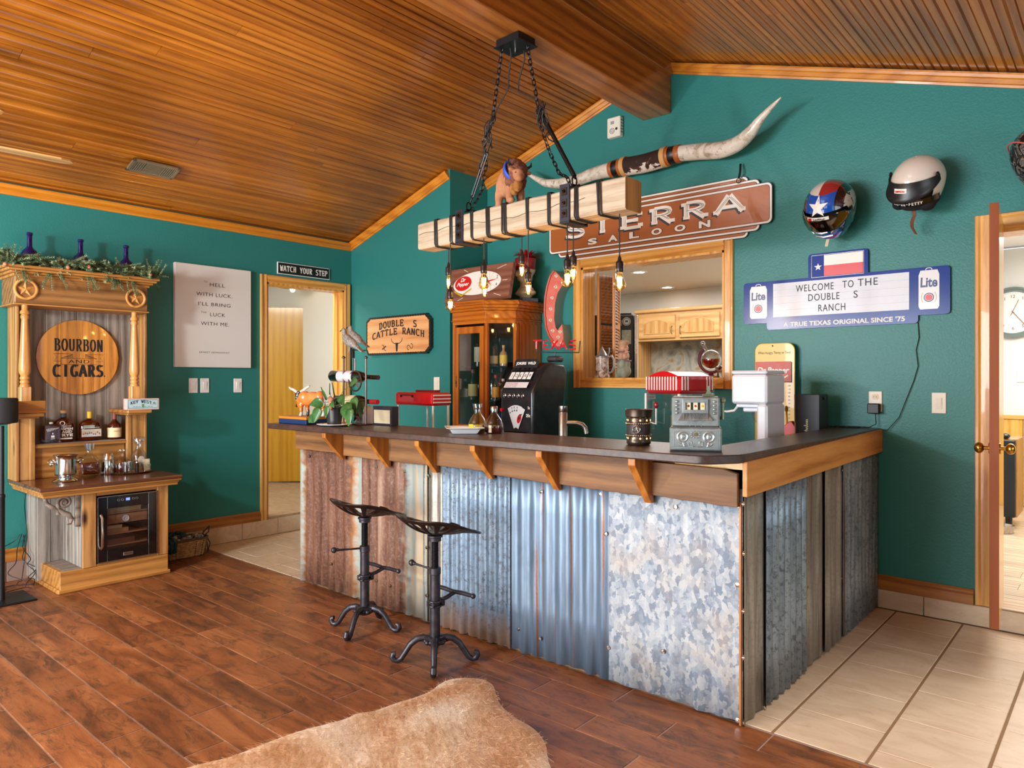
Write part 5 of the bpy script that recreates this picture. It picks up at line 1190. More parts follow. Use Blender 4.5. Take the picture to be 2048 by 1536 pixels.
# the rest of the chain hangs slack, knotted cord around
chain([kA+V((-.01, .01, -.02)), kA.lerp(sA, .25)+V((-.03, 0, 0)), kA.lerp(sA, .5)+V((.025, .02, 0)), kA.lerp(sA, .8)+V((.045, .02, 0)), sA+V((.03, 0, .02))])
chain([kB+V((-.01, .01, -.03)), kB.lerp(sB, .3)+V((-.045, 0, 0)), kB.lerp(sB, .55)+V((-.07, .02, 0)), kB.lerp(sB, .8)+V((-.07, .02, 0)), sB+V((-.05, 0, .06)), sB+V((-.02, 0, .0))])
rnd = random.Random(12)
for (k_, s_, top, sgn) in ((kA, sA, cA, 1), (kB, sB, cB, -1)):
    q = MB()
    for j in range(5):
        c = k_.lerp(s_, .04+.05*j)+V((rnd.uniform(-.015, .015), rnd.uniform(-.015, .015), 0)); P_ = []
        for i in range(10): a = 2*PI*i/10; P_.append(c+V((.020*math.cos(a)+rnd.uniform(-.005, .005), .016*math.sin(a), .045*math.sin(a+j)+rnd.uniform(-.01, .01))))
        q.tube(P_, .0034, 5, closed=True)
    P_ = [k_.lerp(s_, t_/10*(.62 if sgn > 0 else .45))+V((.012*math.sin(t_*2)*1.2-(.0 if sgn > 0 else .02), .01*math.cos(t_*2), 0)) for t_ in range(11)]; q.tube(P_, .004, 5)
    P_ = [k_.lerp(s_, t_/10*(.55 if sgn > 0 else .4))+V((-.014*math.sin(t_*1.7), -.01*math.cos(t_*2), 0)) for t_ in range(11)]; q.tube(P_, .004, 5)
    a = top+V((.045*sgn, .02, 0)); b = k_+V((.02, 0, .0)); mid = a.lerp(b, .55)+V((.05*(1 if sgn > 0 else -2.2), 0, 0)); q.tube([a, a+V((.006, 0, -.05)), mid+V((0, 0, .03)), mid+V((0, 0, -.03)), b+V((0, 0, .02)), b], .004, 6)
    part('tangled_cord', q, CORD, ch, True)
# bulbs
FIL = glow('filament', 'ffc070', 40)
def bulb(px, ytop, ybot, y, kind):
    p = ay(px, ytop, y); b = ay(px, ybot, y); lp = loc(p); L = p.z-b.z
    q = MB(); q.tube([(0, 0, -.006-lp.z+.0), (0, 0, -.006-lp.z*.5), (0, 0, .02)], .0032, 6); 
    so = bpy.data.objects.new('pendant_socket', None); COL.objects.link(so); so.parent = ch; so.location = lp
    part('cord', q, CORD, so, True)
    q = MB(); q.lathe([(.004, .030), (.009, .016), (.010, .004), (.0175, -.002), (.0195, -.012), (.0185, -.030), (.0195, -.034), (.0185, -.050), (.0160, -.054)], 20); part('socket', q, mat('bronze_socket', '3a3434', .3, .7), so, True, 50)
    z0 = -.050; G = L-.050
    if kind == 'pear': pr = [(.013, 0), (.014, -.12), (.020, -.35), (.030, -.62), (.031, -.76), (.024, -.90), (.010, -.98), (.003, -1.0)]
    else: pr = [(.013, 0), (.0165, -.12), (.0165, -.85), (.0135, -.94), (.006, -.99), (.003, -1.0)]
    q = MB(); q.lathe([(r, z0+z*G) for r, z in pr], 20, caps=False); part('bulb', q, AMBG, so, True, 60)
    q = MB(); n = 7; P_ = []; r = .009 if kind == 'tube' else .012
    for i in range(n*2): a = 2*PI*(i//2)/n; up = (i+1)//2 % 2; P_.append((r*math.cos(a)*(1 if up else .7), r*math.sin(a)*(1 if up else .7), z0-G*(.30 if up else .74)))
    q.tube(P_, .0024, 5); part('filament', q, FIL, so, True)
    d = bpy.data.lights.new('bulb_light', 'POINT'); d.energy = 2.6; d.color = (1, .70, .38); d.shadow_soft_size = .012
    lo = bpy.data.objects.new('bulb_light', d); COL.objects.link(lo); lo.parent = so; lo.location = (0, 0, z0-.5*G)
for a in ((897, 534, 578, 3.12, 'tube'), (900.5, 581, 621, 3.0, 'pear'), (967.5, 529, 579, 3.02, 'pear'), (969, 554, 594, 3.13, 'tube'), (1043.5, 510, 553, 3.13, 'tube'), (1056.5, 545, 590, 3.02, 'tube'), (1134.5, 519, 574, 3.0, 'pear'), (1146.5, 512, 560, 3.09, 'tube'), (1239, 523, 582, 3.02, 'pear')): bulb(*a)
# plush bison standing on the beam
bx_ = loc(ay(1028, 400, 3.05)); bz = LH+.001
cw = ay(1028, 400, 3.05); bi = thing('plush_bison', 'brown plush bison toy with a blue ribbon standing on the chandelier beam', 'toy', (cw.x, cw.y, LC.z+LH+.001), LR-.35); bi.scale = (1.5, 1.5, 1.5)
FUR1 = mat('tan_plush', 'c08a64', .9, col2='a8704c', cs=20, bump=.5, bs=300, bd=.003); FUR2 = mat('curly_plush', '6a3d2c', .95, col2='8c5a44', cs=90, bump=1, bs=220, bd=.006); FUR3 = mat('gold_plush', 'b07a3c', .95, col2='8a5626', cs=60, bump=.8, bs=300)
def blobs(name, items, m, parent, vox=.006, noise=0):
    q = MB()
    for c, r in items: q.sph(c, r, 16, 11)
    def md(o):
        r_ = o.modifiers.new('r', 'REMESH'); r_.mode = 'VOXEL'; r_.voxel_size = vox; r_.use_smooth_shade = True
        s_ = o.modifiers.new('s', 'SMOOTH'); s_.iterations = 3
        if noise:
            tx = bpy.data.textures.get('curl') or bpy.data.textures.new('curl', 'CLOUDS'); tx.noise_scale = .008
            d = o.modifiers.new('d', 'DISPLACE'); d.texture = tx; d.strength = noise; d.texture_coords = 'LOCAL'
    return part(name, q, m, parent, True, 180, mods=md)
blobs('body', [((-.045, 0, .095), (.055, .042, .048)), ((-.075, 0, .085), (.035, .038, .045)), ((-.085, .022, .045), (.018, .016, .045)), ((-.085, -.022, .045), (.018, .016, .045)), ((-.088, .022, .010), (.020, .015, .012)), ((-.088, -.022, .010), (.020, .015, .012)), ((.0, 0, .09), (.05, .04, .05)), ((.005, .024, .04), (.018, .016, .042)), ((.010, -.024, .04), (.018, .016, .042)), ((.012, .024, .010), (.020, .015, .011)), ((.018, -.024, .010), (.022, .016, .012))], FUR1, bi)
blobs('mane', [((.005, 0, .120), (.045, .045, .050)), ((.015, 0, .085), (.034, .043, .045)), ((.052, -.012, .105), (.032, .034, .032)), ((.04, 0, .12), (.03, .035, .03))], FUR2, bi, .005, .008)
blobs('face', [((.072, -.018, .090), (.022, .022, .024)), ((.082, -.022, .076), (.016, .015, .014)), ((.068, -.045, .108), (.010, .014, .008)), ((.062, .028, .104), (.010, .014, .008))], FUR1, bi, .004)
blobs('beard', [((.070, -.020, .052), (.016, .018, .024)), ((.034, -.014, .048), (.016, .020, .025)), ((-.122, 0, .06), (.008, .008, .034))], FUR3, bi, .004, .006)
q = MB(); q.ring((.030, -.004, .105), .046, .0045, 'x', 24, 6); o = part('ribbon', q, mat('blue_ribbon', '2456c8', .4), bi, True); o.rotation_euler = (0, -.35, 0); o.scale = (2, 1, 1)
q = MB(); q.sph((.086, -.006, .096), .0035); q.sph((.082, -.034, .094), .0035); q.tube([(.045, .03, .125), (.05, .045, .135), (.052, .045, .148)], [.006, .005, .002], 6); q.tube([(.048, -.04, .13), (.054, -.052, .138), (.056, -.05, .150)], [.006, .005, .002], 6); part('eyes_and_horns', q, BLACKP, bi, True)
# ------------------------------------------------------------------ things on the back wall
def wallpt(px, py, off=.0): return ay(px, py, YB-off)
p = wallpt(1231, 256, .02); al = thing('wall_alarm', 'square white alarm box high on the teal wall beside the ridge beam', 'alarm', (p.x, YB-.001, p.z))
q = MB(); q.box(-.058, -.048, -.075, .058, 0, .075, .006); part('case', q, IVORY, al)
q = MB(); q.ring((-.012, -.0485, -.028), .020, .003, 'y', 20, 5); q.ring((-.012, -.0485, -.028), .010, .003, 'y', 16, 5); q.box(-.025, -.0495, .022, .005, -.048, .045); part('sounder', q, mat('grey_plastic', '9a9a9c', .4), al)
q = MB(); q.cyl((.026, -.048, -.018), (.026, -.050, -.018), .010); part('button', q, BLACKP, al)
for i in range(5): q = MB(); q.box(.058, -.040, -.045+i*.022, .0588, -.006, -.038+i*.022); part('side_vent', q, mat('vent_shadow', '777065', .7), al)
# longhorns
def hp(px, py, d): return ay(px, py, YB-d)
lh = thing('mounted_longhorns', 'long polished longhorn steer horns with leather and hair-hide centre mounted on the wall', 'horns', tuple(hp(1290, 330, .10)))
o0 = V(lh.location)
def hornm():
    t = NT('horn'); v = t.coords((3, 3, 3), rnd=False); n = t.noise(v, 3, 5, 1.2); s2 = t.noise(t.coords((14, 14, 14), rnd=False), 1.5, 4, 2)
    c = t.ramp(n, [(.35, 'a89a84'), (.5, 'd8cfc0'), (.7, 'e6dfd2')]); c = t.mix(t.ramp(s2, [(.58, (0, 0, 0, 1)), (.68, (.7, .7, .7, 1))]), c, lin('7a6650')); t.pset(Base_Color=c, Roughness=.3, Coat_Weight=.2); t.bump(n, .2, .002); return t.m
HORN = hornm()
def htube(name, lst, m):
    P_ = [hp(a, b, d)-o0 for a, b, r, d in lst]; k = 5.0/1430; out = []; R_ = []
    n = len(P_)
    for i in range(n-1):
        for s_ in range(5):
            t_ = s_/5; a, b, c, d = P_[max(i-1, 0)], P_[i], P_[i+1], P_[min(i+2, n-1)]
            out.append(.5*((2*b)+(c-a)*t_+(2*a-5*b+4*c-d)*t_*t_+(-a+3*b-3*c+d)*t_**3)); R_.append((lst[i][2]*(1-t_)+lst[i+1][2]*t_)*k)
    out.append(P_[-1]); R_.append(lst[-1][2]*k); q = MB(); q.tube(out, R_, 18); return part(name, q, m, lh, True, 60)
htube('right_horn', [(1361, 307, 15.5, .10), (1400, 303, 16, .11), (1440, 300, 16, .13), (1472, 289, 14, .15), (1498, 268, 12, .18), (1522, 237, 7, .21), (1545, 212, 4, .24), (1562, 195, 1.2, .26)], HORN)
htube('left_horn', [(1225, 339, 16, .10), (1190, 347, 14, .10), (1155, 360, 12.5, .11), (1120, 367, 11.5, .13), (1092, 366, 9, .15), (1072, 357, 6, .17), (1055, 348, 3, .19), (1040, 342, 1, .20)], HORN)
def hide():
    t = NT('brindle_hide'); n = t.noise(t.coords((6, 6, 9), rnd=False), 1.6, 4, 1.5); sp = t.n('ShaderNodeSeparateXYZ', None, Vector=t.n('ShaderNodeTexCoord').outputs['Object'])
    f = t.math('SUBTRACT', n, t.math('MULTIPLY', sp.outputs[2], 3.2)); c = t.ramp(f, [(.50, '2c1610'), (.58, '5a2e1a'), (.60, 'e8e0d6')], 'LINEAR'); t.pset(Base_Color=c, Roughness=.8); t.bump(t.noise(t.coords((60, 60, 60), rnd=False), 3, 3), .5, .004); return t.m
htube('hide_wrap', [(1252, 333, 18.5, .10), (1288, 327, 19, .10), (1326, 316, 19, .10)], hide())
for a, b, m, rr in ((1222, 1229, 'o', 17.5), (1229, 1240, 'k', 18), (1240, 1247, 'o', 18.5), (1246, 1254, 'c', 20), (1326, 1335, 'c', 20), (1335, 1341, 'o', 18.5), (1341, 1353, 'k', 17.5), (1353, 1362, 'o', 17.5)):
    f = lambda px: 339-(px-1225)*.235
    htube('leather_band', [(a, f(a), rr, .10), ((a+b)/2, f((a+b)/2), rr+.4, .10), (b, f(b), rr, .10)], {'o': mat('orange_leather', 'a85a24', .45), 'k': mat('black_leather', '141214', .35), 'c': mat('tan_lacing', 'd0a062', .7, bump=1, bs=150)}[m])
q = MB(); q.box(-.06, 0, -.03, .06, .095, .03); part('wall_mount', q, BLACKM, lh)
# Sierra saloon sign ---------------------------------------------------------------
SO = V((-2.645, YB-.03, 2.47))
ss = thing('saloon_sign', 'long brown streamlined saloon sign with cream slab lettering above the pass-through', 'sign', tuple(SO))
BRN = mat('sign_brown', 'a85f2c', .35, coat=.3); DK = mat('sign_dark', '2a2a34', .4)
def rr(x0, x1, z0, z1, r, n=5):
    out = []
    for (cx, cz_, a0) in ((x1-r, z1-r, 0), (x0+r, z1-r, 90), (x0+r, z0+r, 180), (x1-r, z0+r, 270)): out += arcp(cx, cz_, r, r, a0, a0+90, n)
    return out
q = MB()
for i, (ix, dz) in enumerate(((0, 0), (.085, .036), (.165, .070))):
    y = .008*i; X0, X1, Z0, Z1 = -.905+ix, .905-ix, -.134-dz, .134+dz
    q = MB(); q.prism(rr(X0, X1, Z0, Z1, .035), y-.002, y+.007); part('sign_layer', q, DK, ss)
    q = MB(); q.prism(rr(X0+.004, X1-.004, Z0+.004, Z1-.004, .032), y-.0026, y-.0021, mi=0); q.prism(rr(X0+.016, X1-.016, Z0+.016, Z1-.016, .025), y-.0032, y-.0027, mi=1); q.prism(rr(X0+.019, X1-.019, Z0+.019, Z1-.019, .024), y-.0038, y-.0033, mi=2); part('enamel', q, [WINK, DK, BRN], ss)
tx0 = -3.385-SO.x; tx1 = -1.93-SO.x; tc, tw = (tx0+tx1)/2, tx1-tx0
q = MB(); q.slab('SIERRA', tc-.011, -.036, .115, tw-.0, .026, .044, -.0050, serif=.60); part('letter_shadow', q, DK, ss)
q = MB(); q.slab('SIERRA', tc, -.025, .115, tw-.0, .024, .042, -.0060, serif=.60); part('lettering', q, WINK, ss)
q = MB()
n_ = 6; cw_ = tw/(n_-.22)
for i, c_ in enumerate('SIERRA'):
    for pl in GL[c_][0]:
        if abs(pl[0][1]-pl[-1][1]) > .3:
            for dx in (-.003, .008): q.stroke([(tc-tw/2+i*cw_+p_[0]*cw_*.78+dx, -.025+.012+p_[1]*.092) for p_ in pl], .0025, -.0066)
part('inline_strokes', q, DK, ss)
q = MB(); sx0, sx1 = -3.21-SO.x, -2.125-SO.x; q2 = MB()
for i, c_ in enumerate('SALOON'):
    x = sx0+(sx1-sx0)*(i+.45)/6*1.02; q.text(c_, x, -.105, .055, .095, -.0050, bold=.10); q2.text(c_, x, -.101, .048, .085, -.0060, bold=.045)
part('letter_shadow', q, DK, ss); part('lettering', q2, WINK, ss)
p = wallpt(1481, 345, .03); q = MB(); q.tube([(p.x-SO.x, -.0, p.z-SO.z+.055), (p.x-SO.x+.006, -.02, p.z-SO.z), (p.x-SO.x-.005, -.015, p.z-SO.z-.04)], .007, 6); q.ring((p.x-SO.x-.008, -.012, p.z-SO.z-.055), .016, .003, 'y', 14, 5); part('hanging_hook', q, BLACKM, ss, True)
# Lite marquee ------------------------------------------------------------------------
YL = YB-.022
def wl(px, py): p = ay(px, py, YL); return (p.x, p.z)
LO = V((-1.10, YB-.004, 1.86)); li = thing('beer_letter_board', 'blue and white beer letter board with a state flag, reading WELCOME', 'sign', tuple(LO))
def L2(px, py): p = ay(px, py, YL); return (p.x-LO.x, p.z-LO.z)
xl, xr = L2(1487, 600)[0], L2(1900, 600)[0]; z1, z0 = L2(1487, 566)[1], L2(1487, 648)[1]; z1b, z0b = L2(1900, 531)[1], L2(1900, 628)[1]
z1 = (z1+z1b)/2; z0 = (z0+z0b)/2; xb0, xb1 = L2(1533, 650)[0], L2(1836, 640)[0]; zb = (L2(1535, 659)[1]+L2(1836, 647)[1])/2; xf0, xf1 = L2(1616, 520)[0], L2(1736, 520)[0]; zf = (L2(1616, 509)[1]+L2(1736, 496)[1])/2
BLU = mat('beer_blue', '12358e', .2, spec=.25); 
q = MB(); r = .02
q.prism(rr(xl, xr, z0, z1, r), -.016, 0); q.prism(rr(xb0, xb1, zb, z0+.05, r), -.0155, -.0005); q.prism(rr(xf0, xf1, z1-.05, zf, r), -.0155, -.0005); part('acrylic_panel', q, BLU, li)
PW = mat('letterboard_white', 'dfe2ec', .25, spec=.25)
bx0, bx1 = L2(1546, 600)[0], L2(1818, 600)[0]; bz1 = (L2(1546, 568)[1]+L2(1818, 544)[1])/2; bz0 = (L2(1546, 634)[1]+L2(1818, 620)[1])/2
q = MB(); q.box(bx0, -.0175, bz0, bx1, -.016, bz1); part('letter_board', q, PW, li)
for i in range(1, 5): q = MB(); z = bz0+(bz1-bz0)*i/5; q.box(bx0, -.0182, z-.001, bx1, -.0175, z+.001); part('letter_rail', q, mat('rail_grey', 'b8bcc8', .3), li)
fx0, fx1 = L2(1624, 520)[0], L2(1726, 520)[0]; fz1 = (L2(1625, 513)[1]+L2(1726, 502)[1])/2; fz0 = (L2(1625, 554)[1]+L2(1726, 545)[1])/2; fx = fx0+(fx1-fx0)*.24
q = MB(); q.box(fx, -.0175, (fz0+fz1)/2, fx1, -.016, fz1, mi=0); q.box(fx, -.0175, fz0, fx1, -.016, (fz0+fz1)/2, mi=1); q.prism(star((fx0+fx)/2, (fz0+fz1)/2-.005, .024), -.0175, -.016, mi=0); q.stroke([(fx0-.004, fz0-.004), (fx1+.004, fz0-.004), (fx1+.004, fz1+.004), (fx0-.004, fz1+.004), (fx0-.004, fz0-.004)], .0025, -.0165, 0); part('state_flag', q, [WINK, mat('flag_red', 'd83038', .3)], li)
q = MB(); H_ = (bz1-bz0); yy = -.0190
for s_, x, z, w_ in (('WELCOME', .37, .70, .29), ('TO', .62, .715, .08), ('THE', .76, .73, .14), ('DOUBLE', .44, .41, .235), ('S', .675, .415, .03), ('RANCH', .50, .09, .20)): q.text(s_, bx0+(bx1-bx0)*(x-.04), bz0+H_*z, H_*.20, (bx1-bx0)*w_, yy, bold=0, spacing=1.15)
part('lettering', q, INK, li)
q = MB(); q.text("A TRUE TEXAS ORIGINAL SINCE '75", (xb0+xb1)/2+.02, zb+.014, .030, (xb1-xb0)*.80, -.0168, bold=.03); part('lettering', q, WINK, li)
for (pxc, pt, pb, s_) in ((1516.5, 573, 637, .9), (1857.5, 540, 618, 1.1)):
    cx, zt_ = L2(pxc, pt); cz_ = L2(pxc, pb)[1]; hw = (L2(pxc+19*s_, 600)[0]-cx); h = zt_-cz_
    if s_ > 1: h *= 1.0; cz_ = (L2(pxc, pb)[1])
    q = MB(); q.prism([(cx-hw*.85, cz_), (cx+hw*.85, cz_), (cx+hw, cz_+h*.07), (cx+hw, cz_+h*.88), (cx+hw*.82, cz_+h), (cx-hw*.82, cz_+h), (cx-hw, cz_+h*.88), (cx-hw, cz_+h*.07)], -.0175, -.016); part('can_print', q, mat('can_white', 'eef0f4', .15, coat=.4), li)
    q = MB(); q.text('Lite', cx, cz_+h*.56, h*.26, hw*1.65, -.0182, bold=.03, shear=.05, mi=0)
    def disc(rx, y, mi): q.flat(arcp(cx, cz_+h*.30, rx, rx*1.0, 0, 360, 28)[:-1], y, mi)
    disc(hw*.50, -.0178, 0); disc(hw*.40, -.0182, 2); disc(hw*.35, -.0186, 1)
    q.stroke(arcp(cx, cz_+h*.30, hw*.72, hw*.85, -40, 40, 8), .003, -.0178, 3); q.stroke(arcp(cx, cz_+h*.30, hw*.72, hw*.85, 140, 220, 8), .003, -.0178, 3); q.stroke(arcp(cx, cz_+h*1.02, hw*.30, hw*.16, -20, 200, 8), .004, -.0178, 2)
    part('can_artwork', q, [mat('lite_navy', '16246a', .3), mat('flag_red', 'd83038', .3), WINK, mat('lite_gold', 'c8a860', .4)], li)
q = MB(); rnd = random.Random(5); P_ = [wallpt(1836, 645, .006), wallpt(1838, 675, .008), wallpt(1832, 700, .008), wallpt(1836, 732, .01), wallpt(1828, 760, .008), wallpt(1812, 800, .010), wallpt(1798, 835, .012), wallpt(1775, 860, .02), wallpt(1748, 858, .02)]
q.tube(P_, .0022, 5); P2 = [wallpt(1750, 815, .035), wallpt(1752, 848, .03)]+[V((-1.16-.02*math.sin(i*1.3)-.02*i, YB-.05-.03*math.cos(i*1.9), CT+.004)) for i in range(12)]; q.tube(P2, .0028, 5); q.tube([V((-1.2+.04*math.cos(i*1.1)-.008*i, YB-.09+.03*math.sin(i*1.1), CT+.005+.001*(i % 3))) for i in range(16)], .0028, 5)
solo('power_cable', q, CB, 'black cable running from the letter board down to the bar end', 'cable', smooth=True)
# outlet, adaptor, switches --------------------------------------------------------------
p = wallpt(1751, 803); t = thing('wall_outlet', 'ivory double outlet above the wall end of the bar', 'outlet', (p.x, YB-.001, p.z)); q = MB(); q.box(-.036, -.006, -.06, .036, 0, .06, .002); part('cover', q, IVORY, t)
for s_ in (-1, 1):
    q = MB(); q.lathe([(.0, 0)], 3) if False else None; q.prism(rr(-.017, .017, s_*.028-.016, s_*.028+.016, .010), -.009, -.006); part('socket_face', q, mat('socket_tan', 'd8c4a0', .4), t); q = MB(); q.box(-.008, -.0095, s_*.028-.004, -.006, -.009, s_*.028+.006); q.box(.006, -.0095, s_*.028-.004, .008, -.009, s_*.028+.006); part('slots', q, BLACKP, t)
q = MB(); p = wallpt(1748, 817, .03); q.box(-.032, -.024, -.030, .032, .018, .030, .005); solo('power_adaptor', q, BLACKP, 'black plug-in power adaptor in the ivory outlet', 'adaptor', (p.x, YB-.03, p.z))
p = wallpt(1878, 806); plate('light_switch', 'ivory rocker light switch between the bar end and the right doorway', (p.x, YB-.001, p.z), 0, col=IVORY)
p = ay(874, 768, YS); plate('light_switch', 'ivory rocker light switch left of the cherry cabinet', (p.x, YS-.001, p.z), 0, col=IVORY)
# Double S board ---------------------------------------------------------------------------
a, b = ay(733, 700, YS-.03), ay(862, 640, YS-.03); w_ = b.x-a.x; zc = (ay(733, 637, YS-.03).z+ay(862, 624, YS-.03).z)/2; zd = (ay(740, 713, YS-.03).z+ay(850, 705, YS-.03).z)/2; h = zc-zd
db = thing('ranch_board', 'carved ranch board with burnt lettering, a steer skull and a black scalloped edge', 'sign', ((a.x+b.x)/2, YS-.001, zd))
c = .055; O_ = [(-w_/2+c*.5, 0), (w_/2-c, 0), (w_/2, c*.9), (w_/2, h-c*.9), (w_/2-c, h), (-w_/2+c*.9, h), (-w_/2, h-c*.7), (-w_/2, c*.8)]
E_ = []
for i in range(len(O_)):
    p0_, p1_ = V(O_[i]), V(O_[(i+1) % len(O_)]); n = max(3, int((p1_-p0_).length/.017)); nrm_ = V((p1_-p0_).yx); nrm_ = V((-(p1_-p0_).y, (p1_-p0_).x)).normalized()
    for k in range(n): E_.append(p0_.lerp(p1_, k/n)+nrm_*(.0035 if k % 2 else 0))
q = MB(); q.prism([tuple(p) for p in E_], -.034, 0); part('dark_edge', q, mat('burnt_edge', '1a1412', .3, bump=1, bs=80, coat=.4), db)
In = [(x*.955, h/2+(z-h/2)*.90) for x, z in [tuple(p) for p in E_]]
BW = wood('sign_pine', 'c07a40', 'e0a066', 'ecb884', 'x', .4, .2, .02, sc=.6, bump=.1)
for k, (za, zb_) in enumerate(((-1, h*.52), (h*.52, 2))):
    pass
q = MB(); q.prism(In, -.0355, -.030); part('face_board', q, BW, db)
q = MB(); q.slab('DOUBLE  S', .010, h*.66, .058, w_*.58, .008, .015, -.0362, serif=.55, arc=.02); q.slab('CATTLE RANCH', .010, h*.40, .058, w_*.80, .008, .014, -.0362, serif=.55, arc=.038)
q.prism([(-.018, h*.30), (.018, h*.30), (.014, h*.2), (.010, h*.09), (0, h*.07), (-.010, h*.09), (-.014, h*.2)], -.0362, -.0358)
for s_ in (-1, 1):
    q.stroke([(s_*.012, h*.28), (s_*.04, h*.29), (s_*.065, h*.34), (s_*.075, h*.42)], .007, -.0362)
    q.stroke(arcp(s_*.155, h*.17, .018, .02, 60, 300, 8)[::-1]+arcp(s_*.195, h*.20, .018, .02, 240, 480, 8), .006, -.0362)
part('lettering', q, INK, db)
# helmets ---------------------------------------------------------------------------------
def helmet_shell(mb, mi=0, cut=None):
    nu, nv = 32, 20; vs = []
    for j in range(nv+1):
        t_ = j/nv*PI*.80
        for i in range(nu):
            a = 2*PI*i/nu; x, y = math.sin(t_)*math.cos(a), math.sin(t_)*math.sin(a); z = math.cos(t_)
            k = 1.0
            if z < 0: k = 1-.18*(-z)
            vs.append((x*.128*k, y*.155*k-(.012*max(0, -z) if y < 0 else 0), z*.135 if z > 0 else z*.185))
    return vs, nu, nv
def fh(px, py, off): return ay(px, py, YB-off)
p = fh(1660, 412, .20); t = thing('racing_helmet', 'full-face racing helmet painted with a Texas lone star flag and tinted visor', 'helmet', (p.x, p.y, p.z), .25)
t.rotation_euler = (.60, .10, -.10); t.scale = (1.1, 1.1, 1.1)
vs, nu, nv = helmet_shell(None); q = MB(); fs = []
for j in range(nv):
    for i in range(nu):
        a = 2*PI*(i+.5)/nu; front = math.cos(a-(-PI/2)); t_ = (j+.5)/nv*.80*180
        if front > .42 and 78 < t_ < 118: continue
        b0 = j*nu; fs.append([b0+i, b0+(i+1) % nu, b0+nu+(i+1) % nu, b0+nu+i])
def helm_mat():
    t = NT('star_helmet_paint'); o_ = t.n('ShaderNodeTexCoord').outputs['Object']; sp = t.n('ShaderNodeSeparateXYZ', None, Vector=o_); X_, Y_, Z_ = sp.outputs; n = t.noise(t.coords((8, 8, 8), rnd=False), 2, 4, 1)
    zz = t.math('ADD', Z_, t.math('MULTIPLY', n, .006)); ax_ = t.math('ABSOLUTE', X_); front = t.math('LESS_THAN', Y_, 0.0)
    blk = t.mix(t.ramp(t.noise(t.coords((20, 20, 20), rnd=False), 1.5, 3, 2), [(.55, (0, 0, 0, 1)), (.62, (1, 1, 1, 1))]), lin('101014'), lin('5a1016'))
    flag = t.mix(t.math('GREATER_THAN', zz, .106), lin('1450b0'), t.mix(t.math('GREATER_THAN', X_, -.005), lin('d8cfc6'), lin('9c2a2c')))
    ins = t.math('MULTIPLY', t.math('LESS_THAN', ax_, .072), t.math('LESS_THAN', Y_, .06)); c = t.mix(ins, blk, flag)
    sd = t.math('MULTIPLY', t.math('GREATER_THAN', ax_, .105), t.math('GREATER_THAN', n, .5)); c = t.mix(sd, c, lin('b8b0a4'))
    t.pset(Base_Color=c, Roughness=.12, Coat_Weight=.8); return t.m
q.add(vs, fs); part('shell', q, helm_mat(), t, True, 60, mods=subd(1))
q = MB(); sv = []
for x, z in star(0, .055, .052, .021): 
    k = math.sqrt(max(0, 1-(x/.128)**2-(max(z, 0)/.135)**2)); sv.append((x, -.155*k-.0035, z))
kc = math.sqrt(1-(.055/.135)**2); q.add(sv+[(0, -.155*kc-.005, .055)], [[i, (i+1) % 10, 10] for i in range(10)]); part('star_decal', q, WINK, t)
q = MB(); V_ = []; nA = 20
for k, (z, rr_) in enumerate(((.012, 1.0), (-.015, 1.035), (-.05, 1.01), (-.080, .94))):
    for i in range(nA+1): a = math.radians(-90-78+156*i/nA); V_.append((.131*rr_*math.cos(a), .160*rr_*math.sin(a), z))
q.add(V_, [[k*(nA+1)+i, k*(nA+1)+i+1, (k+1)*(nA+1)+i+1, (k+1)*(nA+1)+i] for k in range(3) for i in range(nA)]); part('visor', q, thin('smoked_visor', (120, 112, 104), .25), t, True)
q = MB(); V_ = []
for k, z in enumerate((.012, -.006)):
    for i in range(9): a = math.radians(-90-24+48*i/8); V_.append((.137*math.cos(a), .168*math.sin(a), z))
q.add(V_, [[i, i+1, 9+i+1, 9+i] for i in range(8)]); part('visor_strip', q, WINK, t, True)
q = MB(); q.text('Laukhuf', .010, -.003, .012, .06, -.1705, bold=.02); part('lettering', q, BLACKP, t); q = MB(); q.box(-.045, -.1700, -.004, -.030, -.166, .010); part('small_flag', q, RED, t)
q = MB(); q.lathe([(0, -.10), (.09, -.10), (.10, -.03), (.09, .03), (.0, .05)], 20, sy=1.2, caps=False); part('lining', q, mat('dark_lining', '0e0e10', .9), t, True)
q = MB(); q.tube([(-.03, -.136, -.085), (0, -.141, -.09), (.03, -.136, -.085)], .008, 6); q.tube([(-.045, -.116, -.115), (0, -.124, -.12), (.045, -.116, -.115)], .006, 6); q.tube([(-.06, -.124, -.075), (-.045, -.129, -.095)], .006, 6); q.tube([(.06, -.124, -.075), (.045, -.129, -.095)], .006, 6); part('chin_vents', q, mat('silver_trim', '8a8a90', .3, .6), t, True)
q = MB(); p2 = [(0, -.06, -.125), (-.008, -.07, -.16), (-.022, -.07, -.20)]; 
for a, b in zip(p2, p2[1:]): q.add([(a[0]-.008, a[1], a[2]), (a[0]+.008, a[1], a[2]), (b[0]+.008, b[1], b[2]), (b[0]-.008, b[1], b[2])], [(0, 1, 2, 3)])
part('chin_strap', q, mat('cream_strap', 'd8c8a4', .7), t, mods=lambda o: setattr(o.modifiers.new('s', 'SOLIDIFY'), 'thickness', .003))
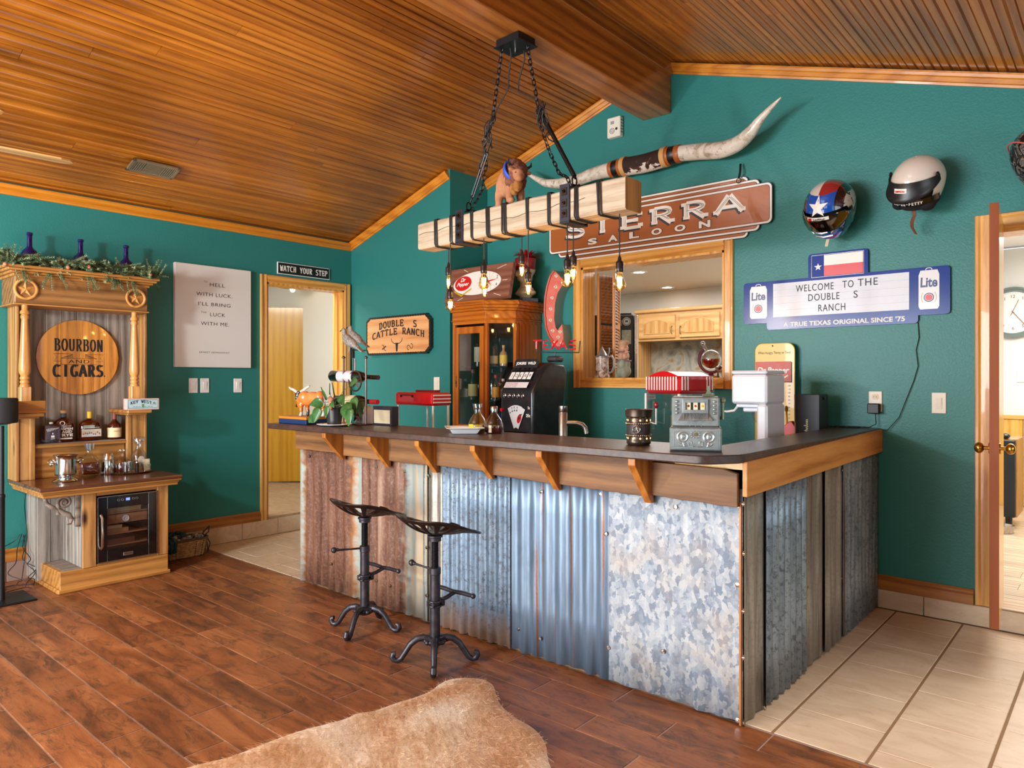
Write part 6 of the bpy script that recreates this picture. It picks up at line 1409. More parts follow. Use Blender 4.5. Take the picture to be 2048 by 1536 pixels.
# open-face white helmet
p = fh(1836, 362, .20); t = thing('open_face_helmet', 'white open-face helmet with a black peak and hanging brown leather strap', 'helmet', (p.x, p.y, p.z)); t.rotation_euler = (.55, .22, -.28)
vs, nu, nv = helmet_shell(None); q = MB(); fs = []
for j in range(nv):
    for i in range(nu):
        a = 2*PI*(i+.5)/nu; front = math.cos(a-(-PI/2)); t_ = (j+.5)/nv*.80*180
        if front > .30 and t_ > 84: continue
        if front > -.1 and t_ > 126: continue
        b0 = j*nu; fs.append([b0+i, b0+(i+1) % nu, b0+nu+(i+1) % nu, b0+nu+i])
q.add(vs, fs); part('shell', q, mat('cream_helmet', 'ddd2c6', .22, coat=.5), t, True, 60, mods=lambda o: (setattr(o.modifiers.new('s', 'SOLIDIFY'), 'thickness', .008), subd(1)(o)))
q = MB(); q.lathe([(.0, -.12), (.092, -.125), (.108, -.06), (.112, .0), (.1, .04)], 24, sy=1.18, caps=False); part('lining', q, mat('dark_lining', '0e0e10', .9), t, True)
q = MB(); V_ = []; nA = 22
rows = ((.052, 1.00, .0), (.025, 1.03, .0), (.0, 1.08, .004), (-.022, 1.17, .010), (-.040, 1.22, .016), (-.052, 1.20, .016))
for z, r_, _ in rows:
    for i in range(nA+1):
        a = math.radians(-90-84+168*i/nA); f_ = max(0, math.cos(math.radians(-84+168*i/nA))); rr_ = 1.0+(r_-1)*f_+.01; zz = z*(.25+.75*f_)+.035*(1-f_)
        V_.append((.129*rr_*math.cos(a), .157*rr_*math.sin(a), zz))
q.add(V_, [[k*(nA+1)+i, k*(nA+1)+i+1, (k+1)*(nA+1)+i+1, (k+1)*(nA+1)+i] for k in range(len(rows)-1) for i in range(nA)]); part('peak', q, mat('matt_black', '1c1c1e', .35), t, True)
q = MB(); V_ = []
for z in (.026, .002):
    for i in range(7): a = math.radians(-90-14+28*i/6); V_.append((.1375*math.cos(a), .1665*math.sin(a)-(.006 if z < .01 else 0), z))
q.add(V_, [[i, i+1, 7+i+1, 7+i] for i in range(6)]); part('peak_label', q, WINK, t, True); q = MB(); q.text('SIMPSON', 0, .008, .012, .052, -.1745, bold=.03); o = part('lettering', q, RED, t)
q = MB(); V_ = []
for z in (-.052, -.082):
    for i in range(nA+1): a = math.radians(-90-80+160*i/nA); V_.append((.127*math.cos(a), .150*math.sin(a), z))
q.add(V_, [[i, i+1, nA+1+i+1, nA+1+i] for i in range(nA)]); part('visor_band', q, BLACKG, t, True)
q = MB(); s_ = '1-800-BE-PETTY'
for i, c_ in enumerate(s_):
    a = math.radians(-90-38+76*i/(len(s_)-1)); q.M = Matrix.Translation((.1285*math.cos(a), .1520*math.sin(a), 0)) @ Matrix.Rotation(a+PI/2, 4, 'Z'); (q.text(c_, 0, -.077, .015, None, -.0008, bold=.03) if c_ != '-' else q.box(-.003, -.001, -.072, .003, -.0006, -.067))
q.M = None; part('lettering', q, WINK, t)
for s_ in (-1, 1):
    q = MB(); q.sph((s_*.127, -.035, .052), (.007, .014, .014)); part('snap', q, BLACKM, t, True); q = MB(); q.sph((s_*.075, -.055, -.105), (.04, .05, .035)); part('cheek_pad', q, mat('dark_lining', '0e0e10', .9), t, True)
q = MB(); pts = [(-.0, -.075, -.12), (.012, -.08, -.16), (-.004, -.085, -.20), (-.010, -.08, -.235), (.008, -.08, -.275)]
V_ = []
for i, a in enumerate(pts): wd_ = .010*math.cos(i*.8); V_ += [(a[0]-.0095, a[1]-wd_*.4, a[2]), (a[0]+.0095, a[1]+wd_*.4, a[2])]
q.add(V_, [[2*i, 2*i+1, 2*i+3, 2*i+2] for i in range(4)]); part('leather_strap', q, mat('brown_strap', '6e4028', .6), t, mods=lambda o: setattr(o.modifiers.new('s', 'SOLIDIFY'), 'thickness', .003))
# third helmet, cut by the frame
p = fh(2082, 306, .20); t = thing('skull_helmet', 'black helmet with grey skeleton artwork cut off by the right edge of the picture', 'helmet', (p.x, p.y, p.z), -.3)
vs, nu, nv = helmet_shell(None); q = MB(); q.add(vs, [[j*nu+i, j*nu+(i+1) % nu, (j+1)*nu+(i+1) % nu, (j+1)*nu+i] for j in range(nv) for i in range(nu)])
tt = NT('skeleton_paint'); nz_ = tt.noise(tt.coords((14, 14, 10), rnd=False), 1.4, 4, 2.5); tt.pset(Base_Color=tt.ramp(nz_, [(.50, '141416'), (.56, '8a8784'), (.60, '1a1a1c'), (.68, '6a6766')]), Roughness=.25, Coat_Weight=.5); part('shell', q, tt.m, t, True, 60, mods=subd(1))
q = MB(); q.tube([(.131*math.cos(math.radians(a)), .158*math.sin(math.radians(a)), .02+.03*math.sin(math.radians(a*2))) for a in range(180, 290, 10)], .004, 6); part('trim_line', q, mat('salmon_trim', 'c4645a', .3), t, True)
# ------------------------------------------------------------------ cherry curio cabinet
CA, CB_, CC, CD = (-4.187, 4.086), (-3.819, 4.086), (-3.653, 4.252), (-3.653, YB-.01)
cc = thing('curio_cabinet', 'cherry corner cabinet with glass doors full of liquor bottles', 'cabinet', (0, 0, 0))
def off(d): return [(CA[0]-d*.3, CA[1]-d), (CB_[0]+d*.41, CB_[1]-d), (CC[0]+d, CC[1]-d*.41), (CC[0]+d, YB-.01), (CA[0]-d*.3, YB-.01)]
q = MB()
for d, z0, z1 in ((.012, 1.80, 1.812), (.004, 1.812, 1.875), (.022, 1.875, 1.895), (.038, 1.895, 1.918), (.052, 1.918, 1.945), (.045, 1.945, 1.955)): q.prism(off(d), z0, z1, 'z')
part('crown', q, CABX, cc, mods=bev(.004, 2))
q = MB(); q.prism(off(0), .10, .86, 'z'); q.prism(off(.012), 0, .10, 'z'); part('lower_case', q, CABX, cc)
q = MB(); q.prism(off(0), 1.775, 1.80, 'z'); q.prism(off(0), .86, .90, 'z'); part('carcass_rail', q, CABX, cc)
q = MB(); q.box(CC[0]-.016, 4.30, .90, CC[0], YB-.01, 1.775); part('side_wall', q, CABW, cc)
q = MB(); q.box(CA[0], YB-.02, .90, CC[0]-.017, YB-.011, 1.775); q.box(CA[0], 4.13, .90, CA[0]+.012, YB-.02, 1.775); part('mirror_back', q, mat('cabinet_inside', '4a4038', .25, .3), cc)
def post(p, w_=.020):
    q = MB(); q.box(p[0]-w_/2, p[1]-w_/2, .90, p[0]+w_/2, p[1]+w_/2, 1.775, .003); part('corner_post', q, CABW, cc)
post((CB_[0]+.002, CB_[1]+.012), .030); post((CC[0]-.010, CC[1]+.016), .034); post((CA[0]+.012, CA[1]+.016), .030)
dx0, dx1 = CA[0]+.028, CB_[0]-.016
q = MB(); y = CA[1]
q.box(dx0, y-.008, .92, dx0+.045, y+.012, 1.755, .003); q.box(dx1-.045, y-.008, .92, dx1, y+.012, 1.755, .003); q.box(dx0+.045, y-.008, 1.700, dx1-.045, y+.012, 1.755, .003); q.box(dx0+.045, y-.008, .92, dx1-.045, y+.012, .975, .003); dd_ = part('door', q, CABW, cc)
q = MB(); q.box(dx0+.045, y, .975, dx1-.045, y+.003, 1.700); part('door_glass', q, CLEAR, dd_)
q = MB(); q.box(dx0+.018, y-.012, 1.27, dx0+.030, y-.008, 1.36, .002); q.sph((dx0+.024, y-.018, 1.312), (.008, .008, .012)); part('key_plate', q, BRASSD, dd_, True)
a, b = V((CB_[0]+.014, CB_[1]+.02)), V((CC[0]-.014, CC[1]-.004)); d_ = (b-a).normalized(); n_ = V((d_.y, -d_.x))
q = MB(); q.add([(a.x, a.y, .90), (b.x, b.y, .90), (b.x, b.y, 1.775), (a.x, a.y, 1.775)], [(0, 1, 2, 3)]); part('corner_glass', q, CLEAR, cc)
for z in (1.165, 1.436):
    q = MB(); q.prism([(CA[0]+.014, CA[1]+.03), (CB_[0]-.01, CB_[1]+.03), (CC[0]-.03, CC[1]+.01), (CC[0]-.03, YB-.03), (CA[0]+.014, YB-.03)], z-.004, z+.002, 'z'); part('glass_shelf', q, thin('shelf_glass', (200, 225, 215), .25), cc)
def liquor(px, base, h, r, col, y, label=None, kind=0, capc='1a1a1c', lab='', lh_=.4):
    p = ay(px, 700, y); t = thing('liquor_bottle', lab, 'bottle', (p.x, y, base+.0025), 0, 'liquor bottles inside the cherry cabinet')
    m = thin('glass_'+col, tuple(int(col[i:i+2], 16) for i in (0, 2, 4)), .25) if kind == 1 else mat('bottle_'+col, col, .08, coat=.5)
    if kind == 2: pr = [(0, 0), (r*.6, 0), (r, h*.22), (r*.9, h*.36), (r*.35, h*.52), (r*.28, h*.9)]
    else: pr = [(0, 0), (r, .001), (r, h*.55), (r*.85, h*.64), (r*.36, h*.74), (r*.33, h*.92)]
    q = MB(); q.lathe(pr, 16); part('glass', q, m, t, True, 50)
    q = MB(); q.lathe([(r*.40, h*.88), (r*.40, h), (0, h)], 12); part('cap', q, mat('cap_'+capc, capc, .4), t, True)
    if label: q = MB(); q.lathe([(r*1.015, h*.12), (r*1.015, h*(.12+lh_))], 16, caps=False); part('label', q, mat('lab_'+label, label, .6), t, True)
bt = [(957, 1.4385, .30, .036, '1c1a18', 4.22, 'd8d0b8', 0, '1a1a1c', 'dark bottle with a pale label on the upper shelf behind the door'),
 (993, 1.4385, .29, .034, '241c16', 4.33, None, 0, '1a1a1c', 'tall black bottle at the upper corner glass'), (988, 1.4385, .155, .032, '8a5a2a', 4.20, 'c9b48c', 2, '3a2a1a', 'small round bottle on the upper shelf'),
 (1007, 1.4385, .165, .032, 'b88a5a', 4.24, 'e8c94a', 0, 'c8a050', 'amber bottle with a bright yellow label on the upper shelf'), (1000, 1.4385, .24, .030, '303230', 4.44, None, 0, '1a1a1c', 'black bottle at the back of the upper shelf'),
 (946, 1.1675, .245, .040, '16301a', 4.20, 'e0cf8a', 0, '8a2a20', 'green herbal liqueur bottle with a cream label on the middle shelf'), (938, 1.1675, .29, .034, '5a6a3a', 4.34, 'c8b45a', 1, '2a2a2a', 'pale green bottle behind the cream-labelled one'),
 (930, 1.1675, .17, .034, 'a8b4b8', 4.19, 'b8bcc4', 1, 'a0a0a4', 'small clear bottle at the left of the middle shelf'), (958, 1.1675, .27, .030, '3a5aa0', 4.40, None, 1, '223a70', 'bluish bottle at the back of the middle shelf'),
 (991, 1.1675, .20, .032, 'd8a860', 4.17, 'e8a83a', 1, 'c01a1a', 'clear bottle with an orange label and red cap'), (1006, 1.1675, .17, .034, 'c8cdd0', 4.25, 'c8ccd0', 1, 'e8e8ea', 'clear bottle with a white label on the middle shelf'), (1003, 1.1675, .26, .030, '6a3a1a', 4.36, 'b8b0a0', 0, '8a8a8a', 'brown bottle at the back of the corner glass'),
 (985, 1.1675, .25, .030, '9aa4a0', 4.40, None, 1, '3a3a3a', 'tall clear bottle at the back of the middle shelf')]
for b_ in bt: liquor(b_[0], b_[1], b_[2], b_[3], b_[4], b_[5], b_[6], b_[7], b_[8], b_[9])
p = ay(1008, 850, 4.19); q = MB(); q.lathe([(0, 0), (.042, .001), (.042, .165), (.040, .170), (0, .170)], 24)
solo('blue_tin', q, mat('blue_tin', '14309a', .25, .3), 'cobalt blue tin at the bottom of the cherry cabinet corner glass', 'tin', (p.x, 4.19, .9025), smooth=True)
# -- clock on top, leaning back
A_, B_ = V((-4.285, 4.075, 1.956)), V((-3.566, 4.075, 1.956))
ck = thing('soda_clock', 'brown rectangular clock with an oval white dial and red logo on the cherry cabinet', 'clock', ((A_.x+B_.x)/2, 4.095, 1.957)); ck.rotation_euler = (-.22, 0, 0)
w_, h_ = .70, .285
q = MB(); q.box(-w_/2, -.018, 0, w_/2, .018, h_, .003); part('board', q, wood('clock_walnut', '5a3426', '7c4e3c', '946450', 'x', .4, .2, .02, bump=.05), ck)
q = MB(); cx0, cz0 = -.01, h_*.50; ov = [(cx0+.26*math.cos(a), cz0+.098*math.sin(a)) for a in [2*PI*i/48 for i in range(48)]]; q.prism(ov, -.021, -.0182); part('dial', q, mat('dial_white', 'e6e2da', .4), ck)
q = MB(); q.flat([(cx0-.15+.092*math.cos(a), cz0+.008+.062*math.sin(a)) for a in [2*PI*i/32 for i in range(32)]], -.0224, 0)
q.add([(cx0-.245, -.0218, cz0-.045), (cx0-.150, -.0218, cz0-.088), (cx0-.045, -.0218, cz0-.035), (cx0-.050, -.0218, cz0-.052), (cx0-.150, -.0218, cz0-.102), (cx0-.235, -.0218, cz0-.062)], [(0, 1, 4, 5), (1, 2, 3, 4)], 1); part('logo', q, [mat('soda_red', 'c81e1e', .4), mat('soda_gold', 'c8a01e', .4)], ck)
q = MB(); q.text('Dr', cx0-.155, cz0+.022, .034, .055, -.0228, bold=.02, shear=.3); q.text('Pepper', cx0-.150, cz0-.022, .040, .135, -.0228, bold=.02, shear=.3); part('lettering', q, WINK, ck)
q = MB()
for s_, a in (('10', 150), ('2', 30), ('4', -30)): q.text(s_, cx0+.13+.10*math.cos(math.radians(a)), cz0-.010+.062*math.sin(math.radians(a)), .024, None, -.0224)
part('numerals', q, INK, ck)
q = MB(); hc = (cx0+.13, cz0)
for a in range(0, 360, 30):
    r1 = 1/math.sqrt((math.cos(math.radians(a))/.125)**2+(math.sin(math.radians(a))/.085)**2); q.stroke([(hc[0]+.02*math.cos(math.radians(a)), hc[1]+.02*math.sin(math.radians(a))), (hc[0]+r1*math.cos(math.radians(a)), hc[1]+r1*math.sin(math.radians(a)))], .0012, -.0220)
part('dial_lines', q, mat('thin_grey', '8a8680', .5), ck)
q = MB()
for (a, b, c, d) in ((.20, .10, .29, .125), (.272, 0, .325, 0), (.20, -.10, .28, -.125), (-.12, .105, -.17, .128), (-.13, -.112, -.19, -.135), (-.27, 0, -.32, 0)): q.stroke([(cx0+a, cz0+b), (cx0+c, cz0+d)], .003, -.0188)
part('ray_marks', q, WINK, ck)
q = MB(); q.add([(hc[0]-.01, -.024, hc[1]-.006), (hc[0]+.105, -.024, hc[1]+.018), (hc[0]-.005, -.024, hc[1]+.008)], [(0, 1, 2)]); q.add([(hc[0]-.02, -.0245, hc[1]+.014), (hc[0]+.045, -.0245, hc[1]-.045), (hc[0]-.008, -.0245, hc[1]+.016)], [(0, 1, 2)]); part('hands', q, RED, ck)
# -- bust with plumed cap
p = ay(1058, 600, 4.46); bu = thing('plaster_bust', 'cream classical bust wearing a red cap on top of the cherry cabinet', 'bust', (-3.70, 4.43, 1.9555)); bo = V(bu.location)
q = MB(); q.box(-.085, -.07, 0, .085, .07, .028, .003); part('plinth', q, mat('blue_grey_plinth', '5a6678', .5), bu)
PLS = mat('cream_plaster', 'd9cfb4', .6, col2='c4b894', cs=6)
blobs('head_and_neck', [((0, 0, .045), (.060, .05, .022)), ((0, 0, .075), (.115, .075, .030)), ((0, .0, .10), (.085, .062, .03)), ((0, 0, .145), (.046, .048, .07)), ((0, -.006, .235), (.056, .070, .078)), ((0, .012, .27), (.064, .076, .070)), ((0, -.045, .185), (.030, .028, .022)), ((0, -.078, .222), (.011, .018, .022)), ((0, -.062, .200), (.018, .012, .008)), ((.058, .006, .228), (.009, .016, .022)), ((-.058, .006, .228), (.009, .016, .022)), ((.022, -.062, .250), (.014, .012, .007)), ((-.022, -.062, .250), (.014, .012, .007))], PLS, bu, .006)
bu.rotation_euler = (0, 0, -.35)
cp_ = thing('plumed_cap', 'red fez-like cap with a bright red feather plume on the bust', 'hat', (-3.70, 4.43, 1.9555+.262), -.35)
q = MB(); q.lathe([(.071, 0), (.074, .004), (.080, .085), (.078, .090), (.0, .098)], 28, sy=1.12); cpo = part('cap', q, DRED, cp_, True, 50); 
q = MB(); q.lathe([(.073, .0), (.0745, .012)], 28, sy=1.12, caps=False); part('band', q, RED, cp_, True)
q = MB(); rnd = random.Random(4)
for i in range(95):
    a = rnd.uniform(0, 2*PI); L = rnd.uniform(.09, .17); up = rnd.uniform(.55, 1.2); d = V((math.cos(a), math.sin(a)*.8, up)).normalized(); P_ = [V((.01, 0, .085))+V((d.x*L*t_, d.y*L*t_, d.z*L*t_-.16*t_*t_*L*6*.5*(1.3-up*.5))) for t_ in (0, .3, .6, .85, 1)]
    sd = d.cross(V((0, 0, 1))).normalized()*rnd.uniform(.006, .011); W5 = (.3, .8, 1, .8, .1); V_ = []
    for pt, w5 in zip(P_, W5): V_ += [pt-sd*w5, pt+sd*w5]
    q.add(V_, [[2*k, 2*k+1, 2*k+3, 2*k+2] for k in range(4)])
part('feather_plume', q, mat('red_feather', 'd01016', .7, col2='8a0a10', cs=40), cp_, kind='stuff')
# -- marquee arrow
mo = V((-3.42, YB-.12, 1.62)); ma = thing('marquee_arrow', 'curved salmon-red marquee arrow with grey-green sides and small bulbs', 'sign', tuple(mo))
def mp(px, py): p = ay(px, py, YB-.14); return (p.x-mo.x, p.z-mo.z)
OUT = [mp(*p_) for p_ in ((1104, 540), (1096, 552), (1090, 572), (1086, 595), (1085, 625), (1088, 655), (1094, 672), (1102, 682), (1097, 691), (1109, 692), (1122, 694), (1121, 665), (1119, 648), (1110, 660), (1106, 655), (1103, 635), (1105, 605), (1110, 585), (1118, 572), (1126, 564))]
q = MB(); q.prism(OUT, .015, .120, mi=0); part('arrow_sides', q, mat('grey_green_enamel', '7e9690', .35), ma)
q = MB(); q.prism(OUT, .012, .0148); part('arrow_face', q, mat('salmon_enamel', 'e07a6a', .5, col2='cc6656', cs=12), ma)
q = MB(); q.tube([(a, .006, b) for a, b in OUT[:8]], .009, 6); part('raised_lip', q, mat('salmon_lip', 'b8584a', .45), ma)
for (px, py) in ((1108, 551), (1122, 566), (1107, 573), (1100, 595), (1097, 617), (1097, 640), (1101, 661), (1112, 674), (1103, 686), (1119, 686), (1116, 663)):
    x, z = mp(px, py); q = MB(); q.lathe([(.013, 0), (.013, .006), (.007, .008)], 12); q.sph((0, 0, .016), .009, 10, 7); o = part('small_bulb', q, mat('bulb_cream', 'e6dcc4', .25), ma, True, loc=(x, .012, z)); o.rotation_euler = (PI/2, 0, 0)
# -- jokers wild machine
jm = thing('poker_slot_machine', 'large worn black slot machine with a playing-card fan, beside the cherry cabinet', 'slot machine', (-3.285, 4.02, .8805), -.10)
w2 = .165
prf = [(-.17, 0), (-.17, .355), (-.165, .375), (-.05, .545), (.02, .575), (.16, .56), (.19, .50), (.16, .33), (.13, .0)]
q = MB(); q.prism(prf, -w2, w2, 'x'); JB = mat('worn_black_paint', '1b1c20', .32, .2, col2='2a2b30', cs=14, coat=.2); part('case', q, JB, jm, True, 35, mods=bev(.016, 3))
q = MB(); q.prism([(-.12, -.0), (.12, 0), (.12, .052), (.105, .066), (-.105, .066), (-.12, .052)], -.006, .006)
o = part('name_plate', q, JB, jm, loc=(0, -.075, .535)); o.rotation_euler = (-.25, 0, 0)
q = MB(); q.text('JOKERS  WILD', 0, .018, .026, .20, -.0075, bold=.03); part('lettering', q, WINK, o)
def slope(name, fn, mats, dz, extra=0):      # parts on the sloping front
    q = MB(); fn(q); o = part(name, q, mats, jm, loc=(0, -.165, .375)); o.rotation_euler = (-math.atan2(.115, .17), 0, 0); return o
for i in range(5):
    slope('reel_window', lambda q, i=i: (q.box(-.118+i*.046, -.019, .085, -.082+i*.046, -.016, .145), ), WHITE, 0)
    slope('reel_print', lambda q, i=i: (q.text('JQKA9'[i], -.100+i*.046, .100, .030, None, -.0195)), INK, 0)
    slope('reel_bezel', lambda q, i=i: (q.prism([(-.122+i*.046, .160), (-.078+i*.046, .160), (-.100+i*.046, .178)], -.03, -.010)), JB, 0)
slope('pay_card', lambda q: q.box(-.130, -.0185, .012, .105, -.016, .060, .001), mat('pay_card', 'd8d4d8', .4), 0)
slope('pay_print', lambda q: [q.text(s_, -.06, z, .009, .12, -.019) for s_, z in (('FOUR OF A KIND', .044), ('FULL HOUSE FLUSH', .031), ('STRAIGHT  3 KIND', .018))], mat('pay_red', 'a83a4a', .5), 0)
for i in range(5):
    q = MB(); x = -.118+i*.046; q.ring((x, -.172, .338), .012, .004, 'y', 16, 6); q.sph((x, -.178, .338), .007); part('hold_button', q, CHROME, jm, True)
q = MB(); q.cyl((-.142, -.170, .235), (-.142, -.186, .235), .013, n=14); part('red_button', q, RED, jm, True)
q = MB()
for i, a in enumerate((24, 12, 0, -12, -26)):
    M_ = Matrix.Translation((.005, -.1745-.0012*i, .115)) @ Matrix.Rotation(math.radians(-a), 4, 'Y'); q.M = M_; q.box(-.028, 0, 0, .028, .0008, .155, mi=0)
    if i < 4: q.text('JQKA'[i], -.016, .132, .015, None, -.0005, bold=.02, mi=1); q.prism([(-.016, .128), (-.008, .113), (-.024, .113)], -.0006, -.0002, mi=1)
    else: q.sph((.004, -.001, .07), (.020, .001, .035), 10, 7, mi=2); q.sph((.002, -.002, .075), (.010, .001, .012), 8, 6, mi=1); q.prism([(-.008, .10), (.018, .115), (.010, .095)], -.002, -.0005, mi=1)
q.M = None; part('card_fan', q, [mat('card_white', 'd4d6da', .4), INK, RED], jm)
q = MB(); q.text('25c', .122, .19, .022, .042, -.1715, bold=.03); q.text('5c', .128, .245, .020, .02, -.1715, bold=.03); part('lettering', q, WINK, jm)
q = MB(); q.box(-.13, -.176, .02, .10, -.169, .085, .003); q.sph((-.015, -.180, .055), (.008, .006, .008)); part('coin_door', q, BLACKG, jm)
# -- neon sign on top
nn_ = thing('neon_texas_sign', 'red unlit neon tube sign spelling TEXAS above the slot machine', 'sign', (-3.17, 4.16, 1.46), 0); no = V(nn_.location)
def npt(px, py): p = ay(px, py, 4.16); return (p.x-no.x, 0, p.z-no.z)
NR = mat('neon_red_tube', 'c01424', .12, coat=.6, emit=.25)  # slight self-glow put into the tube colour, the sign itself is unlit
T_ = {'T': ([(1067, 681), (1083, 681)], [(1073, 682), (1073, 698)]), 'E': ([(1096, 681), (1087, 682), (1086, 697), (1098, 698)], [(1087, 690), (1095, 690)]), 'X': ([(1101, 681), (1116, 698)], [(1115, 681), (1102, 698)]), 'A': ([(1119, 698), (1126, 681), (1133, 699)], [(1121, 692), (1131, 692)]), 'S': ([(1152, 681), (1141, 682), (1139, 688), (1150, 691), (1151, 698), (1139, 699)],)}
for ch_, ls in T_.items():
    q = MB()
    for l_ in ls: q.tube([npt(*a) for a in l_], .0062, 6)
    part('neon_letter', q, NR, nn_, True)
q = MB(); q.tube([npt(1073, 698), npt(1074, 704), npt(1110, 705), npt(1158, 705), npt(1160, 682)], .005, 6); q.tube([npt(1110, 705), npt(1110, 712)], .006, 6); q.box(npt(1110, 712)[0]-.05, -.05, 0, npt(1110, 712)[0]+.05, .05, npt(1110, 712)[2], .015); part('tube_frame', q, mat('frame_grey', '3a3c42', .4), nn_, True)
# -- tap, popcorn cart, decanters, tray --------------------------------------------------
p = ay(1126, 812, 3.0); t = thing('beer_tap', 'brushed steel tap column with a curved spout behind the bar', 'tap', (p.x, 3.0, .901)); h = p.z-.901
q = MB(); q.lathe([(.0225, 0), (.0225, h-.035), (.0215, h-.034), (.0215, h-.032), (.0225, h-.031), (.0225, h), (0, h)], 24); part('column', q, NICKEL, t, True, 50)
q = MB(); z = .205; q.tube([(.015, .01, z), (.06, .035, z), (.085, .05, z-.008), (.100, .058, z-.025), (.106, .060, z-.055)], [.012, .012, .0125, .0125, .0125], 14); part('spout', q, NICKEL, t, True)
pc = thing('snack_cart', 'red snack cart top with white striped ends on thin white posts behind the bar', 'snack cart', (-3.75, 3.37, .901)); zt_ = 1.245-.901; zb_ = 1.155-.901
q = MB(); q.box(-.195, -.09, zb_, .195, .09, zt_, .012); part('red_top', q, RED, pc, mods=bev(.004, 2))
q = MB(); q.box(-.05, -.03, zt_-.002, .15, .03, zt_+.016, .006); part('lid_handle', q, DRED, pc)
for i in range(3): q = MB(); z = zb_+.018+i*.024; q.box(.1945, -.082, z, .1965, .082, z+.009); part('white_stripe', q, WHITE, pc)
q = MB(); q.box(-.13, -.098, zt_-.022, .0, -.091, zt_-.017); q.box(-.13, -.098, zt_-.022, -.12, -.089, zt_-.034); q.box(-.01, -.098, zt_-.022, 0, -.089, zt_-.034); part('front_handle', q, BLACKP, pc)
for (x, y) in ((-.18, -.07), (.18, -.07), (.18, .07), (-.03, .07)): q = MB(); q.cyl((x, y, .02), (x, y, zb_), .008); part('post', q, WHITE, pc, True)
q = MB(); q.box(-.20, -.095, 0, .20, .095, .022, .006); part('base', q, DRED, pc)
t = thing('ceramic_tray', 'square white ceramic tray on the bar top', 'tray', (-2.665, 2.685, CT+.001), PI/4+.08)
q = MB()
def sq(r, z): return [(-r, -r, z), (r, -r, z), (r, r, z), (-r, r, z)]
vs = sq(.060, 0)+sq(.066, .004)+sq(.078, .024)+sq(.100, .032)+sq(.097, .035)+sq(.070, .028)+sq(.058, .007); q.add(vs, [[3, 2, 1, 0], [24, 25, 26, 27]]+[[4*k+i, 4*k+(i+1) % 4, 4*k+4+(i+1) % 4, 4*k+4+i] for k in range(6) for i in range(4)]); part('dish', q, WHITEG, t, mods=bev(.002, 2))
def dec(px, lab, top, col, fill, cap):
    p = ay(px, 860, 2.80); t = thing('liquor_decanter', lab, 'decanter', (p.x, 2.80, CT+.001))
    q = MB(); q.lathe([(0, 0), (.047, 0), (.052, .006), (.052, .042), (.040, .072), (.020, .098), (.0175, .102)]+top, 28); part('glass', q, CLEAR, t, True, 50)
    q = MB(); q.lathe([(0, .004), (.046, .004), (.049, .010), (.049, fill), (0, fill)], 24); part('liquor', q, mat('liq'+col, col, .1, coat=.4), t, True)
    if cap: q = MB(); q.lathe([(.019, .118), (.019, .138), (.016, .142), (0, .142)], 20); part('cap', q, STEEL, t, True)
    q = MB(); q.box(-.014 if not cap else .010, -.0535, .006, .020 if not cap else .030, -.0515, .044); part('label', q, mat('dec_label'+col, 'dcd0b0' if cap else 'e0c030', .6), t)
dec(955, 'glass decanter with yellow liquor and a wide open neck', [(.022, .125), (.028, .150), (.027, .153)], 'c8a82c', .042, False); dec(988, 'glass decanter with red liquor and a silver cap', [(.017, .118)], '5a0c0c', .038, True)
# -- left end group ------------------------------------------------------------------------
t = thing('blue_book_box', 'navy blue and orange box under the orange steer figure', 'box', (-4.07, 2.62, CT+.001)); q = MB(); q.box(-.158, -.082, 0, .158, .082, .030, .002); part('blue_base', q, mat('navy_box', '16325e', .4), t); q = MB(); q.box(-.158, -.082, .030, .158, .082, .046, .002); part('orange_lid', q, mat('orange_lid', 'c87a22', .4), t)
stx = -4.02; sr = thing('steer_figurine', 'orange painted longhorn steer figurine standing on the navy box', 'figurine', (stx, 2.625, CT+.0475), .10)
OR = mat('orange_glaze', 'd9762c', .18, coat=.6, col2='e08848', cs=8); GW = mat('glazed_white', 'd6cec4', .2, coat=.5, col2='3a302a', cs=16, cr=(.6, .66))
blobs('body', [((.045, 0, .118), (.085, .038, .042)), ((-.035, 0, .120), (.045, .040, .045)), ((.115, 0, .125), (.035, .034, .040)), ((-.075, 0, .105), (.030, .028, .036)), ((-.085, -.004, .075), (.016, .014, .022)), ((.0, 0, .10), (.05, .034, .034))] + [((x, y, z), (r, r, .030)) for x, y in ((-.045, -.020), (-.035, .022), (.105, -.020), (.120, .020)) for z, r in ((.075, .016), (.045, .013))], OR, sr, .005)
blobs('legs', [((x+dx, y, z), (r, r, h)) for x, y in ((-.045, -.020), (-.028, .022), (.105, -.020), (.125, .020)) for z, r, h, dx in ((.030, .010, .022, 0), (.008, .013, .009, -.004))], GW, sr, .004)
blobs('head', [((-.085, -.012, .140), (.022, .020, .024)), ((-.090, -.018, .118), (.014, .013, .020))], mat('dark_mottled', '2a2220', .25, coat=.5, col2='d8d0c8', cs=30, cr=(.5, .56)), sr, .004)
q = MB(); q.tube([(-.085, -.02, .155), (-.105, -.03, .170), (-.130, -.035, .178), (-.148, -.035, .188)], [.010, .0095, .008, .004], 8); q.tube([(-.078, .0, .155), (-.055, .01, .170), (-.030, .015, .186), (-.005, .015, .196)], [.010, .010, .009, .005], 8); part('horns', q, GW, sr, True)
q = MB(); q.tube([(.148, 0, .14), (.158, 0, .11), (.155, 0, .07)], [.005, .004, .006], 6); q.tube([(-.10, -.01, .07), (-.108, -.01, .062)], .008, 6); part('tail', q, mat('brown_glaze', '6a3018', .2), sr, True)
pl_ = thing('patterned_plate', 'white scallop-edged plate under the plant pot', 'plate', (-3.70, 2.60, CT+.001)); q = MB(); pr = []
vs = []; N = 48
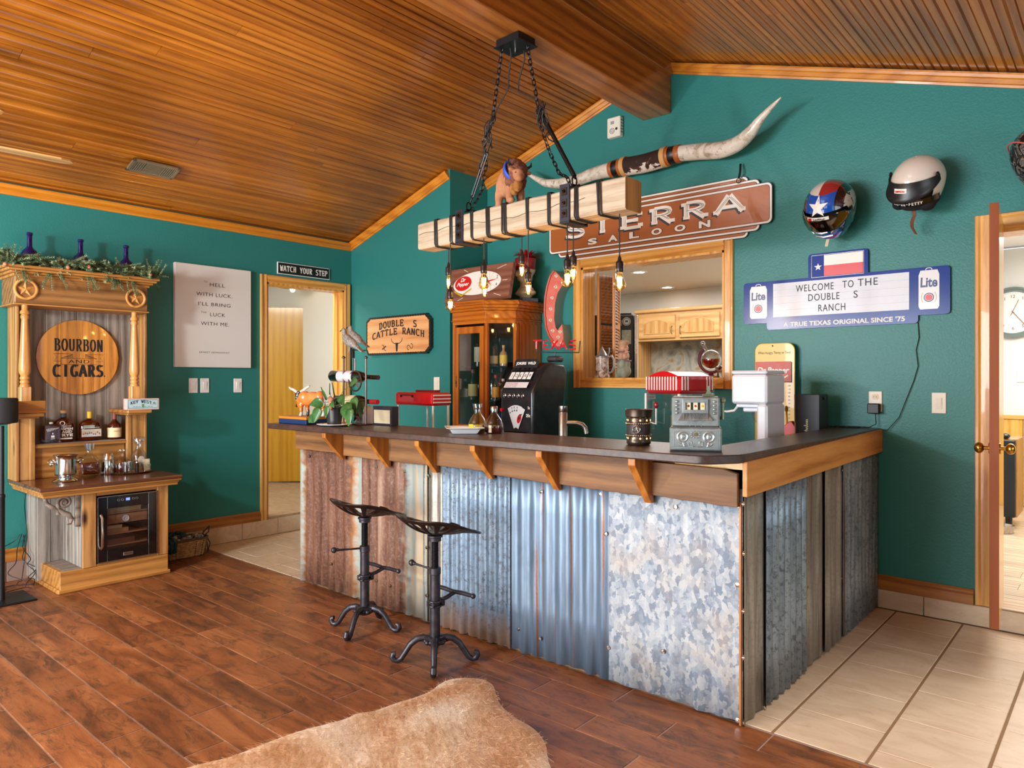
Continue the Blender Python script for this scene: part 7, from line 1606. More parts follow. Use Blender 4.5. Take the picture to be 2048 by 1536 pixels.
for r, z in ((.06, 0), (.075, .002), (.105, .010), (.102, .013), (.07, .006), (.055, .005)):
    for k in range(N): a = 2*PI*k/N; rr_ = r*(1+(.04*math.cos(8*a) if r > .09 else 0)); vs.append((rr_*math.cos(a), rr_*math.sin(a), z))
q.add(vs, [list(range(N))[::-1], list(range(5*N, 6*N))]+[[j*N+k, j*N+(k+1) % N, (j+1)*N+(k+1) % N, (j+1)*N+k] for j in range(5) for k in range(N)]); part('dish', q, WHITEG, pl_, True, 50)
pt = thing('potted_plant', 'small leafy plant in a black plastic nursery pot on a white plate', 'plant', (-3.70, 2.60, CT+.008))
q = MB(); q.lathe([(0, 0), (.042, 0), (.054, .100), (.058, .102), (.058, .112), (.053, .112), (.048, .090), (0, .090)], 28); part('pot', q, mat('black_pot', '26282c', .35, coat=.2), pt, True, 50)
q = MB(); q.lathe([(0, .097), (.050, .095), (.050, .092)], 20); part('soil', q, mat('soil', '3a2a1e', .95), pt)
LF_ = mat('leaf_green', '2e5424', .3, col2='46703a', cs=18); rnd = random.Random(21)
def leaf(px, py, y, L, tilt, roll, w5=.66):
    L *= 1.3
    tip = ay(px, py, y)-V(pt.location); q = MB(); n = 7; V_ = []
    base = V((rnd.uniform(-.015, .015), rnd.uniform(-.015, .015), .10)); d = (tip-base); q.tube([base, base+d*.5+V((0, 0, .02)), tip], .0016, 5)
    ax2 = V((math.cos(tilt), -.25, math.sin(tilt))).normalized(); sd = V((-math.sin(tilt)*math.cos(roll), math.sin(roll), math.cos(tilt)*math.cos(roll))).normalized()
    for i in range(n+1):
        t_ = i/n; ww = L*w5*.5*math.sin(PI*min(1, (t_*.97+.03)**.62))*(1-.15*t_); c = tip+ax2*(L*(t_-.15))-V((0, 0, .012*t_*t_)); V_ += [V((u_.x, u_.y, max(u_.z, .012))) for u_ in (c-sd*ww+V((0, -.006, 0)), c, c+sd*ww+V((0, -.006, 0)))]
    q.add(V_, [[3*i+a, 3*i+a+1, 3*i+a+4, 3*i+a+3] for i in range(n) for a in (0, 1)]); part('leaf', q, LF_, pt, True, 180, mods=lambda o: setattr(o.modifiers.new('s', 'SOLIDIFY'), 'thickness', .0008))
for a in ((653, 795, 2.55, .075, 1.9, .4), (643, 805, 2.53, .085, 2.6+.6, .3), (638, 820, 2.53, .085, 4.3, .3), (670, 790, 2.62, .085, 1.5, .5), (682, 794, 2.56, .070, -.5, .6), (705, 764, 2.60, .085, .2, .5), (708, 800, 2.55, .085, -1.0, .3), (693, 812, 2.50, .100, -.9, .5), (655, 815, 2.50, .05, -1.4, .3), (664, 806, 2.48, .045, -.3, .6), (630, 832, 2.52, .075, -2.0, .4), (660, 785, 2.66, .07, 1.2, .6), (722, 806, 2.60, .075, -1.2, .4), (648, 812, 2.66, .06, 2.4, .5), (700, 822, 2.48, .08, -1.3, .3)): leaf(*a)
blobs('dried_bloom', [((.030, -.045, .150), (.022, .016, .022)), ((.036, -.05, .130), (.016, .012, .024)), ((.022, -.045, .165), (.014, .012, .012)), ((.040, -.05, .108), (.010, .010, .020))], mat('dried_petal', 'b98466', .8, col2='8a5238', cs=60), pt, .004, .006)
BZ = mat('rack_bronze', '5c463e', .35, .6)
wr = thing('wine_rack', 'bronze iron wine bottle rack with barn stars', 'wine rack', (-3.66, 2.775, CT+.001)); wo = V(wr.location)
def rp(px, py, dy=0): p = ay(px, py, 2.775+dy); return (p.x-wo.x, dy, p.z-wo.z)
for px in (687, 732):
    q = MB(); a, b = rp(px, 717), rp(px, 845); q.tube([(b[0], 0, .002), a], .0065, 8); q.lathe([(.008, 0), (.012, .004), (.012, .009), (.008, .013), (.0, .018)], 12, a); part('upright', q, BZ, wr, True)
q = MB(); c = rp(710, 762); q.ring(c, .064, .0055, 'y', 32, 7); relief_star(q, c[0], c[2], .058, .004, .016); part('barn_star', q, BZ, wr, True, 30)
q = MB(); c = rp(712, 835); c = (c[0], 0, .058); relief_star(q, c[0], c[2], .058, .004, .016); q.ring((c[0], 0, .06), .070, .0055, 'y', 20, 7, a0=.1, a1=PI-.1); part('barn_star', q, BZ, wr, True, 30)
q = MB(); a = rp(710, 717); q.tube([a, rp(710, 742)], .005, 6); q.tube([(rp(687, 800)[0], .0, rp(687, 800)[2]), (rp(732, 800)[0], 0, rp(732, 800)[2])], .004, 6); q.box(rp(690, 800)[0]-.02, -.05, 0, rp(730, 800)[0]+.02, .05, .006, .002); part('base_plate', q, BZ, wr, True)
def wine(px0, px1, py, lab, foil, lc):
    a, b = ay(px0, py, 2.80), ay(px1, py+3, 2.80); L = b.x-a.x; t = thing('wine_bottle', lab, 'bottle', (a.x, 2.805, a.z), 0); t.rotation_euler = (0, PI/2+math.atan2((b.z-a.z)*-1, L)*1.0, 0)
    q = MB(); q.lathe([(0, 0), (.036, 0), (.038, .004), (.038, L*.60), (.030, L*.68), (.0145, L*.76), (.0135, L)], 24); part('glass', q, mat('dark_wine_glass', '0e100c', .08, coat=.6), t, True, 50)
    q = MB(); q.lathe([(.0150, L*.84 if foil != 'k' else L*.8), (.0150, L+.001), (0, L+.001)], 16); part('foil', q, {'r': mat('red_foil', 'b01c28', .3), 'k': BLACKG}[foil], t, True)
    q = MB(); q.lathe([(.0384, L*.18), (.0384, L*.52)], 24, caps=False); part('label', q, lc, t, True)
wine(664, 755, 752, 'dark wine bottle lying in the upper cradle of the rack', 'k', mat('wine_label', 'cfc8cc', .6)); wine(672, 754, 801, 'wine bottle with a red foil neck lying in the lower cradle', 'r', LB)
# doves
DV = NT('dove_grey'); dn = DV.noise(DV.coords((40, 40, 70), rnd=False), 2, 2); DV.pset(Base_Color=DV.ramp(dn, [(.4, '6e6660'), (.6, '968e88')]), Roughness=.6); DV = DV.m
for (px, py, y, rz, lab, sc) in ((700, 684, 2.76, .12, 'nearer grey dove figure perched on a rod', 1), (712, 676, 2.90, .15, 'farther grey dove figure behind the first', .95)):
    p = ay(px, py, y); t = thing('dove_figure', lab, 'figurine', tuple(p), rz, 'pair of dove figures'); t.rotation_euler = (0, .42, rz); t.scale = (sc, sc, sc)
    blobs('body', [((0, 0, 0), (.062, .030, .032)), ((-.035, 0, .010), (.040, .026, .028)), ((.045, 0, -.004), (.045, .022, .018)), ((-.072, 0, .030), (.018, .014, .020)), ((-.085, 0, .046), (.017, .014, .015))], DV, t, .004)
    q = MB(); q.add([(.05, -.018, .004), (.05, .018, .004), (.135, .013, -.010), (.135, -.013, -.010), (.05, -.018, -.012), (.05, .018, -.012), (.135, .013, -.015), (.135, -.013, -.015)], [(0, 1, 2, 3), (4, 7, 6, 5), (0, 3, 7, 4), (1, 5, 6, 2), (3, 2, 6, 7), (0, 4, 5, 1)]); part('tail', q, DV, t)
    q = MB(); q.tube([(-.098, 0, .042), (-.112, 0, .030), (-.114, 0, .022)], [.005, .003, .001], 6); q.sph((-.090, -.012, .050), .0028, 6, 5); part('beak', q, BLACKM, t, True)
    q = MB(); q.tube([(.01, 0, -.028), (.02, 0, -.06)], .007, 6); part('leg', q, mat('dove_leg', '8a7a70', .6), t, True)
p = ay(708, 700, 2.80); q = MB(); a = ay(706, 702, 2.80); b = ay(708, 742, 2.80); q.tube([(0, 0, 0), (.004, 0, b.z-a.z)], .0045, 6); q.box(-.016, -.010, -.045, .006, .010, .012, .003); q.box(-.004, 0, .004, .004, .10, .010)
solo('perch_rod', q, BLACKM, 'thin rod with a black clip carrying the doves above the wine rack', 'rod', (a.x, 2.80, a.z))
for i, (px0, px1, c, m_) in enumerate(((723, 727, 'b8b4b0', 0), (727.5, 733, 'd8d8de', 0), (734, 739, 'dcdce4', 0))):
    a, b = ay(px0, 840, 2.86), ay(px1, 840, 2.86); q = MB(); q.box(0, -.05, 0, b.x-a.x, .06, .115-i*.008, .002)
    solo('small_book', q, mat('bk'+c, c, .5), ('grey', 'white', 'second white')[i]+' thin book standing beside the framed card', 'book', (a.x, 2.86, CT+.001))
a, b = ay(740, 850, 2.80), ay(777, 850, 2.80); t = thing('framed_card', 'small dark-framed cream card standing at the left end of the bar', 'frame', (a.x, 2.83, CT+.001)); q = MB(); q.box(0, -.008, 0, b.x-a.x, .05, .118, .002); part('frame', q, mat('dark_frame', '2c2c38', .4), t); q = MB(); q.box(.012, -.0095, .012, b.x-a.x-.012, -.008, .095); part('card', q, mat('cream_card2', 'cfc0a0', .6), t)
# -- right part of the bar -------------------------------------------------------------------
t = thing('star_wax_warmer', 'bronze star-embossed wax warmer standing on the bar top', 'wax warmer', (-1.625, 2.715, CT+.001))
WX = mat('warmer_bronze', '4c3f38', .3, .7, col2='5e4e44', cs=12)
q = MB(); q.lathe([(0, 0), (.046, 0), (.052, .006), (.053, .016), (.050, .022), (.050, .036), (.054, .040), (.054, .044), (.0505, .047), (.0505, .088), (.054, .091), (.054, .095), (.050, .098), (.050, .116), (.054, .120), (.058, .124), (.059, .148), (.061, .154), (.056, .154), (.050, .135), (0, .132)], 40); part('body', q, WX, t, True, 40)
q = MB()
for z in (.042, .093):
    for i in range(36): a = 2*PI*i/36; q.sph((.0545*math.cos(a), .0545*math.sin(a), z), .0028, 6, 4)
part('beading', q, mat('gold_bead', 'a88e74', .3, .7), t, True, kind='stuff')
q = MB(); q.lathe([(.0512, .048), (.0512, .087)], 40, caps=False); part('leather_band', q, mat('tooled_leather', '3a2e30', .5, bump=1, bs=140), t, True)
GLW = glow('warm_glow', 'ffb468', 3)
for z in (.029, .107):
    for i in range(10): a = 2*PI*i/10-.9; q = MB(); q.sph((.0485*math.cos(a), .0485*math.sin(a), z), (.0045, .0045, .0045), 8, 6); part('light_hole', q, GLW, t, True)
q = MB(); q.ring((0, 0, 0), .0155, .0022, 'y', 24, 6); relief_star(q, 0, 0, .0145, .0, .003); o = part('star_emblem', q, CHROME, t, True, 30, loc=(.0180, -.0492, .068)); o.rotation_euler = (0, 0, .35)
SV = mat('cast_pewter', 'a4aaa8', .38, .65, col2='868c8c', cs=25, bump=.3, bs=70)
sm_ = thing('toy_slot_machine', 'small grey cast metal slot machine with embossed wreaths on the bar corner', 'slot machine', (-1.325, 2.652, CT+.001), math.radians(26)); 
q = MB(); q.box(-.100, -.055, 0, .100, .075, .095, .006); part('base_box', q, SV, sm_)
q = MB(); q.box(-.092, -.042, .095, .092, .068, .215, .006); part('upper_case', q, SV, sm_)
q = MB(); q.box(-.085, -.0565, .012, .085, -.0545, .014); q.box(-.085, -.0565, .082, .085, -.0545, .084); q.box(-.085, -.0565, .012, -.083, -.0545, .084); q.box(.083, -.0565, .012, .085, -.0545, .084)
for s_ in (-1, 1):
    q.ring((s_*.050, -.0555, .056), .019, .004, 'y', 24, 6); q.sph((s_*.050, -.0555, .056), (.009, .004, .012)); q.tube([(s_*.04, -.0555, .032), (s_*.055, -.0555, .022), (s_*.065, -.0555, .030)], .003, 5); q.tube([(s_*.05, -.0555, .036), (s_*.045, -.0555, .018)], .003, 5)
    q.tube([(s_*.008, -.0555, .018), (s_*.026, -.0555, .020), (s_*.028, -.0555, .036), (s_*.016, -.0555, .038), (s_*.014, -.0555, .030)], .003, 5)
for k in range(10): a = 2*PI*k/10; q.sph((.016*math.cos(a), -.0555, .066+.014*math.sin(a)), (.005, .003, .004), 6, 5)
part('embossing', q, mat('worn_pewter', 'c0c6c6', .3, .7), sm_, True)
q = MB(); q.cyl((0, -.054, .066), (0, -.060, .066), .007); part('lock', q, BRASSD, sm_, True)
q = MB()
fr_ = [(-.052, .205), (.052, .205), (.052, .150), (-.052, .150)]; ir_ = [(-.038, .192), (.038, .192), (.038, .163), (-.038, .163)]
q.add([(a, -.044, b) for a, b in fr_]+[(a*.9, -.056, b) for a, b in fr_]+[(a, -.056, b) for a, b in ir_]+[(a, -.046, b) for a, b in ir_], [[k, (k+1) % 4, 4+(k+1) % 4, 4+k] for k in range(4)]+[[4+k, 4+(k+1) % 4, 8+(k+1) % 4, 8+k] for k in range(4)]+[[8+k, 8+(k+1) % 4, 12+(k+1) % 4, 12+k] for k in range(4)]); part('window_frame', q, SV, sm_)
q = MB(); q.box(-.038, -.0455, .163, .038, -.0440, .192); part('window_dark', q, BLACKP, sm_)
for i in range(3):
    q = MB(); x = -.027+i*.027; q.box(x-.0085, -.048, .163, x+.0085, -.0455, .192); part('reel', q, mat('reel_cream', 'e4d8b4', .5), sm_); q = MB(); q.sph((x, -.0482, .178), (.005, .0008, .005), 10, 6); part('reel_fruit', q, mat('fruit%d' % i, ('6a3a20', 'c02020', 'd8a020')[i], .4), sm_)
q = MB(); q.add([(-.050, -.044, .150), (.050, -.044, .150), (.066, -.058, .122), (-.066, -.058, .122), (-.066, -.044, .120), (.066, -.044, .120)], [(0, 1, 2, 3), (3, 2, 5, 4), (0, 3, 4), (1, 5, 2)])
for k in range(18): x = -.045+k*.0053; q.box(x, -.0575+.0, .123, x+.002, -.050, .149)
for k in range(9): a = PI+PI*(k+.5)/9; q.stroke([(0, .118), (.07*math.cos(a), .118+.022*math.sin(a))], .0022, -.0435)
for s_ in (-1, 1):
    for z in (.195, .18, .165, .15): q.sph((s_*.072, -.043, z), (.009, .004, .006), 8, 5)
part('apron', q, SV, sm_, kind='stuff')
q = MB(); q.tube([(.092, 0, .13), (.104, -.01, .128), (.104, -.01, .165), (.106, -.012, .190)], [.008, .007, .006, .006], 8); q.sph((.106, -.012, .200), (.011, .007, .013)); part('arm', q, mat('verdigris', '7e8a70', .4, .5), sm_, True)
q = MB(); q.box(.025, .01, .215, .075, .045, .224, .003); q.prism([(.038, .224), (.062, .224), (.056, .236), (.058, .250), (.050, .258), (.042, .250), (.044, .236)], .018, .032); part('coin_crown', q, mat('verdigris', '7e8a70', .4, .5), sm_)
# popcorn machine
pm = thing('popcorn_machine', 'red countertop popcorn machine with white-striped domed roof and glass sides', 'popcorn machine', (-2.14, 4.06, .8805), math.radians(-17)); hw = .155
q = MB(); q.box(-hw, -hw, .365, hw, hw, .475, .022); part('roof_band', q, RED, pm, mods=bev(.004, 2))
q = MB(); n = 12; vs = []
for j, yy in enumerate((-hw+.02, hw-.02)):
    for i in range(n+1): x = -hw+.02+(2*hw-.04)*i/n; vs.append((x, yy, .470+.034*math.sin(PI*i/n)))
q.add(vs, [[i, i+1, n+2+i, n+1+i] for i in range(n)]+[list(range(n+1)), list(range(n+1, 2*n+2))]); part('roof_dome', q, RED, pm, True, 50)
for k in range(12):
    x = -.128+k*.0233; q = MB(); q.box(x-.0055, -hw-.0016, .387, x+.0055, -hw+.004, .470, .002); part('white_stripe', q, WHITE, pm)
for k in (0, 1, 2, 9, 10, 11):
    x = -.128+k*.0233; q = MB(); q.box(hw-.004, x-.0055, .387, hw+.0016, x+.0055, .470, .002); part('white_stripe', q, WHITE, pm)
for x in (-1, 1):
    for y in (-1, 1): q = MB(); q.box(x*(hw-.012)-.008, y*(hw-.012)-.008, .04, x*(hw-.012)+.008, y*(hw-.012)+.008, .366, .002); part('corner_post', q, WHITE, pm)
for sgn in (-1, 1):
    q = MB(); q.box(-hw+.02, sgn*(hw-.012)-.0015, .045, hw-.02, sgn*(hw-.012)+.0015, .365); part('glass_pane', q, CLEAR, pm); q = MB(); q.box(sgn*(hw-.012)-.0015, -hw+.02, .045, sgn*(hw-.012)+.0015, hw-.02, .365); part('glass_pane', q, CLEAR, pm)
q = MB(); q.box(-hw, -hw, 0, hw, hw, .045, .01); part('base', q, RED, pm)
q = MB(); q.tube([(-.10, -hw-.015, .19), (-.02, -hw-.02, .18), (-.02, -hw-.02, .28)], .006, 8); part('crank', q, WHITE, pm, True); q = MB(); q.sph((-.02, -hw-.02, .295), (.015, .015, .022)); part('crank_knob', q, DRED, pm, True)
# soft-serve machine
sf = thing('ice_cream_machine', 'white plastic countertop ice cream machine beside the toy slot machine', 'ice cream machine', (-1.61, 3.99, .8805)); o = V(sf.location)
MW = mat('machine_white', 'e2e2ea', .3, coat=.2); MG = mat('machine_side', 'd0c8c6', .4)
q = MB(); q.box(-.100, -.135, .315, .105, .135, .480, .012); part('head', q, MW, sf, mods=bev(.004, 2)); q = MB(); q.box(-.100, -.135, .482, .105, .135, .502, .008); part('lid', q, MW, sf)
q = MB(); q.box(.045, -.135, 0, .105, .135, .315, .012); q.box(-.10, -.11, 0, .045, .11, .03, .008); part('column', q, MW, sf)
q = MB(); q.box(-.085, -.10, .295, .045, .09, .316, .004); q.box(-.055, -.08, .270, .040, .07, .296, .006); part('underside_tray', q, MW, sf)
q = MB(); q.tube([(-.085, -.08, .30), (-.105, -.08, .275), (-.150, -.08, .268), (-.175, -.08, .272)], [.008, .007, .006, .004], 8); part('lever', q, MW, sf, True)
q = MB(); q.lathe([(.030, 0), (.018, -.05), (.0, -.06)], 16, (.02, -.07, .272)); part('nozzle', q, CLEAR, sf, True)
# thermometer sign
th = thing('soda_thermometer', 'tall yellow advertising thermometer with a red panel leaning on the back wall', 'thermometer', (-1.80, YB-.045, .8805)); a, b = ay(1511, 700, YB-.045), ay(1591, 700, YB-.045); hwid = (b.x-a.x)/2; cx = (a.x+b.x)/2; th.location.x = cx; hh = 1.565-.8805
YL_ = mat('thermo_yellow', 'e2b638', .35, coat=.3); q = MB(); out = [(-hwid, 0), (hwid, 0)]+arcp(hwid-.05, hh-.05, .05, .05, 0, 90, 6)+arcp(-hwid+.05, hh-.05, .05, .05, 90, 180, 6); q.prism(out, -.012, 0); part('panel', q, YL_, th, mods=bev(.004, 2))
q = MB(); q.box(-hwid+.005, -.0140, hh-.245, hwid-.022, -.0125, hh-.118, mi=0); q.box(-hwid+.012, -.0132, hh-.250, hwid-.017, -.0122, hh-.123, mi=1); part('red_panel', q, [mat('thermo_red', 'd0523a', .5, col2='c8706a', cs=9), INK], th)
q = MB(); q.text('When Hungry Thirsty or Tired', -.003, hh-.075, .022, hwid*1.62, -.0128); part('lettering', q, INK, th)
q = MB(); q.text('Dr.Pepper', -.009, hh-.205, .052, hwid*1.62, -.0146, bold=.03, shear=.3, mi=0); q.stroke([(-.04, hh-.225), (.06, hh-.222), (.085, hh-.205)], .009, -.0146); part('lettering', q, WINK, th)
q = MB(); [q.text(str(120-10*i), hwid-.035, hh-.275-.0225*i, .009, None, -.0128) for i in range(13)]; part('scale_numbers', q, mat('scale_ink', '4a4638', .6), th)
q = MB(); q.box(-.008, -.016, .03, .008, -.012, hh-.27, .003); part('tube', q, CLEAR, th)
q = MB(); q.cyl((-.012, -.0122, hh-.018), (-.012, -.0130, hh-.018), .005); part('nail_hole', q, INK, th)
# red scoop and black gift box
p = ay(1578, 840, 4.33); t = thing('red_dustpan', 'red handled scoop standing between the white machine and the black box', 'dustpan', (p.x, 4.33, .8805), 0)
q = MB(); q.prism([(-.05, 0), (.06, 0), (.045, .17), (.02, .205), (.005, .20), (-.03, .17)], -.02, .02); part('scoop', q, mat('red_plastic', 'd41c1c', .35), t, mods=bev(.004, 2))
q = MB(); q.tube([(-.01, -.005, .18), (-.014, -.005, .26)], .006, 8); q.sph((-.014, -.005, .275), (.010, .010, .020)); part('wood_handle', q, PINEZ, t, True)
bx2 = thing('black_gift_box', 'tall black presentation box with gold lettering at the end of the bar', 'box', (-1.435, 4.36, .8805), .04); q = MB(); q.box(-.070, -.09, 0, .068, .09, .365, .002); part('box', q, mat('black_box', '2b2a2c', .45), bx2)
q = MB(); q.box(-.0705, -.091, 0, -.064, -.085, .365); part('gold_edge', q, BRASSD, bx2)
q = MB(); q.box(.068, -.02, .335, .080, .0, .350, .003); part('clasp', q, BLACKG, bx2)
q = MB(); q.stroke([(-.035+.0015*i, .006*math.sin(i*.9)+(.012 if i in (3, 4, 22, 23) else 0)) for i in range(48)], .0028, 0); o = part('lettering', q, mat('gold_ink', 'd8cc9c', .4, .4), bx2, loc=(.0, -.0912, .185)); o.rotation_euler = (0, -PI/2, 0)
# ------------------------------------------------------------------ pass-through: things on the sill and in the kitchen
SZ = P1['z0']+.0125
SW = wood('shutter_oak', '8a5020', 'b4763a', 'c88c4c', 'z', .45, .1, .04)
def shutter(name, a, b, lab):
    a, b = V(a), V(b); d = (b-a); L = d.length; t = thing(name, lab, 'shutter', (a.x, a.y, SZ+.003), math.atan2(d.y, d.x), 'louvred shutters folded at the left jamb')
    H_ = P1['z1']-.03-SZ; q = MB(); w_ = .028
    for x0 in (0, L-w_): q = MB(); q.box(x0, -.011, 0, x0+w_, .011, H_, .002); part('stile', q, SW, t)
    for z0, z1 in ((0, .05), (H_-.05, H_), (H_*.47, H_*.47+.03)): q = MB(); q.box(w_, -.010, z0, L-w_, .010, z1, .001); part('rail', q, SW, t)
    n = 30; sl = MB(); sl.box(w_, -.002, -.012, L-w_, .002, .012); me = mesh('slat', sl, SW)
    for i in range(n):
        z = .062+(H_-.125)*i/(n-1)
        if abs(z-(H_*.47+.015)) < .025: continue
        o = link('slat', me, t, (0, 0, z)); o.rotation_euler = (.75, 0, 0)
    return t
shutter('louvre_shutter', (-3.222, 4.76), (-3.222, 5.02), 'dark shaded louvred shutter leaf hinged to the left jamb of the pass-through'); shutter('louvre_shutter', (-3.196, 5.03), (-3.10, 4.80), 'lit louvred shutter leaf, folded in front of the first')
def sill(px, y=YB+.09): p = ay(px, 750, y); return p.x, y
x, y = sill(1204, 4.66); st_ = thing('beer_stein', 'decorated ceramic beer stein with a pewter lid on the sill', 'stein', (x, y, SZ), .2)
q = MB(); q.lathe([(0, 0), (.056, 0), (.060, .010), (.056, .022), (.054, .03), (.050, .13), (.052, .15), (.050, .158)], 28); tt = NT('stein_relief'); nz_ = tt.noise(tt.coords((16, 16, 16), rnd=False), 1.5, 5, 1.5); tt.pset(Base_Color=tt.ramp(nz_, [(.36, '4a3a30'), (.48, 'a88c78'), (.6, 'd8cabc'), (.7, '8a94a4')]), Roughness=.3, Coat_Weight=.3); tt.bump(nz_, .8, .006); part('body', q, tt.m, st_, True, 50)
PW_ = mat('pewter_lid', 'b4b4b6', .3, .7, col2='8a8a8c', cs=30); q = MB(); q.lathe([(.054, .158), (.055, .166), (.040, .178), (.024, .205), (.010, .225), (.006, .236), (0, .246)], 24); part('lid', q, PW_, st_, True)
q = MB(); q.tube([(.050, 0, .160), (.080, 0, .168), (.098, 0, .140), (.100, 0, .090), (.080, 0, .045), (.052, 0, .035)], [.007, .009, .010, .009, .008, .006], 8); q.tube([(.045, 0, .17), (.060, 0, .20), (.058, 0, .235)], .006, 6); part('handle', q, PW_, st_, True)
x, y = sill(1247, 4.665); pg = thing('pig_chef_figurine', 'pig chef figurine in a grey-green coat seen from behind on the sill', 'figurine', (x, y, SZ), -.5)
PKM = mat('pig_pink', 'c89a80', .5, col2='b07c60', cs=8)
blobs('coat', [((0, 0, .05), (.068, .055, .055)), ((0, 0, .10), (.060, .050, .06)), ((-.04, -.02, .035), (.03, .03, .04)), ((.04, -.02, .035), (.03, .03, .04)), ((.03, -.03, .10), (.03, .03, .045))], mat('sage_coat', '8e9482', .6, col2='747a6a', cs=10), pg, .005)
blobs('shirt', [((0, 0, .165), (.050, .044, .045)), ((.045, -.015, .165), (.025, .022, .03))], PKM, pg, .005)
blobs('head', [((0, 0, .222), (.042, .038, .036)), ((.045, -.006, .215), (.030, .018, .014)), ((.070, -.008, .222), (.012, .012, .008)), ((.055, -.006, .19), (.018, .015, .010)), ((.06, -.01, .155), (.02, .014, .012))], PKM, pg, .004)
blobs('chef_hat', [((0, 0, .262), (.046, .044, .020)), ((-.02, 0, .275), (.03, .03, .014)), ((.022, .0, .272), (.03, .032, .014)), ((0, 0, .25), (.036, .036, .02))], mat('hat_tan', 'c4a07c', .8, col2='a88062', cs=20), pg, .004)
q = MB(); q.ring((0, 0, .195), .040, .006, 'z', 20, 6); q.ring((0, 0, .128), .055, .006, 'z', 20, 6); part('neckerchief', q, mat('mauve_cloth', '7a5a6e', .7), pg, True)
x, y = sill(1422, 4.68); gd = thing('globe_decanter', 'glass globe decanter of red liquor on a curved maroon stand', 'decanter', (x, y, SZ))
gc = (0.0, 0, .125); q = MB(); q.sph(gc, .068, 24, 16); part('glass_globe', q, CLEAR, gd, True)
q = MB(); vs = []
pr = [(0, -.064)]+[(.064*math.cos(math.radians(a)), .064*math.sin(math.radians(a))) for a in range(-80, 6, 12)]+[(0, .004)]; q.lathe(pr, 24, gc); part('liquor', q, mat('ruby_liquor', '7e0a08', .05, coat=.5), gd, True)
q = MB(); q.cyl((-.035, 0, .180), (-.055, 0, .225), .012); q.sph((-.062, 0, .240), .016); part('stopper', q, thin('crystal', (240, 244, 248), .5), gd, True)
q = MB(); P_ = [(gc[0]+.090*math.cos(math.radians(a)), 0, gc[2]+.090*math.sin(math.radians(a))) for a in range(125, 330, 12)]; q.tube(P_, .011, 8); q.cyl((0, 0, 0), (0, 0, .03), .035, .012); part('maroon_stand', q, mat('maroon', '5a1620', .4), gd, True)
q = MB(); q.lathe([(0, 0), (.06, 0), (.06, .012), (0, .014)], 24); part('base', q, CED, gd)
x, y = sill(1440, 4.635); hs = thing('brown_horse_figurine', 'small brown horse figurine at the right end of the sill', 'figurine', (x, y, SZ))
blobs('body', [((0, 0, .045), (.024, .010, .011)), ((-.020, 0, .055), (.008, .007, .014)), ((-.027, 0, .066), (.010, .005, .006))]+[((xx, yy, .018), (.0045, .0045, .020)) for xx in (-.016, .018) for yy in (-.006, .006)], mat('horse_brown', '6a4020', .5), hs, .0025)
# kitchen
fy = 5.35; fc = ay(1267.5, 700, fy); fr = thing('refrigerator', 'dark-sided refrigerator with magnets beyond the pass-through', 'refrigerator', (fc.x, fy, 0), math.radians(31)); fy = 0
FX0, FX1 = -.70, 0; FZ = ay(1268, 629, 5.35).z
q = MB(); q.box(FX0, fy, .12, FX1, fy+.78, FZ, .008); part('cabinet', q, mat('fridge_dark', '3c3c40', .5, bump=.2, bs=300), fr); q = MB(); q.box(FX1+.002, fy-.005, .14, FX1+.035, fy+.78, FZ-.005, .006); part('door', q, STEEL, fr)
q = MB(); q.box(FX1-.12, fy+.02, FZ, FX1-.02, fy+.10, FZ+.015, .003); part('hinge_cover', q, BLACKP, fr)
fu = V((math.cos(math.radians(31)), math.sin(math.radians(31))))
def fz(px, py):
    d = ray(px, py); m = Matrix(((d.x, -fu.x), (d.y, -fu.y))).inverted() @ V((fc.x, 5.35)); return m[1], CAMZ+d.z*m[0]
x, z = fz(1253, 643); q = MB(); q.cyl((x, fy-.001, z), (x, fy-.006, z), .036, n=28); q2_ = part('round_magnet', q, WHITE, fr, True, 50); q = MB(); q.ring((x, fy-.007, z), .029, .002, 'y', 28, 4); q.text('M', x, z-.009, .020, .020, fy-.008, bold=.02); part('magnet_print', q, INK, fr)
for (x0, y0, x1, y1, c, nm) in ((1232, 662, 1240, 673, '8a9090', 'photo'), (1243, 660, 1262, 688, 'b8b4a0', 'map_card'), (1225, 640, 1236, 654, '8a4024', 'football_magnet'), (1237, 640, 1244, 652, 'b07a64', 'photo')):
    x, z = fz(x0, y1); X2, Z2 = fz(x1, y0); q = MB(); q.box(x, fy-.004, z, X2, fy-.0005, Z2, .001); part(nm, q, mat('mag_'+c, c, .5, col2='d8d2c4' if nm == 'map_card' else None, cs=40), fr)
KO = wood('kitchen_oak', 'b07c46', 'cc9c62', 'dab27e', 'x', .35, .2, .03, sc=.8); KOZ = wood('kitchen_oak_z', 'a8743e', 'c4945a', 'd6ac76', 'z', .35, .2, .03, sc=.8)
ky = 7.66
kc_ = thing('kitchen_wall_cabinet', 'pale oak wall cabinet with arched panel doors in the kitchen', 'cabinet', (0, 0, 0))
def kp(px, py, y=ky): p = ay(px, py, y); return p.x, p.z
x0, _ = kp(1272, 650); x1, _ = kp(1452, 650); zt_ = kp(1362, 622)[1]; zb_ = kp(1362, 680)[1]
q = MB(); q.box(x0, ky, zb_, x1+.1, 8.0, zt_, .002); part('carcass', q, KO, kc_); q = MB(); q.box(x0-.02, ky-.03, zt_, x1+.1, 8.0, zt_+.045, .01); part('cornice', q, KO, kc_)
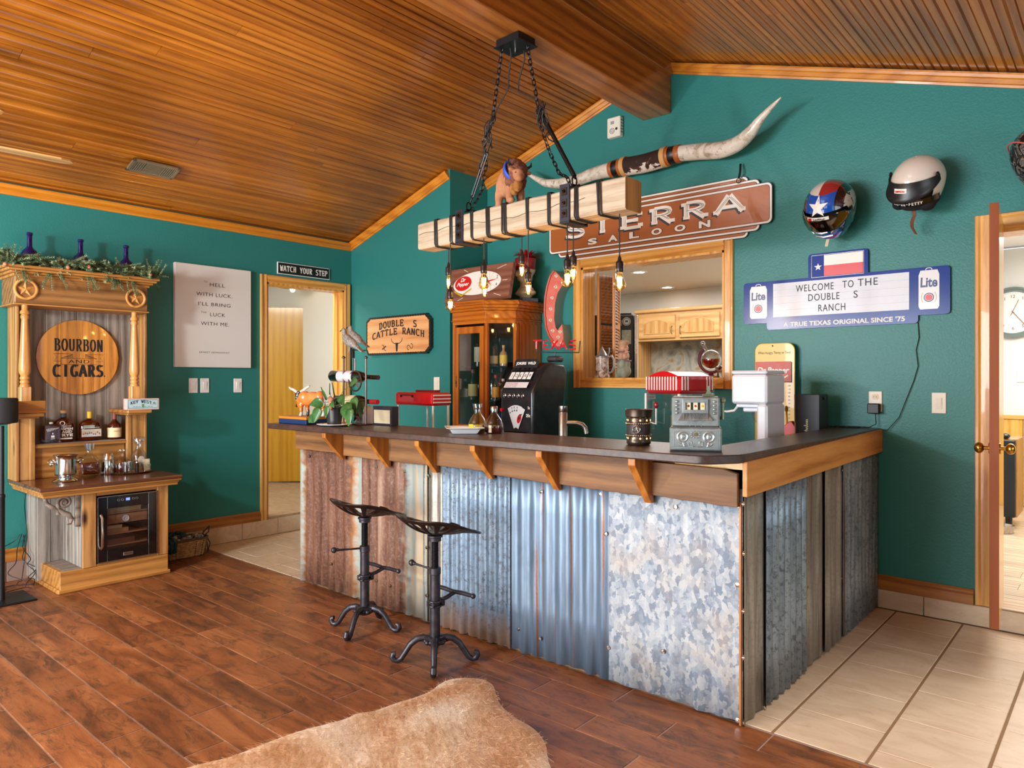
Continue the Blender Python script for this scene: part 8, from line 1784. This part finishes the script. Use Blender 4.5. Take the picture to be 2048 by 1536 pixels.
for (pa, pb) in ((1279, 1351), (1360, 1440)):
    a, b = kp(pa, 650)[0], kp(pb, 650)[0]; z0, z1 = zb_+.03, zt_-.035; q = MB(); q.box(a, ky-.020, z0, b, ky-.001, z1, .004); dr = part('door', q, KO, kc_); w_ = b-a; m_ = .07
    arch = [(a+m_, z0+m_*.8), (b-m_, z0+m_*.8), (b-m_, z1-m_*1.6)]+[(b-m_-(w_-2*m_)*t_/10, z1-m_*1.6+.055*math.sin(PI*t_/10)) for t_ in range(1, 10)]+[(a+m_, z1-m_*1.6)]
    q = MB(); q.tube([(p_[0], ky-.021, p_[1]) for p_ in arch], .008, 5, closed=True); part('arched_moulding', q, KO, dr, True); q = MB(); q.prism([(x*1.0, z) for x, z in arch], ky-.026, ky-.020); o = part('raised_panel', q, KOZ, dr)
for px in (1345.5, 1363): x = kp(px, 660)[0]; z = kp(px, 660)[1]; q = MB(); q.tube([(x, ky-.022, z-.045), (x, ky-.045, z-.035), (x, ky-.045, z+.035), (x, ky-.022, z+.045)], .006, 6); part('pull_handle', q, BRASSD, kc_, True)
xs_, _ = kp(1272, 700); xe, _ = kp(1300, 700)
q = MB(); q.box(x0, ky, 1.30, x0+.03, 8.0, zb_, .002); part('end_panel', q, KOZ, kc_); q = MB(); q.box(x1-.02, ky, 1.05, x1+.08, 7.96, zb_, .002); part('end_panel', q, KOZ, kc_)
sp_ = thing('stone_backsplash', 'mottled slate backsplash panel under the oak cabinets', 'backsplash', (0, 0, 0)); tt = NT('slate'); n1 = tt.noise(tt.coords((1.5, 1.5, 1.5), rnd=False), 2, 6, 1.8, .6); tt.pset(Base_Color=tt.ramp(n1, [(.35, '7a7668'), (.48, 'a4a196'), (.56, 'b8b4a8'), (.66, 'a8885a')]), Roughness=.45); tt.bump(n1, .3, .004)
a, b = kp(1300, 700, 7.98)[0], kp(1442, 700, 7.98)[0]
q = MB(); q.box(x0+.04, 7.975, .9, a-.01, 7.998, zb_); part('slab', q, tt.m, sp_); q = MB(); q.box(a, 7.970, .9, b+.1, 7.998, zb_, .002); part('slab', q, tt.m, sp_)
q = MB(); q.box(x0-.9, 7.35, .12, x1+.3, 7.96, 1.00); ks = solo('kitchen_base_cabinet', q, KO, 'pale oak base cabinets below the slate backsplash', 'cabinet'); q = MB(); q.box(x0-.92, 7.32, 1.003, x1+.3, 7.965, 1.04, .004); solo('kitchen_worktop', q, mat('dark_granite', '3c3a3a', .25, col2='6a6662', cs=80), 'dark granite worktop below the slate backsplash', 'worktop')
for i, (px, py) in enumerate(((1278, 544.5), (1334, 575))):
    p = az(px, py, 2.438); t = thing('recessed_light', 'recessed ceiling light in the kitchen, %s' % ('nearer and larger' if i == 0 else 'farther and smaller'), 'light', (p.x, p.y, 2.4395)); q = MB(); q.lathe([(.055, -.004), (.085, -.006), (.088, 0)], 28, caps=False); part('trim_ring', q, WHITE, t, True); q = MB(); q.lathe([(0, -.003), (.056, -.003)], 24, caps=False); part('lens', q, glow('recessed_glow', 'fff4e0', 14), t)
# ------------------------------------------------------------------ side room
cy_ = 8.395
def cp3(px, py): p = ay(px, py, cy_-.03); return p
c = cp3(2026, 625); R_ = (cp3(2026, 574).z-cp3(2026, 677).z)/2
wc = thing('wall_clock', 'round white wall clock with a grey-green rim in the side room', 'clock', (c.x, cy_-.03, c.z))
q = MB(); pr = [(R_*.80, 0), (R_*.82, .022), (R_*.88, .016), (R_*.92, .028), (R_*.97, .022), (R_, .0)]; n = 48; vs = [(r*math.cos(2*PI*k/n), -z, r*math.sin(2*PI*k/n)) for r, z in pr for k in range(n)]; q.add(vs, [[j*n+k, j*n+(k+1) % n, (j+1)*n+(k+1) % n, (j+1)*n+k] for j in range(len(pr)-1) for k in range(n)]); part('rim', q, mat('sage_rim', '7e8c88', .4), wc, True)
q = MB(); q.cyl((0, .028, 0), (0, -.004, 0), R_*.81, n=48); part('dial', q, WHITE, wc, True, 50)
q = MB()
for k in range(1, 13): a = PI/2-k*PI/6; q.text(str(k), R_*.62*math.cos(a), R_*.62*math.sin(a)-.014, .030, None, -.0048, bold=.01)
for k in range(60): a = k*PI/30; q.box(R_*.76*math.cos(a)-.001, -.0047, R_*.76*math.sin(a)-.001, R_*.76*math.cos(a)+.002, -.0042, R_*.76*math.sin(a)+.002)
part('numerals', q, mat('clock_ink', '8a7450', .5), wc)
q = MB(); q.stroke([(-.02, -.03), (.045, .12)], .006, -.007); q.stroke([(-.01, .015), (.095, -.125)], .008, -.008); q.sph((0, -.006, 0), .008); part('hands', q, mat('hand_tan', '9a7a5c', .4), wc)
p = cp3(2042, 752); t = plate('side_room_switch', 'white double light switch under the wall clock', (p.x, cy_, p.z), 0); 
a = az(2003, 1010, .12); hx0 = ay(1992, 900, 7.0); hx1 = ay(2030, 900, 7.0)
ht = thing('fan_heater', 'black boxy heater with a copper grille in the side room', 'heater', (hx1.x-.17, 7.2, .117)); w_ = .17; zt_ = ay(2020, 878, 7.0).z-.117
q = MB(); q.box(-w_, -.19, .10, w_, .20, zt_-.012, .006); part('case', q, mat('heater_black', '1c1d20', .4), ht); q = MB(); q.box(-w_-.004, -.16, .10, w_+.012, .21, zt_, .006); part('wood_shell', q, wood('heater_wood', '8a5a2a', 'b4824a', 'c8965c', 'z', .4), ht)
q = MB(); q.box(-w_+.05, -.196, .38, w_-.13, -.190, zt_-.17, .02); part('grille', q, mat('copper_grille', 'a06a44', .35, .7, col2='5a3420', cs=120), ht)
for x in (-w_+.05, w_-.05): q = MB(); q.cyl((x, -.12, .0), (x, -.12, .10), .022, .026); part('foot', q, BLACKP, ht, True)
q = MB(); q.sph((w_-.07, -.15, zt_+.02), (.035, .03, .022)); part('knob', q, BLACKG, ht, True)
p = az(2007, 1004, .12); q = MB(); q.lathe([(0, 0), (.07, 0), (.08, .06), (.075, .06), (.06, .01)], 24, caps=False); solo('pet_bowl', q, STEEL, 'steel bowl on the floor in front of the black heater', 'bowl', (hx0.x+.06, 6.86, .118), smooth=True)
